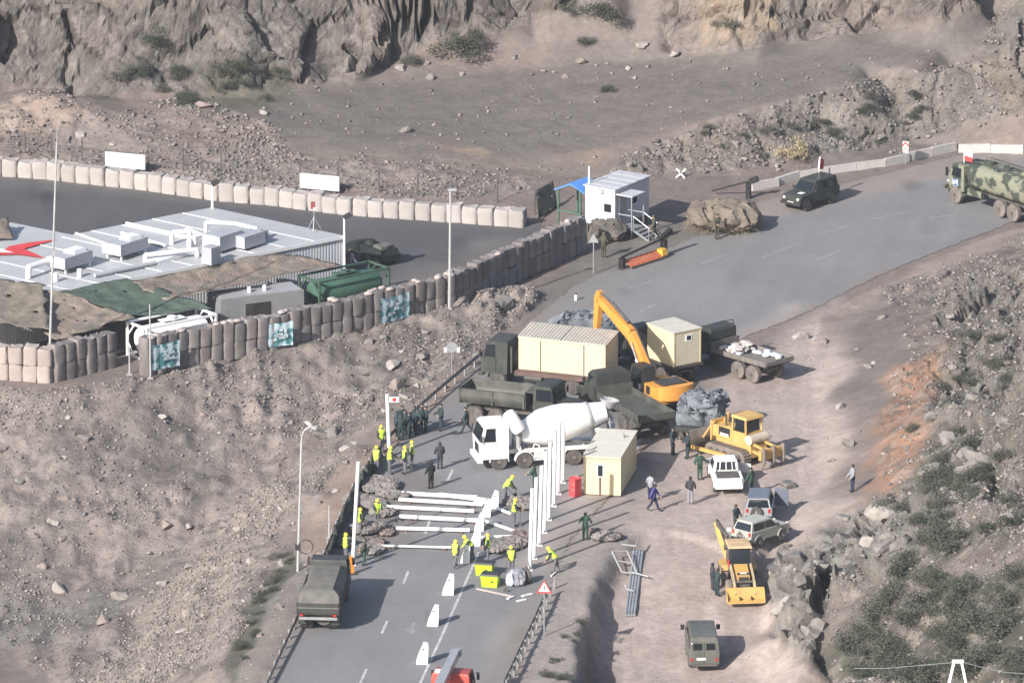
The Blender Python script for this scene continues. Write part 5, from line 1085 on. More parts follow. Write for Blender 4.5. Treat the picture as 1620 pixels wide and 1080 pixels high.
def net(name, label, cat, c4, m, sag=.25, n=26, seed=0, rag=.35, amp=.16, parent=None):
    """a net stretched over four corners given as (px, py, z)"""
    A, B, Cc, Dd = [P(*q) for q in c4]; o0 = (A+B+Cc+Dd)/4; rnd = random.Random(seed); mb = MB(); v = []
    N = n
    us = np.linspace(0, 1, N+1)
    for j in range(N+1):
        for i in range(N+1):
            u, w_ = us[i], us[j]; p = A*(1-u)*(1-w_)+B*u*(1-w_)+Cc*u*w_+Dd*(1-u)*w_
            v.append(p-o0)
    a = np.array([tuple(q) for q in v]); U = np.tile(us, N+1); V_ = np.repeat(us, N+1)
    a[:, 2] -= sag*np.sin(np.pi*U)*np.sin(np.pi*V_); a[:, 2] += amp*fbm(a[:, 0]+seed*7, a[:, 1], 1.1, 3, seed)
    ed = (np.minimum(np.minimum(U, 1-U), np.minimum(V_, 1-V_)) < 1e-6); a[:, :2] += (ed[:, None])*np.stack([fbm(a[:, 0]*1., a[:, 1]*1., .9, 3, seed+2), fbm(a[:, 0], a[:, 1], .9, 3, seed+3)], 1)*rag*1.6
    mb.add(a, [(j*(N+1)+i, j*(N+1)+i+1, (j+1)*(N+1)+i+1, (j+1)*(N+1)+i) for j in range(N) for i in range(N) if rnd.random() > .012])
    me = mb.mesh(name, m); me.polygons.foreach_set('use_smooth', [True]*len(me.polygons))
    o = part(name, None, None, me); o.location = o0; so_ = o.modifiers.new('thickness', 'SOLIDIFY'); so_.thickness = .03
    return tag(o, label, cat)
net('net_screen', 'dark ragged net screen standing at the end of the pale bag row', 'net', [(849, 300, 1.6), (876, 286, 1.6), (880, 330, 0.05), (850, 346, 0.05)], NETD, .05, 14, 4, .1, .06)
# ------------------------------------------------------------ the white base building with ducts on its roof
RZ = 3.1
WALLC = mat('white_corrugated_wall', (.5, .51, .53), .6, var=.05); ROOFB = mat('white_roof_sheet', (.385, .395, .405), .5, var=.07, scale=.5, dust=.1); DUCT = mat('white_duct', (.66, .66, .67), .4, var=.05); DUCTG = mat('grey_duct', (.34, .345, .375), .5, var=.1)
A, B = P(335, 328, RZ), P(547, 373, RZ); Cv = P(95, 463, RZ)-B; Cl = Cv.length; cdir = Cv.normalized(); edir = (B-A).normalized(); EL = (B-A).length
bld = thing('base_building', 'low white flat-roofed modular building with a red star and ducts on its roof', 'building', (A.x, A.y, 0))
o0 = Vector((A.x, A.y, 0)); TL = Cl*1.5
def bp(u, v, z): return Vector((0, 0, z))+edir*u+cdir*v    # u across, v along the block
nmod = 14; SEAM = mat('roof_seam', (.5, .51, .52), .5)
for i in range(nmod):
    v0 = TL*i/nmod+.02; v1 = TL*(i+1)/nmod-.02; mb = MB(); dz = .025*(i % 2)
    q = [bp(0, v0, RZ+dz), bp(EL, v0, RZ+dz), bp(EL, v1, RZ+dz), bp(0, v1, RZ+dz)]
    mb.add(q+[k-Vector((0, 0, .18)) for k in q], [(0, 1, 2, 3), (7, 6, 5, 4), (0, 4, 5, 1), (1, 5, 6, 2), (2, 6, 7, 3), (3, 7, 4, 0)]); part('roof_panel', bld, ROOFB, mb)
    if i: part('roof_seam', bld, SEAM, MB().beam(bp(.1, v0-.02, RZ+.04), bp(EL-.1, v0-.02, RZ+.04), .06, .05))
for i in range(10):                                             # second block behind, to the left
    pass
q = [P(a, b, RZ-.1)-o0 for a, b in ((18, 352), (117, 372), (-117, 418), (-215, 398))]
part('rear_roof', bld, ROOFB, MB().add(q+[k-Vector((0, 0, .2)) for k in q], [(0, 1, 2, 3), (7, 6, 5, 4), (0, 4, 5, 1), (1, 5, 6, 2), (2, 6, 7, 3), (3, 7, 4, 0)]))
part('rear_wall', bld, WALLC, MB().add([k-Vector((0, 0, .21)) for k in q]+[Vector((k.x, k.y, 0)) for k in q], [(0, 1, 5, 4), (1, 2, 6, 5), (2, 3, 7, 6), (3, 0, 4, 7)]))
def bwall(p, q_):
    mb = MB(); L_ = (q_-p).length; n = int(L_/.24); d = (q_-p)/n; nm = Vector((d.y, -d.x, 0)).normalized()
    for i in range(n):
        a = p+d*i; mid = d*.5; e0 = a; e1 = a+mid; off = nm*.05
        mb.add([e0, e1, e1+off, e1+off+d*.0, e0+Vector((0, 0, RZ-.2)), e1+Vector((0, 0, RZ-.2))], [(0, 1, 5, 4)])
        f0 = e1; f1 = a+d; mb.add([f0+off, f1+off, f1+off+Vector((0, 0, RZ-.2)), f0+off+Vector((0, 0, RZ-.2)), f0, f0+Vector((0, 0, RZ-.2)), f1, f1+Vector((0, 0, RZ-.2))], [(0, 1, 2, 3), (0, 3, 5, 4), (1, 6, 7, 2)])
    part('wall', bld, WALLC, mb)
c0, c1_, c2_, c3_ = bp(.12, .12, 0), bp(EL-.12, .12, 0), bp(EL-.12, TL-.1, 0), bp(.12, TL-.1, 0)
bwall(c2_, c1_); bwall(c1_, c0); bwall(c0, c3_)
part('corner_trim', bld, WALLC, MB().beam(c1_, c1_+Vector((0, 0, RZ-.19)), .14, .14)); part('fascia', bld, DUCT, MB().beam(bp(EL+.03, .02, RZ-.06), bp(EL+.03, TL, RZ-.06), .06, .24))
def on_roof(px, py): return P(px, py, RZ+.03)-o0
def rbox(name, px, py, w_, d, h, m, lift=0., parent=bld, ta=.05):
    c = on_roof(px, py); mb = MB(); mb.box(-w_/2, w_/2, -d/2, d/2, lift, lift+h, ta, ta); o = part(name, parent, m, mb, bev=.05); o.location = c; o.rotation_euler = (0, 0, math.atan2(edir.y, edir.x)); return o
def rpipe(pts, r=.16, m=DUCT): part('duct', bld, m, MB().tube([on_roof(a, b)+Vector((0, 0, z)) for a, b, z in pts], r, 10), 40)
for px, py in ((112, 425), (200, 404)):
    u = rbox('air_unit', px, py, 1.5, 2.9, .75, DUCTG, .35); part('air_unit_front', u, DUCT, MB().box(-.8, .8, -1.55, -1.46, .4, 1.02)); part('fan_hood', u, DUCT, MB().box(-.5, .5, -.2, 1.1, 1.105, 1.32, .1, .1))
    for x in (-.6, .6):
        for y in (-1.2, 1.2): part('leg', u, DUCT, MB().box(x-.06, x+.06, y-.06, y+.06, 0, .345))
rpipe([(45, 440, .0), (45, 440, .75), (88, 427, .8)], .2); rpipe([(88, 445, 0), (88, 445, .55)], .2); rpipe([(126, 438, 0), (126, 438, .55)], .18)
rpipe([(272, 386, .0), (272, 386, .8), (300, 385, .85), (300, 398, .0)]); rpipe([(326, 372, .0), (326, 372, .9), (372, 374, .9), (408, 382, .85), (408, 382, .0)], .15); rpipe([(296, 372, .4), (322, 384, .4), (345, 395, .4)], .2); rpipe([(230, 415, 0), (230, 415, .5), (312, 406, .5), (312, 406, 0)], .17); rpipe([(192, 372, .15), (262, 392, .15)], .12); rpipe([(120, 372, .12), (190, 396, .12)], .1)
rpipe([(200, 356, .12), (300, 378, .12)], .12); rpipe([(340, 395, .5), (420, 376, .5), (420, 376, 0)], .2, DUCTG); rpipe([(150, 440, .2), (245, 420, .2)], .15, DUCTG)
rbox('air_unit', 352, 394, 1.6, 2.4, 1.0, DUCTG, .2); rbox('vent_box', 334, 416, .9, 1.0, 1.15, DUCTG); rbox('vent_box', 308, 388, .8, .8, .7, DUCT); rbox('air_unit', 392, 390, 1.3, 2.2, .8, DUCTG, .15); rbox('vent_box', 368, 386, .7, .7, .6, DUCT, .4); rbox('plinth', 262, 410, 1.2, 3.0, .25, DUCT)
# the red star painted on the left end of the roof, with a stripe running out of it
STAR = mat('red_roof_paint', (.55, .05, .05), .6, var=.12)
for nm, mm, zz, pl in (('painted_star', STAR, .07, ((90, 380), (38, 395), (72, 410), (28, 404), (-60, 407), (-60, 401), (6, 398), (14, 391), (46, 385))), ('painted_stripe', DUCT, .075, ((-60, 395), (4, 396), (22, 401), (-60, 401)))):
    q = [on_roof(a, b)+Vector((0, 0, zz)) for a, b in pl]; part(nm, bld, mm, MB().add(q, [tuple(range(len(q)))]))
# nets draped from the roof edge
net('camouflage_net', 'brown camouflage net sagging from the front edge of the white roof', 'net', [(208, 444, 3.35), (440, 400, 3.3), (540, 416, 2.6), (262, 474, 2.75)], NETB, .3, 30, 11)
net('camouflage_net', 'green camouflage net hung between the brown ones above the white tank', 'net', [(92, 460, 3.3), (200, 440, 3.3), (338, 486, 2.5), (205, 500, 2.5)], NETG, .25, 28, 12, .2)
net('camouflage_net', 'brown camouflage net over the dark shelter behind the short wall', 'net', [(-20, 446, 3.6), (100, 462, 3.5), (212, 500, 2.7), (88, 538, 2.2)], NETB, .2, 28, 13)
net('camouflage_net', 'brown net flap at the left edge of the photo above the pinkish wall', 'net', [(-90, 428, 3.9), (70, 450, 3.9), (76, 520, 2.9), (-90, 502, 3.5)], mat('olive_brown_net', (.17, .145, .115), .95, var=.35, scale=1.2, bump=.08, bscale=5), .15, 24, 14)
net('net_gate', 'dark net hung like a gate between the short wall and the long wall', 'net', [(168, 505, 2.3), (226, 492, 2.3), (226, 548, .1), (172, 566, .1)], NETD, .05, 16, 15, .1, .08)
net('net_heap', 'small brown tent-like bundle at the far left behind the roof', 'net', [(-30, 345, 4.0), (12, 345, 4.0), (22, 378, 3.15), (-30, 380, 3.15)], NETB, -.3, 12, 16, .1)
# poles that hold the nets
for (px, py, h, lb) in ((95, 530, 2.3, 'thin grey pole holding the brown net beside the tall mast'), (262, 518, 2.7, 'thin grey pole at the corner of the green net'), (470, 452, 2.7, 'thin grey pole under the right end of the brown net')):
    g = G(px, py); tag(part('net_pole', None, GREYP, MB().cyl((0, 0, 0), (0, 0, h), .05, n=8)), lb, 'pole').location = (g.x, g.y, 0)
# drums in the dark opening at the left
DRUM = mat('dark_drum', (.055, .055, .05), .6, var=.3, dust=.3)
dm = MB().lathe([(0, .28), (.0, .3), (.3, .3), (.32, .315), (.36, .3), (.62, .3), (.64, .315), (.68, .3), (.92, .3), (.92, .27)], (0, 0, 0), (0, 0, 1), 14).mesh('drum', DRUM, 40)
for i, (px, py) in enumerate(((10, 574), (28, 577), (46, 572), (62, 578))):
    o = part('drum', None, None, dm); g = G(px, py); o.location = (g.x, g.y, 0); tag(o, 'dark steel drum behind the pinkish wall under the net', 'drum', 'drums under the net')
# ------------------------------------------------------------ containers and tanks behind the wall
def along_rot(x0, y0, x1, y1): a = G(x0, y0); b = G(x1, y1); return math.atan2(b.y-a.y, b.x-a.x)
WROT = along_rot(226, 594, 709, 482)
def tank_container(label, px, py, fm, tm, L_=5.6, r=.95, rot=WROT):
    g = G(px, py); t = thing('tank_container', label, 'tank', (g.x, g.y, 0), rot); h = 2.35; w_ = 2.2
    for x in (-L_/2, L_/2):
        for y in (-w_/2, w_/2): part('corner_post', t, fm, MB().box(x-.07, x+.07, y-.07, y+.07, 0, h))
        for z in (.08, h-.075): part('end_beam', t, fm, MB().box(x-.06, x+.06, -w_/2+.075, w_/2-.075, z-.07, z+.07))
        part('brace', t, fm, MB().beam((x, -w_/2+.1, h*.62), (x, -.35, h-.16), .09, .09).beam((x, w_/2-.1, h*.62), (x, .35, h-.16), .09, .09).beam((x, -w_/2+.1, h*.35), (x, -.4, .17), .09, .09).beam((x, w_/2-.1, h*.35), (x, .4, .17), .09, .09), kind='stuff')
    for y in (-w_/2, w_/2):
        for z in (.08, h-.075): part('side_beam', t, fm, MB().box(-L_/2+.075, L_/2-.075, y-.06, y+.06, z-.07, z+.07))
    part('tank', t, tm, MB().lathe([(0, .2), (.05, r*.6), (.2, r*.9), (.45, r), (L_-.75, r), (L_-.5, r*.9), (L_-.35, r*.6), (L_-.3, .2)], (-L_/2+.15, 0, h/2), (1, 0, 0), 22), 40)
    part('walkway', t, fm, MB().box(-.9, .9, -.3, .3, h-.13, h-.06)); part('manhole', t, fm, MB().cyl((0, 0, h-.2), (0, 0, h+.08), .3, n=12)); return t
tank_container('white tank in a white steel frame behind the near end of the brown wall', 272, 556, WHITE, WHITE)
tank_container('green tank in a green steel frame behind the brown wall', 545, 482, mat('green_frame', (.03, .075, .05), .6, dust=.15), mat('green_tank', (.04, .105, .07), .55, dust=.1), 5.8)
g = G(405, 508); t = thing('equipment_container', 'plain grey equipment container with two white vents behind the brown wall', 'container', (g.x, g.y, 0), math.atan2(.45, 1.0))
part('body', t, mat('grey_container', (.2, .205, .21), .6, var=.1, dust=.2), MB().box(-3.0, 3.0, -1.1, 1.1, .15, 2.1), bev=.03); part('skid', t, STEEL, MB().box(-3.0, 3.0, -1.0, 1.0, 0, .147)); part('louvre', t, BLACK, MB().box(-1.2, .6, -1.13, -1.102, .6, 1.6)); part('roof_plate', t, GREYP, MB().box(-2.9, 2.9, -1.0, 1.0, 2.103, 2.15))
for x in (-.6, .5): part('vent', t, WHITE, MB().cyl((x, -.3, 2.15), (x, -.3, 2.5), .13, n=10))
g = G(455, 486); o = tag(part('water_barrel', None, mat('blue_plastic', (.03, .04, .13), .4), MB().lathe([(0, .3), (0, .42), (.2, .45), (1.0, .45), (1.15, .38), (1.2, .2)], (0, 0, 0), (0, 0, 1), 14), 40), 'dark blue barrel between the grey container and the green tank', 'barrel'); o.location = (g.x, g.y, 0)
g = P(527, 425, 0); t = thing('red_crate', 'dark red crate against the wall of the white base building', 'crate', (g.x, g.y, 0), .3); part('box', t, mat('dull_red', (.22, .03, .035), .7, dust=.2), MB().box(-.9, .9, -.5, .5, 0, 1.1), bev=.03); part('lid', t, mat('dull_red', (.22, .03, .035)), MB().box(-.95, .95, -.55, .55, 1.104, 1.2))
# ------------------------------------------------------------ masts, lamps, poles
def pole_thing(name, label, cat, px, py, h, r, m, tilt=(0, 0), z=None):
    g = G(px, py) if z is None else P(px, py, z); t = thing(name, label, cat, g)
    part('pole', t, m, MB().cyl((0, 0, -.1), (tilt[0], tilt[1], h), r, r*.7, n=8)); part('base_plate', t, GREYP, MB().box(-.2, .2, -.2, .2, -.02, .05)); return t
PALEP = mat('pale_pole', (.36, .36, .355), .5, var=.06)
t = pole_thing('antenna_mast', 'very tall thin grey mast at the corner of the short brown wall', 'mast', 77, 601, 16.0, .085, mat('grey_mast', (.36, .36, .36), .5), (.72, 0)); part('antenna', t, GREYP, MB().cyl((.72, 0, 16), (.75, 0, 17.2), .03, n=6)); part('junction_box', t, GREYP, MB().box(.3, .55, -.2, .0, 8.4, 8.9))
t = pole_thing('lamp_post', 'straight pale lamp post behind the guard-rail end of the brown wall', 'lamp post', 711, 488, 8.1, .1, PALEP, (.08, 0)); part('lamp_head', t, GREYP, MB().box(-.1, .5, -.12, .12, 8.1, 8.25))
t = thing('street_lamp', 'grey street lamp with curved arm standing in the dirt left of the road', 'street lamp', G(471, 903)); part('pole', t, PALEP, MB().cyl((0, 0, -.1), (.28, 0, 8.3), .09, .07, n=8)); part('arm', t, PALEP, MB().tube([(.28, 0, 8.3), (.32, 0, 8.7), (.45, 0, 9.0), (.75, 0, 9.2), (.95, 0, 9.25)], .055)); part('lamp_head', t, GREYP, MB().box(.9, 1.25, -.1, .1, 9.18, 9.3)); part('cable_clamp', t, BLACK, MB().box(-.15, .18, -.15, .15, 1.4, 1.7))
o = part('cable_coil', None, BLACK, MB().tube([(.45*math.cos(a_*.42), 0, .45*math.sin(a_*.42)) for a_ in range(16)], .035)); g = G(471, 903); o.location = (g.x+.5, g.y-.1, g.z+1.6); tag(o, 'black cable coil hanging on the curved street lamp', 'cable')
for px, py, h, lb in ((238, 598, 5.0, 'thin grey post at the near corner of the long brown wall'), (205, 592, 1.9, 'short grey post in front of the dark net gate'), (521, 850, 2.1, 'thin grey stake behind the left guardrail')): pole_thing('post', lb, 'post', px, py, h, .06, PALEP)
for px, py, h, lb, b in ((336, 330, 1.65, 'white floodlight post at the far corner of the white roof', RZ), (545, 445, 4.4, 'white floodlight post at the near corner of the base building', 0.)):
    t = pole_thing('floodlight', lb, 'floodlight', px, py, h, .09, WHITE, z=b); part('lamp_head', t, BLACK, MB().obox((.2, 0, h+.15), (.5, .3, .3), (0, -.5, 0)))
g = P(497, 364, RZ+.05); t = thing('tripod_light', 'tripod with a small red and black head on the roof edge', 'tripod', g)
for a_ in (0.4, 2.5, 4.6): part('leg', t, GALV, MB().cyl((0, 0, .95), (.5*math.cos(a_), .5*math.sin(a_), 0), .035, n=6))
part('column', t, GALV, MB().cyl((0, 0, .8), (0, 0, 1.5), .04, n=8)); part('head', t, mat('dull_red', (.22, .03, .035)), MB().box(-.22, .08, -.12, .12, 1.5, 1.95)); part('lens', t, LAMP, MB().box(-.05, .12, -.15, -.122, 1.42, 1.6))
# ------------------------------------------------------------ white hut on stilts
HF, HBK = .7, 3.35; g = G(926, 367); hr = math.atan2(-.55, .83); W_, D_ = 2.4, 4.3
hut = thing('guard_hut', 'white guard hut on stilts with grey side, porch and steps', 'hut', (g.x, g.y, 0), hr)
part('front_wall', hut, WHITE, MB().box(0, W_, 0, .06, HF, HBK-.05)); SIDEG = mat('grey_hut_wall', (.42, .43, .46), .6, var=.06)
part('side_wall', hut, SIDEG, MB().box(W_-.06, W_, .063, D_, HF, HBK-.05)); part('side_wall', hut, SIDEG, MB().box(0, .06, .063, D_, HF, HBK-.05)); part('back_wall', hut, SIDEG, MB().box(.063, W_-.063, D_-.06, D_, HF, HBK-.05)); part('floor', hut, STEEL, MB().box(0, W_, 0, D_, HF-.15, HF-.003))
for x in (.1, W_-.1):
    for y in (.15, D_/2, D_-.15): part('stilt', hut, STEEL, MB().box(x-.07, x+.07, y-.07, y+.07, -.1, HF-.153))
n = 9
for i in range(n): part('roof_panel', hut, mat('hut_roof', (.42, .43, .45), .5, var=.08), MB().box(-.12, W_+.12, -.15+(D_+.3)*i/n+.01, -.15+(D_+.3)*(i+1)/n-.01, HBK-.045, HBK+.03+.02*(i % 2)))
fw = part('window', hut, SIDEG, MB().box(1.45, 2.2, -.03, -.003, HF+.95, HF+1.75)); part('pane', fw, GLASS, MB().box(1.55, 2.12, -.045, -.033, HF+1.0, HF+1.55)); part('air_conditioner', hut, WHITED, MB().box(1.0, 1.5, -.28, -.005, HBK-.35, HBK-.1))
fw = part('window', hut, WHITED, MB().box(W_+.003, W_+.03, 2.1, 2.8, HF+1.1, HF+1.8)); part('pane', fw, GLASS, MB().box(W_+.033, W_+.045, 2.18, 2.72, HF+1.17, HF+1.73))
dr = part('door', hut, GREYP, MB().box(W_+.003, W_+.05, .55, 1.4, HF+.02, HF+2.0)); part('handle', dr, BLACK, MB().box(W_+.053, W_+.1, .62, .68, HF+.95, HF+1.1))
part('porch_roof', hut, mat('hut_roof', (.42, .43, .45)), MB().box(W_+.003, W_+1.35, .1, 1.75, HF+2.25, HF+2.33)); part('porch_post', hut, GALV, MB().box(W_+1.22, W_+1.29, .15, .22, .0, HF+2.247)); part('porch_post', hut, GALV, MB().box(W_+1.22, W_+1.29, 1.63, 1.7, .0, HF+2.247)); part('landing', hut, GALV, MB().box(W_+.003, W_+1.4, .2, 1.6, HF-.1, HF-.03))
for i in range(4): part('step', hut, GALV, MB().box(W_+1.42+.3*i, W_+1.70+.3*i, .3, 1.5, HF-.2-.165*i, HF-.15-.165*i))
for y in (.26, 1.54):
    part('stair_rail', hut, GALV, MB().tube([(W_+.1, y, HF+.9), (W_+1.35, y, HF+.9), (W_+2.6, y, .95)], .035).tube([(W_+2.6, y, .95), (W_+2.6, y, 0)], .035).tube([(W_+1.35, y, HF+.9), (W_+1.35, y, HF-.03)], .035)); part('stringer', hut, GALV, MB().beam((W_+1.4, y, HF-.12), (W_+2.62, y, .03), .06, .14))
part('roof_pole', hut, WHITE, MB().cyl((.1, .3, HBK), (.1, .3, HBK+1.25), .06, n=8))
g = G(916, 352); t = thing('shelter', 'blue tarpaulin shelter on green posts behind the white hut', 'shelter', (g.x, g.y, 0), hr)
for x, y in ((-.9, -1.2), (.9, -1.2), (-.9, 1.2), (.9, 1.2)): part('post', t, mat('green_post', (.05, .12, .08), .6), MB().box(x-.05, x+.05, y-.05, y+.05, 0, 2.5))
part('canopy', t, mat('blue_tarpaulin', (.09, .25, .62), .5, var=.1), MB().prism([(-1.35, 2.35), (-1.35, 2.42), (0, 3.0), (1.35, 2.42), (1.35, 2.35), (0, 2.92)], -1.1, 1.1)); part('rail', t, mat('green_post', (.05, .12, .08)), MB().box(-.95, .95, -1.29, -1.23, 1.0, 1.1)); part('bench', t, STEEL, MB().box(-.8, .8, .3, .8, .4, .48))
o = blob('sandbag_pile', None, mat('dark_sandbag', (.075, .07, .062), .95, var=.4, dust=.25, bump=.04), (2.6, 1.3, 1.35), .25, 101, sub=4, boxy=.45); g = G(962, 378); o.location = (g.x, g.y, 0); o.rotation_euler = (0, 0, hr); tag(o, 'dark net-covered pile of sandbags against the front of the white hut', 'sandbags')
o = blob('camouflaged_dugout', None, mat('dry_net_cover', (.15, .122, .096), .95, var=.25, dust=.2, bump=.06, bscale=6), (5.0, 3.6, 1.9), .3, 111, sub=5, boxy=.22, sc=1.0); g = G(1146, 362); o.location = (g.x, g.y, -.02); o.rotation_euler = (0, 0, -.15); tag(o, 'straw-coloured camouflaged dugout mound beside the far boom gate', 'dugout')
# ------------------------------------------------------------ boom gates
BARB = mat('black_bar', (.02, .019, .02), .5); ORL = mat('orange_slat', (.42, .115, .05), .5, var=.1); YL = mat('yellow_end', (.7, .38, .05), .5)
a = G(984, 425); b = G(1050, 404); d = b-a; t = thing('boom_gate', 'black boom gate with an orange slatted blocker below it near the hut steps', 'barrier', a, math.atan2(d.y, d.x)); L_ = d.xy.length
part('near_post', t, BARB, MB().box(-.15, .15, -.2, .2, 0, .75)); part('far_post', t, BARB, MB().box(L_-.15, L_+.15, -.2, .2, 0, 1.1)); part('counterweight', t, BARB, MB().obox((L_+.35, 0, 1.45), (.9, .3, .35), (0, -.35, 0))); part('boom', t, BARB, MB().beam((-.1, 0, .8), (L_+.2, 0, 1.25), .12, .12)); part('stand', t, STEEL, MB().box(-.4, .4, -.3, .3, -.02, .04))
part('blocker_frame', t, STEEL, MB().beam((.3, -.6, .1), (L_-.3, -.6, .1), .08, .08).beam((.3, .1, .45), (L_-.3, .1, .45), .08, .08), kind='stuff')
for i in range(10): part('blocker_slat', t, ORL if i % 1 == 0 else BARB, MB().beam((.4+i*(L_-1.3)/9, -.6, .16), (.4+i*(L_-1.3)/9, .1, .51), .22, .04))
part('blocker_end', t, YL, MB().box(L_-.75, L_-.2, -.55, .15, .2, .62, .05, .1))
a = G(1135, 310, 0); b = G(1184, 314); d = b-a; t = thing('boom_gate', 'raised black boom gate on one post near the parapet start', 'barrier', b, math.atan2(d.y, d.x)); part('post', t, BARB, MB().box(-.16, .16, -.2, .2, -.05, 1.1)); part('boom', t, BARB, MB().beam((-2.6, 0, .35), (.4, 0, 1.35), .11, .11)); part('counterweight', t, BARB, MB().obox((.4, 0, 1.35), (.6, .3, .4), (0, -.4, 0)))
# white anti-vehicle hedgehog
g = G(1077, 281); t = thing('steel_hedgehog', 'white star-shaped steel hedgehog on the dirt right of the hut', 'hedgehog', (g.x, g.y, g.z+.3), .3)
for dv in ((1, 0, .8), (-.6, .8, .8), (-.6, -.8, .8)): v = Vector(dv).normalized()*.46; part('beam', t, WHITE, MB().beam(-v, v, .09, .09))
# ------------------------------------------------------------ concrete parapet along the bend
CONC = mat('pale_concrete', (.42, .40, .375), .9, var=.1, dust=.15, bump=.01)
pts = [(1188, 302), (1210, 298), (1260, 284), (1330, 272), (1400, 262), (1450, 250), (1500, 239), (1560, 228), (1700, 198)]
pl = along(pts, 2.3); t = thing('parapet_wall', 'pale concrete parapet blocks along the outside of the road bend', 'parapet', pl[5][0]); o0 = t.location.copy(); o0.z = 0; t.location.z = 0
me = MB().prism([(-.22, -.1), (.22, -.1), (.2, .12), (.12, .62), (-.12, .62), (-.2, .12)], -1.13, 1.13).mesh('block', CONC)
for q, a_ in pl:
    o = part('block', t, None, me); o.location = (q.x-o0.x, q.y-o0.y, .0); o.rotation_euler = (random.uniform(-.03, .03), random.uniform(-.02, .02), a_-math.pi/2+random.uniform(-.03, .03))
# signs
def tri_sign(label, px, py, h, size, back=False):
    g = G(px, py); t = thing('warning_sign', label, 'sign', g, R(-6)); part('pole', t, GALV, MB().cyl((0, 0, -.1), (0, 0, h+size*.4), .045, n=8)); H = size*.87
    f = part('plate', t, GALV if back else RED, MB().add([(x, y, z) for y in (-.08, -.055) for x, z in ((-size/2, h), (size/2, h), (0, h+H))], [(0, 1, 2), (5, 4, 3), (0, 3, 4, 1), (1, 4, 5, 2), (2, 5, 3, 0)]))
    if not back:
        s = size*.72; part('face', f, WHITE, MB().add([(x, -.086, z) for x, z in ((-s/2, h+.1*size), (s/2, h+.1*size), (0, h+.1*size+s*.87))], [(0, 1, 2)])); part('symbol', f, BLACK, MB().box(-.04, .04, -.094, -.089, h+.22*size, h+.5*size))
    return t
tri_sign('triangular red-bordered warning sign beside the right guardrail', 861, 1005, 2.7, .95); tri_sign('grey back of a triangular sign on a thin pole near the hut', 939, 433, 2.2, .72, True)
g = G(715, 592); t = thing('round_sign', 'round sign seen from behind above the left guardrail', 'sign', g); part('pole', t, GALV, MB().cyl((0, 0, -.1), (0, 0, 1.9), .04, n=8)); part('plate', t, GALV, MB().cyl((0, -.05, 1.85), (0, -.07, 1.85), .36, n=20)); 
for s in (-1, 1): part('side_plate', t, WHITE, MB().box(s*.42-.1, s*.42+.1, -.06, -.04, 1.5, 1.85))
g = G(1432, 262); t = thing('chevron_sign', 'small red and white marker sign on the parapet', 'sign', (g.x, g.y, .0), -.1); part('pole', t, GALV, MB().cyl((0, .3, 0), (0, .3, 1.3), .04, n=6)); p_ = part('plate', t, WHITE, MB().box(-.2, .2, .22, .25, .9, 1.7)); part('chevron', p_, RED, MB().add([(x, .212, z) for x, z in ((-.19, 1.3), (0, 1.55), (.19, 1.3), (.19, 1.5), (.0, 1.69), (-.19, 1.5))], [(0, 1, 4, 5), (1, 2, 3, 4)])); part('chevron', p_, RED, MB().add([(x, .212, z) for x, z in ((-.19, .95), (0, 1.2), (.19, .95), (.19, 1.05), (.0, 1.3), (-.19, 1.05))], [(0, 1, 4, 5), (1, 2, 3, 4)]))
g = G(911, 475); t = thing('marker_post', 'small white marker post on bare ground above the tarpaulin', 'marker post', g); part('stem', t, WHITE, MB().cyl((0, 0, 0), (0, 0, .42), .09, n=8)); part('cap', t, BLACK, MB().cyl((0, 0, .423), (0, 0, .5), .092, n=8))
# ------------------------------------------------------------ guardrails
RAILD = mat('dull_rail', (.14, .14, .14), .5, metal=.3, var=.2, dust=.3); RAILL = mat('pale_rail_post', (.24, .24, .24), .6)
def guardrail(label, pts, pitch, m, pm, h=.72, two=False, inner=1):
    g = [G(*q) for q in pts]; t = thing('guardrail', label, 'guardrail', g[len(g)//2]); o0 = t.location.copy(); me = MB().box(-.07, .07, -.05, .05, -.15, h).mesh('post', pm); pl = along(pts, pitch)
    for q, a_ in pl:
        o = part('post', t, None, me); o.location = q-o0; o.rotation_euler = (0, 0, a_)
    for zc, hh in ((h-.13, .30),)+(((h+.35, .12),) if two else ()):
        for a, b in zip(pl[:-1:2], pl[2::2]):
            a, b = a[0]-o0, b[0]-o0; d = (b-a).normalized(); n = Vector((-d.y, d.x, 0))*(.11*inner); mb = MB()
            for k, (off, z0, z1) in enumerate(((1, -.5, -.25), (1.5, -.25, 0), (1.0, 0, .25), (1.5, .25, .5))):
                za, zb = zc+hh*z0, zc+hh*z1; mb.add([a+n*off+Vector((0, 0, za)), b+n*off+Vector((0, 0, za)), b+n*(2.5-off)+Vector((0, 0, zb)), a+n*(2.5-off)+Vector((0, 0, zb))], [(0, 1, 2, 3)])
            part('rail', t, m, mb)
guardrail('dark steel guardrail along the left side of the road', [(415, 1106), (483, 957), (504, 906), (526, 853), (560, 777), (600, 718), (655, 661), (700, 622), (766, 567), (785, 552)], 2.0, RAILD, RAILL, .75, inner=-1)
guardrail('grey steel guardrail with pale posts at the right of the road', [(798, 1100), (825, 1042), (852, 986), (866, 952), (880, 925)], 1.6, RAILD, RAILL, .75, inner=1)
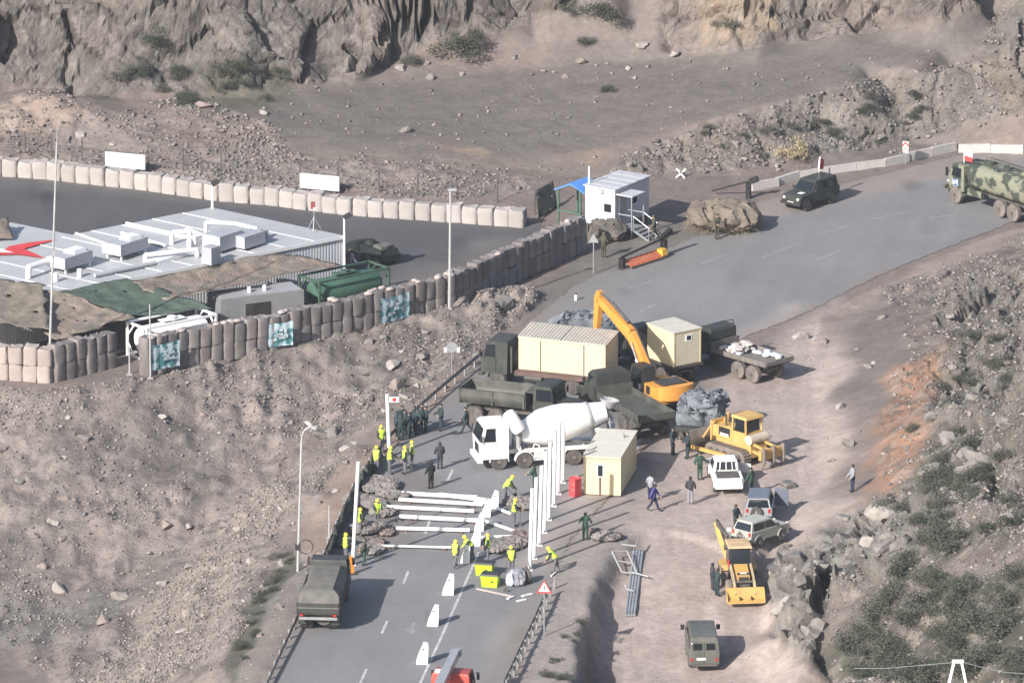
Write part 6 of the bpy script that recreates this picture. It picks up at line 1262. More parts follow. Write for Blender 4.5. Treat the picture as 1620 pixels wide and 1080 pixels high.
# dark netting bundled along the left guardrail
for k, (pts, lb) in enumerate((([(508, 898), (524, 862), (540, 826), (556, 792)], 'black net bundled on the left guardrail above the covered truck'), ([(560, 780), (578, 752), (596, 724)], 'black net bundled on the left guardrail beside the leaning white pole'))):
    g = [G(*q) for q in pts]; mb = MB(); rnd = random.Random(9+k); N = 14; v = []
    for i in range(N+1):
        t_ = i/N*(len(g)-1); j = min(int(t_), len(g)-2); q = g[j].lerp(g[j+1], t_-j)
        for z in (0.02, .5, 1.0+rnd.uniform(-.25, .25)): v.append(Vector((q.x+rnd.uniform(-.15, .15)+.25, q.y+rnd.uniform(-.2, .2), z)))
    mb.add(v, [(i*3+j, i*3+j+1, (i+1)*3+j+1, (i+1)*3+j) for i in range(N) for j in range(2)]); o = part('bundled_net', None, NETD, mb); s_ = o.modifiers.new('thickness', 'SOLIDIFY'); s_.thickness = .12; tag(o, lb, 'net')
# ------------------------------------------------------------ cream kiosk
KROOF = mat('kiosk_roof', (.56, .53, .45), .55, var=.06)
a = G(923, 782); b = G(979, 785); d = b-a; t = thing('site_kiosk', 'cream site cabin with one dark window behind the row of white poles', 'cabin', a, math.atan2(d.y, d.x)); W_ = 2.35; D_ = 5.9; H_ = 2.5
part('front_wall', t, CREAM, MB().box(0, W_, 0, .06, .06, H_)); part('side_wall', t, CREAM, MB().box(W_-.06, W_, .063, D_, .06, H_)); part('side_wall', t, CREAM, MB().box(0, .06, .063, D_, .06, H_)); part('back_wall', t, CREAM, MB().box(.063, W_-.063, D_-.06, D_, .06, H_)); part('floor', t, BROWN, MB().box(0, W_, 0, D_, 0, .057))
part('roof', t, KROOF, MB().box(-.06, W_+.06, -.08, D_/2-.01, H_+.003, H_+.09)); part('roof', t, KROOF, MB().box(-.06, W_+.06, D_/2+.01, D_+.08, H_+.003, H_+.1))
for x in (.6, 1.6): part('panel_seam', t, CREAMD, MB().box(x-.02, x+.02, -.012, -.002, .08, H_-.04))
for y in (1.2, 2.4, 3.6, 4.8): part('panel_seam', t, CREAMD, MB().box(W_+.002, W_+.014, y-.02, y+.02, .08, H_-.04))
part('eaves_trim', t, CREAMD, MB().box(-.05, W_+.05, -.1, -.083, H_-.06, H_+.085)); part('roof_vent', t, GALV, MB().cyl((1.8, 4.2, H_+.09), (1.8, 4.2, H_+.35), .09, n=8))
w_ = part('window', t, WHITE, MB().box(.85, 1.3, -.03, -.003, 1.2, 2.05)); part('pane', w_, GLASS, MB().box(.92, 1.23, -.045, -.034, 1.27, 1.98)); part('brown_strip', t, BROWN, MB().box(1.0, 1.12, -.035, -.003, .06, 1.19)); part('roof_cable', t, BLACK, MB().tube([(.0, .9, H_+.12), (.35, 1.2, H_+.12), (.5, 1.9, H_+.12)], .02)); part('corner_trim', t, CREAMD, MB().box(W_+.003, W_+.03, -.02, .06, .06, H_))
g = G(910, 783); o = part('fuel_barrel', None, mat('bright_red', (.62, .06, .07), .45, var=.08), MB().lathe([(0, .36), (.02, .4), (.35, .4), (.37, .42), (.41, .4), (.75, .4), (.77, .42), (.81, .4), (1.12, .4), (1.14, .36), (1.1, .34)], (0, 0, 0), (0, 0, 1), 18), 40); o.location = g; tag(o, 'red barrel standing left of the cream cabin', 'barrel')
# ------------------------------------------------------------ white steel poles
POLEW = mat('scuffed_white_steel', (.74, .74, .73), .45, var=.07, scale=2.5, dust=.1)
def std_pole(label, bx, by, tx, ty, r=.125, group=None, base=True):
    g = G(bx, by); hgt = (by-ty)/(PXM*math.cos(PITCH)); t = thing('white_pole', label, 'pole', g, 0, group); dx = (tx-bx)/PXM
    part('shaft', t, POLEW, MB().cyl((0, 0, 0), (dx, 0, hgt), r, n=12), 40)
    if base: part('base_flange', t, WHITED, MB().box(-.2, .2, -.2, .2, -.02, .05)); part('anchor', t, GALV, MB().cyl((0, -.16, .05), (0, -.16, .2), .05, n=6))
    return t
row = [(838, 901, 842, 781), (845, 883, 848.5, 763), (853, 862, 857, 744), (861, 842, 864, 722), (868, 822, 870.5, 705), (876, 800, 878, 684), (883, 781, 884.5, 672), (890, 763, 891.5, 663)]
ordn = ['nearest the viewer', 'second from the viewer', 'third from the viewer', 'fourth from the viewer', 'fifth from the viewer', 'third from the cabin end', 'second from the cabin end', 'last one at the cabin end']
for (q, n_) in zip(row, ordn): std_pole('upright white pole in the row beside the cream cabin, '+n_, *q, group='upright white poles in a row')
t = std_pole('white pole with a small red and white flag above the crouching workers', 616, 722, 613, 627, .12); part('flag', t, WHITE, MB().box(.0, .62, -.02, .02, 3.6, 3.95)); part('flag_patch', t, RED, MB().box(.2, .45, -.03, -.022, 3.65, 3.9))
std_pole('leaning white pole between the guardrail and the dug earth', 558, 893, 567, 741, .12)
lying = [((628, 784), (755, 791), .11, 'farthest white pole lying across the road'), ((696, 787), (770, 796), .11, 'short white pole overlapping the farthest lying pole'), ((631, 795), (764, 803), .1, 'white pole lying across the road, second from the far side'), ((748, 793), (808, 816), .08, 'thin white pole slanting from the lying poles to the soil heap'), ((612, 806), (750, 813), .1, 'white pole lying farthest left, in the middle of the lying set'), ((632, 822), (764, 829), .11, 'white pole lying just below the middle of the set'), ((766, 827), (821, 846), .08, 'thin white pole slanting away from the fourth lying pole'), ((627, 840), (743, 843), .1, 'lying white pole next to nearest the viewer'), ((600, 867), (716, 870), .06, 'thin dusty pole lying nearest the viewer across the road'), ((758, 854), (827, 852), .09, 'short white pole lying right of the white barrier blocks')]
for i, (a, b, r, lb) in enumerate(lying):
    A_ = G(*a); B_ = G(*b); z = r+.08+.02*(i % 3)
    r = r*1.3; o = part('lying_pole', None, POLEW if i != 8 else WHITED, MB().cyl((0, 0, 0), B_-A_, r, n=10), 40); o.location = A_+Vector((0, 0, z)); tag(o, lb, 'pole', 'white poles lying on the road')
    for k, q in enumerate((A_.lerp(B_, .12), A_.lerp(B_, .88))):
        s_ = part('timber_block', None, BROWN, MB().box(-.12, .12, -.2, .2, 0, z-r), 0); s_.location = q; tag(s_, 'small dark timber block under a lying white pole', 'timber block', 'timber blocks under the lying poles')
# ------------------------------------------------------------ white barrier blocks
bm_ = MB().add([(x, y, z) for y in (-.28, .28) for x, z in ((-.36, 0), (.32, 0), (.34, .25), (.36, 1.2), (.1, 1.26), (-.3, .3))], [(0, 1, 2, 3, 4, 5), (11, 10, 9, 8, 7, 6)]+[(i, (i+1) % 6, 6+(i+1) % 6, 6+i) for i in range(6)]).mesh('block', WHITE, 0, .02)
hk = MB().box(-.02, .12, -.3, -.283, .92, .98).mesh('lifting_slot', BLACK)
for i, (px, py, lb) in enumerate(((668, 1048, 'white barrier block nearest the viewer, beside the red crane'), (685, 988, 'white barrier block second from the viewer, right of the road arrow'), (709, 939, 'white barrier block left of the two lime green boxes'), (736, 889, 'white barrier block behind the bending worker'), (752, 862, 'white barrier block just above the bending worker'), (758, 838, 'white barrier block at the right end of the middle lying poles'), (769, 816, 'white barrier block under the slanting white pole'), (781, 803, 'white barrier block farthest up the road'))):
    g = G(px, py); t = thing('barrier_block', lb, 'barrier block', g, R(random.uniform(-6, 6)), 'white barrier blocks'); part('block', t, None, bm_); part('lifting_slot', t, None, hk); t.scale = (1, 1, 1) if i < 3 else (.85, .85, .88)
# ------------------------------------------------------------ lime boxes and other site clutter
LIME = mat('lime_plastic', (.42, .62, .03), .5, var=.1, spec=.3)
for px, py, lb in ((767, 908, 'lime green box with dark lid, the farther of the pair'), (776, 926, 'lime green box with dark lid, the nearer of the pair')):
    g = G(px, py); t = thing('grit_box', lb, 'box', g, R(-14)); part('body', t, LIME, MB().add([(x, y, z) for z, k in ((0, .86), (.72, 1)) for x, y in ((-.55*k, -.4*k), (.55*k, -.4*k), (.55*k, .4*k), (-.55*k, .4*k))], [(0, 3, 2, 1), (4, 5, 6, 7), (0, 1, 5, 4), (1, 2, 6, 5), (2, 3, 7, 6), (3, 0, 4, 7)])); part('lid', t, BLACK, MB().box(-.6, .6, -.44, .44, .724, .82, .06, .06)); part('badge', t, BLACK, MB().box(.1, .26, -.418, -.385, .35, .42))
g = G(556, 908); t = thing('road_marker', 'orange plastic road marker at the foot of the leaning white pole', 'road marker', g, .2); part('panel', t, mat('bright_orange', (.78, .25, .02), .5), MB().box(-.16, .16, -.07, .07, .1, 1.15, .04, .0), bev=.02); part('foot', t, BLACK, MB().box(-.3, .3, -.2, .2, 0, .097))
o = blob('rubble_sack', None, mat('grey_sack', (.3, .3, .33), .8, var=.2), (.95, .85, .95), .12, 131, sub=4, boxy=.5); g = G(819, 925); o.location = g; tag(o, 'grey filled sack beside the nearer lime green box', 'sack')
o = blob('cement_bag', None, mat('bluish_bag', (.6, .66, .78), .6, var=.2), (.4, .5, .85), .1, 132, sub=3, boxy=.5); g = G(807, 927); o.location = g; tag(o, 'crumpled white and blue bag left of the grey sack', 'bag')
tg = G(834, 921); o = part('tyre', None, RUBBER, MB().lathe([(-.1, .28), (-.12, .42), (-.05, .48), (.05, .48), (.12, .42), (.1, .28)], (0, 0, .48), (1, .3, .1), 18), 40); o.location = tg; tag(o, 'black tyre standing right of the grey sack', 'tyre')
for k, (a, b, w_, lb) in enumerate((((754, 932), (810, 944), .16, 'long pinkish board on the road edge below the lime boxes'), ((872, 912), (884, 902), .1, 'short grey bar leaning by the right guardrail end'), ((803, 948), (812, 944), .2, 'small white board scrap by the long pinkish board'), ((826, 944), (842, 940), .2, 'small white board scrap near the warning sign'), ((818, 952), (832, 949), .2, 'small white board scrap nearest the viewer'), ((484, 668), (497, 680), .2, 'pale plank lying on the rubble slope below the bag wall'))):
    A_ = G(*a); B_ = G(*b); o = part('board', None, mat('pinkish_board', (.4, .33, .31), .8) if k == 0 else WHITED, MB().beam(Vector((0, 0, .06)), B_-A_+Vector((0, 0, .06)), w_, .07)); o.location = A_; tag(o, lb, 'board')
# pipes and frames by the trench
for i in range(4):
    A_ = G(1003+i*4.5, 873); B_ = G(990+i*4.5, 975); o = part('steel_pipe', None, GALV, MB().cyl((0, 0, 0), B_-A_, .085, n=10), 40); o.location = A_+Vector((0, 0, .1)); tag(o, 'long grey steel pipe in the bundle beside the trench', 'pipe', 'steel pipes bundled beside the trench')
def frame(label, pts, z=.3, r=.045, m=PALEP):
    g = [G(*q[:2])+Vector((0, 0, q[2] if len(q) > 2 else z)) for q in pts]; o0 = g[0].copy(); o = part('scrap_metal', None, m, MB().tube([q-o0 for q in g], r)); o.location = o0; tag(o, label, 'frame')
frame('bent pale steel frame lying across the pipe bundle', [(968, 884, .5), (992, 886, .6), (1008, 914, .3), (984, 912, .3), (968, 884, .5), (976, 896, .4), (998, 900, .4)]); frame('thin pale rod sticking out right of the pipes', [(1000, 912, .3), (1026, 919, .3)]); frame('bent thin rod left of the pipe bundle', [(988, 930, .2), (992, 936, .2), (1003, 942, .3)]); frame('small grey bracket frame above the pipe bundle', [(984, 873, .5), (1006, 878, .6), (1010, 870, .7)], .3, .06, GALV)
# foreground cable mast, lower right
g = G(1513, 1222); top = 1210-1060; H_ = top/(PXM*math.cos(PITCH)); t = thing('cable_mast', 'white A-frame cable mast at the bottom right edge with wires both ways', 'mast', g)
for s in (-1, 1): part('leg', t, WHITE, MB().beam((s*1.6, 0, 0), (s*.22, 0, H_), .14, .14))
part('head', t, WHITE, MB().box(-.32, .32, -.12, .12, H_, H_+.14)); part('brace', t, WHITE, MB().beam((-.72, 0, H_-2.2), (.72, 0, H_-2.2), .1, .1))
for s, pts in ((-1, [(-.3, 0, H_), (-4, .5, H_-.5), (-5.8, .8, H_-.6)]), (1, [(.3, 0, H_), (2.5, 0, H_-.55), (5, 0, H_-.8), (12, 0, H_-.3)])): part('wire', t, GALV, MB().tube(pts, .018, 5))
# ------------------------------------------------------------ people: one continuous skinned body per pose, clothes as children
def person_meshes(bend=0., arms=((.25, .12, .05), (.25, .12, .05)), walk=0., turn=0.):
    """returns meshes: body, jacket, trousers, boots, hands-free; facing +x, feet at z=0"""
    V = {}; hip = Vector((0, 0, .93)); sb_, cb_ = math.sin(bend), math.cos(bend)
    def tor(d, y=0., f=0.): return hip+Vector((sb_*d+cb_*f, y, cb_*d-sb_*f))
    V['pelvis'] = hip; V['waist'] = tor(.18); V['chest'] = tor(.40); V['neck'] = tor(.57); hb = bend*.6; hd = Vector((math.sin(hb), 0, math.cos(hb)))
    V['skull'] = V['neck']+hd*.12+Vector((.02, 0, 0)); V['crown'] = V['neck']+hd*.23+Vector((.01, 0, 0)); V['nose'] = V['skull']+Vector((.105*math.cos(hb), 0, -.105*math.sin(hb)))
    ed = [('pelvis', 'waist'), ('waist', 'chest'), ('chest', 'neck'), ('neck', 'skull'), ('skull', 'crown'), ('skull', 'nose')]
    rad = {'pelvis': .155, 'waist': .145, 'chest': .165, 'neck': .062, 'skull': .098, 'crown': .075, 'nose': .02}
    for s, nm, (a, f, e) in ((1, 'L', arms[0]), (-1, 'R', arms[1])):
        sh = tor(.47, s*.19); V['sho'+nm] = sh
        ea = -bend*.4
        el = sh+Vector((math.sin(a+ea)*.29, s*(.05+e), -math.cos(a+ea)*.29)); wr = el+Vector((math.sin(a+ea+f*5)*.25, s*(-.03), -math.cos(a+ea+f*5)*.25)); ha = wr+(wr-el).normalized()*.09
        V['elb'+nm], V['wri'+nm], V['pal'+nm] = el, wr, ha
        ed += [('chest', 'sho'+nm), ('sho'+nm, 'elb'+nm), ('elb'+nm, 'wri'+nm), ('wri'+nm, 'pal'+nm)]; rad.update({'sho'+nm: .078, 'elb'+nm: .055, 'wri'+nm: .038, 'pal'+nm: .042})
        w_ = walk*s; hp = hip+Vector((0, s*.09, -.05)); kn = hip+Vector((math.sin(w_)*.42+.02, s*.10, -math.cos(w_)*.43)); kb = max(0, -w_)*.9
        an = kn+Vector((math.sin(w_-kb)*.42, s*.01, -math.cos(w_-kb)*.42)); V['hip'+nm], V['kne'+nm], V['ank'+nm], V['toe'+nm] = hp, kn, an, an+Vector((.17, s*.02, -.05))
        ed += [('pelvis', 'hip'+nm), ('hip'+nm, 'kne'+nm), ('kne'+nm, 'ank'+nm), ('ank'+nm, 'toe'+nm)]; rad.update({'hip'+nm: .105, 'kne'+nm: .068, 'ank'+nm: .05, 'toe'+nm: .04})
    keys = list(V); idx = {k: i for i, k in enumerate(keys)}; low = min(q.z for q in V.values())-.04
    me = bpy.data.meshes.new('b'); me.from_pydata([V[k]-Vector((0, 0, low)) for k in keys], [(idx[a], idx[b]) for a, b in ed], []); o = bpy.data.objects.new('b', me); COL.objects.link(o)
    sk = o.modifiers.new('s', 'SKIN'); su = o.modifiers.new('u', 'SUBSURF'); su.levels = 1; su.render_levels = 1
    for k in keys:
        d = me.skin_vertices[0].data[idx[k]]; d.radius = (rad[k], rad[k]); d.use_root = (k == 'pelvis')
    dg = bpy.context.evaluated_depsgraph_get(); ev = o.evaluated_get(dg); body = bpy.data.meshes.new_from_object(ev); bpy.data.objects.remove(o)
    seg = [(V[a]-Vector((0, 0, low)), V[b]-Vector((0, 0, low)), (rad[a]+rad[b])/2, a, b) for a, b in ed]
    def region(c):
        best = None
        for a, b, r, na, nb in seg:
            d = b-a; t = max(0, min(1, (c-a).dot(d)/d.length_squared)); q = (c-a-d*t).length/r
            if best is None or q < best[0]: best = (q, na, nb)
        nb = best[2]
        if nb in ('skull', 'crown', 'nose'): return 'head'
        if nb.startswith('pal'): return 'hand'
        if nb.startswith(('hip', 'kne', 'ank')): return 'trousers'
        if nb.startswith('toe'): return 'boots'
        return 'jacket' if nb != 'neck' or True else 'head'
    reg_ = [region(p.center) for p in body.polygons]
    def cloth(name, names, off, zmin=None, notarm=False):
        mb = MB(); mp = {}
        for p, r in zip(body.polygons, reg_):
            if r not in names: continue
            if notarm and abs(p.center.y) > .2: continue
            f = []
            for vi in p.vertices:
                if vi not in mp: v = body.vertices[vi]; mp[vi] = len(mb.v); mb.v.append(tuple(v.co+v.normal*off))
                f.append(mp[vi])
            mb.f.append(tuple(f))
        m = mb.mesh(name); m.polygons.foreach_set('use_smooth', [True]*len(m.polygons)); return m
    body.polygons.foreach_set('use_smooth', [True]*len(body.polygons))
    # fingers and thumbs on the hands
    bm = bmesh.new(); bm.from_mesh(body)
    for nm, s in (('L', 1), ('R', -1)):
        w_, p_ = V['wri'+nm]-Vector((0, 0, low)), V['pal'+nm]-Vector((0, 0, low)); d = (p_-w_).normalized(); sd_ = Vector((1, 0, 0)) if abs(d.x) < .8 else Vector((0, 0, 1))
        for i, (ln, of) in enumerate(((.075, -.033), (.085, -.011), (.08, .011), (.06, .033), (.055, .05))):
            a = p_+sd_*of*.9-d*(.02 if i < 4 else .06); b = a+d*ln+(sd_*.03 if i == 4 else Vector((0, -s*.015, 0)))
            q = MB().beam(a, b, .019, .019, .013, .013); vs = [bm.verts.new(x) for x in q.v]
            for f in q.f: bm.faces.new([vs[k] for k in f])
    bm.to_mesh(body); bm.free()
    hc = V['skull']-Vector((0, 0, low)); top = V['crown']-Vector((0, 0, low)); ax_ = (top-hc).normalized()
    helm = MB().lathe([(-.01, .135), (.0, .128), (.05, .124), (.1, .1), (.135, .055), (.145, .01)], hc+ax_*.045, ax_, 14).mesh('helmet', None, 60); cap = MB().lathe([(0, .113), (.06, .113), (.1, .09), (.125, .03)], hc+ax_*.03, ax_, 12); 
    cap.add([hc+Vector((.09, -.06, .06)), hc+Vector((.19, -.05, .045)), hc+Vector((.19, .05, .045)), hc+Vector((.09, .06, .06))], [(0, 1, 2, 3)])
    return dict(body=body, jacket=cloth('jacket', ('jacket',), .02), trousers=cloth('trousers', ('trousers',), .016), boots=cloth('boots', ('boots',), .014), vest=cloth('vest', ('jacket',), .034, notarm=True), helmet=helm, cap=cap.mesh('cap', None, 50), hair=MB().lathe([(-.05, .102), (.03, .106), (.08, .085), (.1, .03)], hc+ax_*.03-Vector((.012, 0, 0)), ax_, 12).mesh('hair', None, 50))
POSES = dict(stand=person_meshes(), hands=person_meshes(.12, ((.45, .2, .02), (.5, .2, .02))), walk=person_meshes(.06, ((.5, .06, .04), (-.4, .06, .04)), .35), bend=person_meshes(.75, ((.55, .08, 0), (.7, .08, 0)), .15), akimbo=person_meshes(0., ((.1, .25, .14), (.15, .22, .14))))
SKIN = mat('skin', (.42, .25, .18), .6, var=.05)
CL = dict(vest=mat('hi_vis_vest', (.55, .78, .08), .6, var=.08, spec=.3), helmet=mat('yellow_helmet', (.75, .56, .05), .4), dark=mat('dark_work_clothes', (.035, .037, .045), .85, var=.15), grey=mat('grey_trousers', (.12, .12, .135), .85, var=.15), navy=mat('navy_clothes', (.02, .024, .06), .85), teal=mat('dark_uniform', (.024, .04, .044), .85, var=.15), green=mat('green_uniform', (.03, .07, .05), .85, var=.15), camo=mat('camouflage_cloth', (.085, .08, .055), .9, var=.15, col2=(.04, .045, .03), c2scale=7), black=mat('black_clothes', (.012, .012, .013), .85), hair=mat('dark_hair', (.02, .016, .014), .7), boots=mat('black_boots', (.02, .018, .017), .6), light=mat('grey_jacket', (.25, .25, .28), .85), violet=mat('violet_blue_jacket', (.07, .06, .2), .85), white=WHITE)
def person(label, px, py, pose, face, jacket, trousers, head=('hair', 'hair'), vest=None, group=None, scale=1., z=None):
    ms = POSES[pose]; g = G(px, py)
    def dressed(name, key, mname, parent):
        me = ms[key]
        if not me.materials: me.materials.append(None)
        o = bpy.data.objects.new(name, me); COL.objects.link(o); o.parent = parent
        o.material_slots[0].link = 'OBJECT'; o.material_slots[0].material = CL[mname] if mname in CL else SKIN
        return o
    b = dressed('person', 'body', 'skin', None); b.location = g; b.rotation_euler = (0, 0, R(face)); b.scale = (scale,)*3; tag(b, label, 'person', group)
    dressed('jacket', 'jacket', jacket, b); dressed('trousers', 'trousers', trousers, b); dressed('boots', 'boots', 'boots', b); dressed(head[0], head[0], head[1], b)
    if vest: dressed('vest', 'vest', vest, b)
    return b
HV = ('helmet', 'helmet'); gw = 'workers in lime vests'; gu = 'men in dark uniforms'
for lb, px, py, ps, fa in (('worker in lime vest standing behind the guardrail above the others', 603, 716, 'stand', -60), ('worker in lime vest, leftmost of the four by the flagged pole', 596, 749, 'stand', -120), ('worker in lime vest bent at the foot of the flagged pole', 616, 750, 'hands', 20), ('worker in lime vest right of the flagged pole, nearer of two', 641, 749, 'stand', 200), ('worker in lime vest right of the flagged pole, farther of two', 652, 741, 'stand', 180), ('worker in lime vest standing in the dug earth left of the lying poles', 596, 833, 'hands', -60), ('worker in lime vest half hidden by the leaning white pole', 570, 848, 'stand', 0), ('worker in lime vest beside the orange road marker', 547, 888, 'stand', 30), ('worker in lime vest standing on the road left of the bending man', 720, 898, 'walk', 60), ('worker in lime vest and yellow helmet bending over a white barrier block', 747, 886, 'bend', 200), ('worker in lime vest just above the lime green boxes', 772, 889, 'stand', 180), ('worker in lime vest right of the lime green boxes', 809, 908, 'hands', -100), ('worker in lime vest holding a tool by the soil heap', 813, 833, 'hands', 0), ('worker in lime vest leaning over the farthest barrier block', 799, 793, 'bend', 20), ('worker in lime vest stooping right of the nearest upright pole', 880, 906, 'bend', 170)):
    person(lb, px, py, ps, fa, 'dark', 'grey', HV, 'vest', gw, 1.03)
for i, (px, py, fa) in enumerate(((627, 692, 20), (634, 697, 100), (641, 690, 200), (648, 694, 150), (655, 683, 10), (661, 688, 240), (668, 680, 180), (674, 684, 200), (636, 683, 300))):
    person('man in dark uniform in the crowd behind the left guardrail', px, py, 'stand' if i % 2 else 'akimbo', fa, 'teal', 'teal', ('cap', 'teal'), None, 'uniformed men crowded by the guardrail')
for lb, px, py, ps, fa, j, t_, hd_ in (('man in dark uniform standing alone right of the crowd', 698, 681, 'akimbo', 200, 'teal', 'teal', ('cap', 'teal')), ('man in dark uniform behind the mixer cab by the dump truck', 738, 685, 'walk', 180, 'teal', 'teal', ('cap', 'teal')), ('man in dark clothes walking towards the mixer cab', 696, 742, 'stand', 100, 'dark', 'dark', ('hair', 'hair')), ('man in black standing alone above the lying poles', 682, 773, 'stand', 120, 'black', 'black', ('hair', 'hair')), ('man in green uniform left of the white pickup', 1107, 758, 'akimbo', -70, 'green', 'green', ('cap', 'teal')), ('man in dark uniform behind the bonneted truck tail', 1064, 719, 'stand', -30, 'teal', 'teal', ('cap', 'teal')), ('man in dark uniform beside the tent bundle trailer', 1088, 725, 'stand', 200, 'teal', 'teal', ('cap', 'teal')), ('person in violet blue jacket walking across the dirt', 1034, 808, 'walk', -20, 'violet', 'navy', ('hair', 'hair')), ('person in grey jacket behind the one in violet blue', 1029, 792, 'stand', 60, 'light', 'navy', ('hair', 'hair')), ('person in brown dark jacket alone in the middle of the dirt', 1092, 797, 'stand', 80, 'dark', 'light', ('hair', 'hair')), ('man in dark jacket behind the beige car', 1164, 841, 'stand', -40, 'teal', 'dark', ('hair', 'hair')), ('man in blue work clothes left of the backhoe, farther of two', 1127, 934, 'stand', 20, 'dark', 'dark', ('hair', 'hair')), ('man in blue work clothes left of the backhoe, nearer of two', 1134, 943, 'hands', 40, 'teal', 'teal', ('hair', 'hair')), ('broad man in green jacket seen from behind on the soil', 926, 854, 'akimbo', 90, 'green', 'green', ('hair', 'hair')), ('man in dark clothes at the foot of the right hillside', 1349, 778, 'stand', 200, 'light', 'navy', ('hair', 'hair')), ('man standing at the open door of the white pickup', 1188, 783, 'stand', 140, 'green', 'teal', ('cap', 'teal')), ('soldier in camouflage beside the left boom gate', 955, 408, 'stand', 60, 'camo', 'camo', ('cap', 'camo')), ('soldier in camouflage at the foot of the hut steps', 1035, 379, 'walk', 200, 'camo', 'camo', ('cap', 'camo')), ('soldier in camouflage in front of the dugout mound', 1134, 378, 'hands', -60, 'camo', 'camo', ('cap', 'camo')), ('soldier in camouflage beside the leaning white pole', 577, 894, 'stand', 180, 'camo', 'green', ('cap', 'camo')), ('man in green behind the row of upright poles', 846, 777, 'hands', 160, 'green', 'dark', ('hair', 'hair')), ('person in beige beside the white base building wall', 557, 436, 'stand', 20, 'light', 'camo', ('hair', 'hair'))):
    person(lb, px, py, ps, fa, j, t_, hd_, None, None, 1.02)
# tools in hand
for lb, px, py, v in (('long-handled shovel held by the worker at the soil heap', 822, 832, (.1, 0, 1.5)), ('long-handled rake leaning by the farthest barrier block', 815, 786, (-.9, .3, .9)), ('thin rod held by the worker right of the boxes', 800, 936, (.06, 0, 2.0))):
    t = thing('shovel', lb, 'tool', G(px, py)); part('handle', t, BROWN, MB().cyl((0, 0, .05), v, .025, n=6)); part('blade', t, STEEL, MB().box(-.12, .12, -.03, .03, 0, .25))
# ------------------------------------------------------------ earth heaps beside the road
HEAP = mat('dug_earth', (.19, .172, .16), .95, var=.3, bump=.12, bscale=4); HEAPR = mat('reddish_earth', (.165, .13, .12), .95, var=.3, bump=.08, bscale=5)
for i, (px, py, sx, sy, h, m_, lb) in enumerate(((600, 772, 2.6, 3.2, .7, HEAP, 'grey heap of broken earth below the workers at the flagged pole'), (577, 798, 2.0, 3.5, .6, HEAP, 'dark earth heap against the left guardrail'), (622, 786, 1.4, 2.2, .45, HEAP, 'low earth heap at the left ends of the far lying poles'), (582, 842, 1.9, 2.6, .8, HEAP, 'rounded grey earth heap beside the leaning pole'), (613, 846, .9, 1.2, .4, HEAPR, 'small reddish earth lump left of the nearer lying poles'), (597, 861, .9, 1.2, .4, HEAPR, 'small reddish earth lump nearest the road left'), (605, 815, 1.6, 1.6, .55, HEAP, 'earth heap behind the worker in the dug earth'), (588, 872, 2.0, 1.6, .4, HEAP, 'low earth heap by the soldier in camouflage'), (800, 866, 2.2, 3.5, .55, HEAP, 'brown soil heap right of the barrier blocks'), (824, 850, 1.2, 2.0, .45, HEAPR, 'reddish soil heap at the end of the short lying pole'), (828, 800, 2.0, 3.0, .5, HEAP, 'dark soil heap behind the worker with the shovel'), (940, 845, 1.1, 1.2, .4, HEAPR, 'reddish soil lump right of the man in the green jacket'), (960, 852, 1.8, 2.0, .45, HEAP, 'dark soil heap at the head of the trench'), (545, 862, 1.2, 1.5, .5, HEAP, 'dark soil heap at the guardrail behind the worker'))):
    o = blob('earth_heap', None, m_, (sx, sy, h*.85), .10, 200+i*3, sub=5, boxy=.05, sc=.3); g = G(px, py); o.location = g; o.rotation_euler = (0, 0, i*.7); tag(o, lb, 'earth heap')
# ------------------------------------------------------------ boulders, rubble and scrub
ROCKM = [mat('grey_rock', (.175, .16, .148), .95, var=.25, bump=.05, bscale=3), mat('pinkish_rock', (.23, .19, .17), .95, var=.25, bump=.05, bscale=3), mat('pale_rock', (.29, .26, .238), .95, var=.2, bump=.05, bscale=3), mat('dark_rock', (.12, .11, .105), .95, var=.25, bump=.05, bscale=3)]
def rock_mesh(seed, sub=2):
    rnd = np.random.default_rng(seed); bm = bmesh.new(); bmesh.ops.create_icosphere(bm, subdivisions=sub, radius=1)
    pl = [(Vector(v/np.linalg.norm(v)), rnd.uniform(.38, .75)) for v in rnd.normal(size=(10, 3))]
    for v in bm.verts:
        for n, d in pl:
            k = v.co.dot(n)
            if k > d: v.co -= n*(k-d)
        v.co *= rnd.uniform(.96, 1.04)
    me = bpy.data.meshes.new('rock'); bm.to_mesh(me); bm.free(); return me
RM = [rock_mesh(300+i) for i in range(10)]
for me in RM: me.materials.append(ROCKM[0])
def boulder(px, py, s, mi, label, flat=.7, seed=0, group=None):
    rnd = random.Random(int(px*7+py)+seed); g = G(px, py); o = bpy.data.objects.new('boulder', RM[rnd.randint(0, 9)]); COL.objects.link(o)
    o.scale = (s*rnd.uniform(.8, 1.15), s*rnd.uniform(.8, 1.2), s*flat*rnd.uniform(.8, 1.1)); o.rotation_euler = (rnd.uniform(-.4, .4), rnd.uniform(-.4, .4), rnd.uniform(0, 6)); o.location = (g.x, g.y, g.z+s*flat*.25)
    o.material_slots[0].link = 'OBJECT'; o.material_slots[0].material = ROCKM[mi]; return tag(o, label, 'boulder', group)
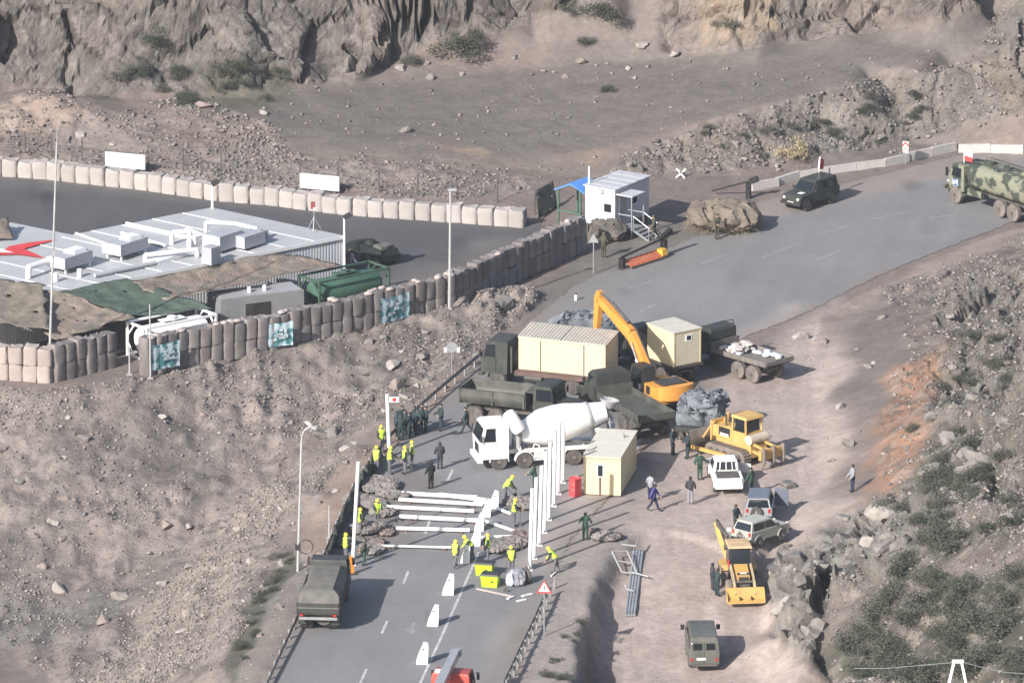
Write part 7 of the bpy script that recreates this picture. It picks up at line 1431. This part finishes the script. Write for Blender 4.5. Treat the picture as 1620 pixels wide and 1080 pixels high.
for px, py, s, mi, lb in ((632, 612, 1.0, 1, 'pinkish flat boulder at the foot of the slope left of the guardrail'), (620, 582, .85, 2, 'pale upright boulder above the pinkish flat one'), (668, 566, .8, 0, 'grey boulder on the slope left of the round sign'), (510, 690, .85, 3, 'dark boulder, left of two, near the curved street lamp head'), (525, 688, .8, 0, 'grey boulder, right of two, near the curved street lamp head'), (82, 828, .55, 2, 'lone pale boulder in the left slope'), (100, 790, .5, 1, 'pinkish boulder above the lone pale one'), (95, 935, .8, 2, 'pale boulder at the foot of the left slope, leftmost'), (190, 945, .7, 2, 'pale boulder beside the dark hollow at the slope foot'), (165, 985, .7, 1, 'pinkish boulder standing in the grey flat at lower left'), (322, 170, .9, 1, 'flat pinkish boulder on the bank below the cliff'), (416, 180, .6, 2, 'small pale boulder at the right end of the bank below the cliff'), (640, 208, .65, 0, 'lone grey boulder on the dirt ramp'), (125, 215, .5, 2, 'pale boulder behind the pale bags at the left'), (700, 478, .55, 0, 'grey boulder by the foot of the straight lamp post'), (838, 530, .8, 0, 'grey boulder beside the army cab near the road edge'), (790, 486, 1.1, 0, 'large grey boulder at the broken edge above the road'), (820, 470, .9, 1, 'pinkish boulder at the broken edge above the road'), (1250, 770, .7, 0, 'grey boulder at the dirt edge right of the bulldozer'), (1330, 645, .6, 2, 'pale boulder on the dirt bank right of the bulldozer'), (1268, 535, .7, 2, 'pale boulder at the dirt edge right of the loaded truck'), (1345, 705, .7, 0, 'grey boulder above the man at the hill foot'), (1290, 1005, .6, 0, 'grey boulder at the foot of the rock spur'), (290, 1000, .5, 2, 'pale boulder low on the pale scree'), (255, 925, .55, 2, 'pale boulder on the upper scree'), (1300, 905, .9, 0, 'grey block leaning on the rock spur')):
    boulder(px, py, s, mi, lb)
rnd = random.Random(77); zones_ = [((0, 640, 560, 900), 30, 'slope', 'boulder half buried in the rubble slope on the left', 'boulders on the rubble slope', (0, 1, 0, 1, 2)), ((560, 520, 790, 680), 34, 'slope2', 'boulder among the broken blocks above the left guardrail', 'boulders above the left guardrail', (0, 0, 3, 1, 2)), ((0, 165, 460, 240), 18, 'bank', 'boulder on the pinkish bank behind the pale bags', 'boulders on the far bank', (1, 1, 2, 0)), ((1300, 430, 1620, 740), 20, 'hill', 'boulder on the right hillside above the dirt', 'boulders on the right hillside', (0, 0, 2, 1)), ((620, 60, 1080, 130), 16, 'ramp', 'boulder at the foot of the far cliff', 'boulders below the far cliff', (0, 1, 2)), ((950, 200, 1480, 280), 26, 'cut', 'boulder at the foot of the road cutting', 'boulders below the cutting', (0, 0, 2, 3)), ((180, 780, 460, 1060), 16, 'scree', 'boulder in the scree beside the road', 'boulders in the scree', (2, 2, 1))]
for (x0, y0, x1, y1), n, key, lb, gr, mis in zones_:
    k = 0; tries = 0
    while k < n and tries < 400:
        tries += 1; px, py = rnd.uniform(x0, x1), rnd.uniform(y0, y1); q = P(px, py, 0); i = np.clip(np.searchsorted(XS, G(px, py).x)-1, 0, NX-2); gg = G(px, py); j = np.clip(np.searchsorted(YS, gg.y)-1, 0, NY-2)
        if m_flat[j, i] > .15: continue
        if key == 'ramp' and m_cliff[j, i] > .5: continue
        s_ = rnd.choice((.22, .25, .28, .3, .35, .42, .5)); mi = rnd.choice(mis); desc = ('small ' if s_ < .27 else 'large ' if s_ > .4 else 'medium ')+('grey', 'pinkish', 'pale', 'dark')[mi]+' '+lb
        boulder(px, py, s_, mi, desc, group=desc[:-1] if False else gr+' ('+desc.split(' boulder')[0]+')'); k += 1
rnd = random.Random(41)
for k_, (x0, y0, x1, y1, n, s0, s1, lb, gr) in enumerate(((1232, 860, 1300, 1000, 13, .55, 1.1, 'craggy grey rock block on the face of the spur beside the dirt lane', 'rock blocks on the spur face'), (1310, 800, 1430, 880, 12, .6, 1.2, 'craggy grey rock block along the top of the spur', 'rock blocks along the spur top'), (1470, 600, 1610, 840, 22, .5, 1.3, 'grey rock outcrop block high on the right hillside', 'outcrop blocks on the right hillside'))):
    for i in range(n):
        s_ = rnd.uniform(s0, s1); mi = rnd.choice((0, 0, 0, 2, 3)); f_ = 'big ' if s_ > (s0+s1)/2 else 'smaller '
        o = boulder(rnd.uniform(x0, x1), rnd.uniform(y0, y1), s_, mi, f_+('grey', '', 'pale', 'dark')[mi]+' '+lb.replace('grey ', ''), .85, 0, gr+' ('+f_+('grey', '', 'pale', 'dark')[mi]+')'); o.location.z -= s_*.35
# rubble: small stones nobody could count, one object per stretch of ground
SOILR = mat('soil_clod', (.2, .172, .158), .95, var=.25); SOILR2 = mat('grey_clod', (.155, .142, .132), .95, var=.25)
def rubble(name, dens, n, seed, smin, smax, mats_):
    rg = np.random.default_rng(seed); w_ = np.clip(dens, 0, None).ravel()*(np.abs(np.gradient(XS))[None, :]*np.abs(np.gradient(YS))[:, None]).ravel(); vis = ((PX > -30) & (PX < 1650) & (PY > -30) & (PY < 1110)).ravel(); w_ = w_*vis
    ix = rg.choice(len(w_), n, p=w_/w_.sum()); base = [np.array([v.co for v in rock_mesh(500+seed+i, 1).vertices]) for i in range(5)]; fc = np.array([[v for v in p.vertices] for p in rock_mesh(1, 1).polygons])
    c = VV[ix]+np.stack([rg.uniform(-.1, .1, n), rg.uniform(-.2, .2, n), np.zeros(n)], 1); s = smin+(smax-smin)*rg.random(n)**3; a = rg.uniform(0, 6.28, n); V_ = []; F_ = []; nv = base[0].shape[0]
    for i in range(n):
        b = base[i % 5]; ca, sa = math.cos(a[i]), math.sin(a[i]); x = b[:, 0]*ca-b[:, 1]*sa*.8; y = b[:, 0]*sa+b[:, 1]*ca*.8; V_.append(np.stack([x, y, b[:, 2]*.65], 1)*s[i]+c[i]+np.array([0, 0, s[i]*.15]))
    V_ = np.concatenate(V_); F_ = (fc[None]+(np.arange(n)*nv)[:, None, None]).reshape(-1, 3); me = bpy.data.meshes.new(name); me.vertices.add(len(V_)); me.vertices.foreach_set('co', V_.ravel()); me.loops.add(F_.size); me.loops.foreach_set('vertex_index', F_.astype(np.int32).ravel()); me.polygons.add(len(F_)); me.polygons.foreach_set('loop_start', np.arange(0, F_.size, 3, dtype=np.int32)); me.update(calc_edges=True)
    for m in mats_: me.materials.append(m)
    me.polygons.foreach_set('material_index', np.repeat(rg.integers(0, len(mats_), n), len(fc)).astype(np.int32)); o = bpy.data.objects.new(name, me); COL.objects.link(o); o['kind'] = 'stuff'; return o
clump = sm(.35+fbm(GX, GY, 6, 4, 401)*2.2); off_flat = np.clip(1-m_flat*1.3, 0, 1)
rubble('slope_rubble', (m_slope*(.25+clump)+m_scree*1.3+m_edge)*off_flat, 22000, 1, .035, .2, [SOILR, SOILR2, SOILR, SOILR2, ROCKM[0], ROCKM[1], ROCKM[1], ROCKM[0], ROCKM[3], ROCKM[2]])
rubble('bank_rubble', (m_back*(.3+clump)+.035*zone([(440, 140), (1500, 60), (1500, 260), (900, 300), (440, 240)], 20)+m_cut*.6)*off_flat*(1-m_cliff), 9000, 2, .04, .26, [SOILR, SOILR2, SOILR, ROCKM[0], ROCKM[1], ROCKM[0], ROCKM[3]])
rubble('hillside_rubble', (m_hill*(.3+clump)+m_rright)*off_flat, 12000, 3, .04, .24, [SOILR2, SOILR, SOILR2, ROCKM[0], ROCKM[0], ROCKM[0], ROCKM[0], ROCKM[3], ROCKM[1], ROCKM[2]])
rubble('roadside_stones', zone([(860, 960), (1000, 830), (1290, 500), (1330, 620), (1280, 860), (1210, 1000), (1330, 1100), (800, 1110)], 10)*(.05+clump*.35)+zone([(340, 1100), (520, 800), (700, 590), (760, 560), (600, 720), (420, 1090)], 8)*.5+zone([(560, 740), (640, 720), (650, 870), (560, 900)], 8)*.9, 2200, 4, .03, .12, [ROCKM[0], ROCKM[1], ROCKM[2]])
# scrub: dry bushes built of small leaf faces
LEAF = [mat('dry_olive_leaves', (.056, .063, .045), .9, var=.3, scale=3), mat('grey_green_leaves', (.075, .079, .062), .9, var=.3, scale=3), mat('straw_grass', (.34, .28, .17), .9, var=.2, scale=3)]; TWIG = mat('dry_twigs', (.1, .08, .065), .9)
def bush_mesh(seed, n, up=False):
    rg = np.random.default_rng(seed); V_ = []; F_ = []; cl_ = rg.normal(size=(9, 3))*np.array([.5, .5, .25])+np.array([0, 0, .45])
    for i in range(n):
        c = cl_[i % 9]+rg.normal(size=3)*.22; c[2] = abs(c[2]); a = rg.normal(size=3); a /= np.linalg.norm(a); b = np.cross(a, rg.normal(size=3)); b /= np.linalg.norm(b)
        if up: a = np.array([rg.normal()*.25, rg.normal()*.25, 1.]); 
        s = rg.uniform(.045, .09); l = s*(3.5 if up else 1.7); k = len(V_); V_ += [c-a*l*.5, c+b*s*.5, c+a*l*.5, c-b*s*.5]; F_.append((k, k+1, k+2, k+3))
    me = bpy.data.meshes.new('leaves'); me.from_pydata([tuple(q) for q in V_], [], F_); return me
BM_ = [bush_mesh(700+i, 1500) for i in range(4)]; GM_ = bush_mesh(720, 500, True)
tw = MB()
for i in range(9): a_ = i*.7; tw.cyl((0, 0, -.1), (.5*math.cos(a_), .5*math.sin(a_), .55+.1*(i % 3)), .02, .008, n=4)
TWM = tw.mesh('twigs', TWIG)
def shrub(px, py, s, mi, label, group=None, hz=.8, grass=False):
    g = G(px, py); t = thing('dry_grass_tuft' if grass else 'shrub', label, 'grass' if grass else 'shrub', (g.x, g.y, g.z-.05), random.uniform(0, 6), group); o = bpy.data.objects.new('foliage', GM_ if grass else random.choice(BM_)); COL.objects.link(o); o.parent = t
    if not o.data.materials: o.data.materials.append(LEAF[0])
    o.material_slots[0].link = 'OBJECT'; o.material_slots[0].material = LEAF[mi]; part('twigs', t, None, TWM); t.scale = (s, s*1.1, s*hz); return t
for px, py, s, mi, lb in ((722, 82, 1.5, 0, 'green shrub at the cliff foot, largest of its neighbours'), (745, 68, 1.1, 0, 'smaller shrub right of the green one at the cliff foot'), (955, 28, 1.3, 0, 'dark shrub high on the bare slope at the top'), (248, 68, 1.0, 0, 'dark shrub in a cleft of the left cliff'), (355, 112, .9, 0, 'shrub above the bank below the left cliff'), (650, 100, .8, 1, 'grey shrub beside the cliff shadow'), (1150, 40, .8, 1, 'small shrub left of the yellowish rock face'), (960, 145, .6, 0, 'lone low shrub on the dirt ramp'), (925, 70, .7, 1, 'low shrub on the bare slope left of the dark one'), (900, 15, .8, 1, 'shrub at the top edge on the bare slope')): shrub(px, py, s, mi, lb)
dug = bpy.data.objects['camouflaged_dugout']
V_, F_ = [], []; rg = np.random.default_rng(31); gv = np.array([tuple(v.co) for v in GM_.vertices]); gf = [tuple(p.vertices) for p in GM_.polygons][:110]
for i in range(170):                                     # straw and net rags all over the dugout
    a_ = rg.uniform(0, 6.28); r_ = rg.uniform(0, 1)**.5; m_ = Matrix.Rotation(a_, 3, 'Z') @ Matrix.Rotation(rg.uniform(-.5, .5), 3, 'X'); b_ = gv[:440]*np.array([.6, .6, .3]); k = len(V_)*1
    b_ = b_@np.array(m_).T+np.array([2.45*r_*math.cos(a_), 1.75*r_*math.sin(a_), 1.55*(1-r_**2.2)-.05]); V_.append(b_); F_ += [tuple(q+i*440 for q in f) for f in gf]
me = bpy.data.meshes.new('straw'); me.from_pydata(np.concatenate(V_).tolist(), [], F_); me.materials.append(mat('dull_straw', (.22, .175, .115), .95, var=.25)); part('straw', dug, None, me, kind='stuff')
for px, py, s in ((1248, 246, 1.0), (1262, 248, .8)): shrub(px, py, s, 2, 'straw-coloured grass tuft above the parapet left of the marker sign', 'straw tufts above the parapet', 1.0, True)
rnd = random.Random(5)
for poly, n, lb, gr, (s0, s1), mis in (([(1330, 1000), (1400, 900), (1500, 850), (1620, 900), (1620, 1075), (1360, 1075)], 55, 'scrub bush on the lower right hillside', 'scrub on the lower right hillside', (.7, 1.5), (0, 1, 0)), ([(1400, 810), (1440, 760), (1510, 700), (1600, 720), (1600, 840), (1450, 880)], 30, 'bush among the rocks of the right hillside', 'bushes among the right hillside rocks', (.5, 1.1), (0, 1)), ([(1430, 700), (1475, 640), (1490, 560), (1600, 480), (1610, 640), (1520, 700)], 16, 'bush high on the right hillside', 'bushes high on the right hillside', (.4, .8), (0, 1)), ([(372, 1040), (395, 965), (430, 895), (452, 868), (462, 890), (415, 965), (392, 1045)], 26, 'weed clump along the left road verge', 'weeds along the left verge', (.25, .5), (0, 1)), ([(850, 1075), (900, 990), (925, 980), (912, 1075)], 10, 'weed on the soil shelf beside the trench', 'weeds beside the trench', (.25, .45), (1, 0)), ([(180, 110), (440, 100), (450, 160), (220, 165)], 16, 'shrub on the foot of the left cliff', 'shrubs at the left cliff foot', (.4, .9), (0, 1)), ([(1100, 200), (1450, 140), (1470, 215), (1150, 262)], 22, 'weed on the road cutting', 'weeds on the cutting', (.3, .6), (1, 1, 0)), ([(560, 508), (600, 500), (590, 518), (555, 525)], 6, 'weed at the foot of the brown bag wall', 'weeds at the wall foot', (.3, .5), (0,))):
    xs = [q[0] for q in poly]; ys = [q[1] for q in poly]; k = 0
    while k < n:
        px, py = rnd.uniform(min(xs), max(xs)), rnd.uniform(min(ys), max(ys))
        if sdist(np.array([px]), np.array([py]), poly)[0] < 0: continue
        sz = rnd.uniform(s0, s1); mi = rnd.choice(mis); f_ = (sz-s0)/(s1-s0); d_ = ('small ' if f_ < .33 else 'large ' if f_ > .66 else 'middling ')+('dark ' if mi == 0 else 'greyish ')+lb
        shrub(px, py, sz, mi, d_, gr+', '+d_.split(' ')[0]+' '+d_.split(' ')[1]); k += 1
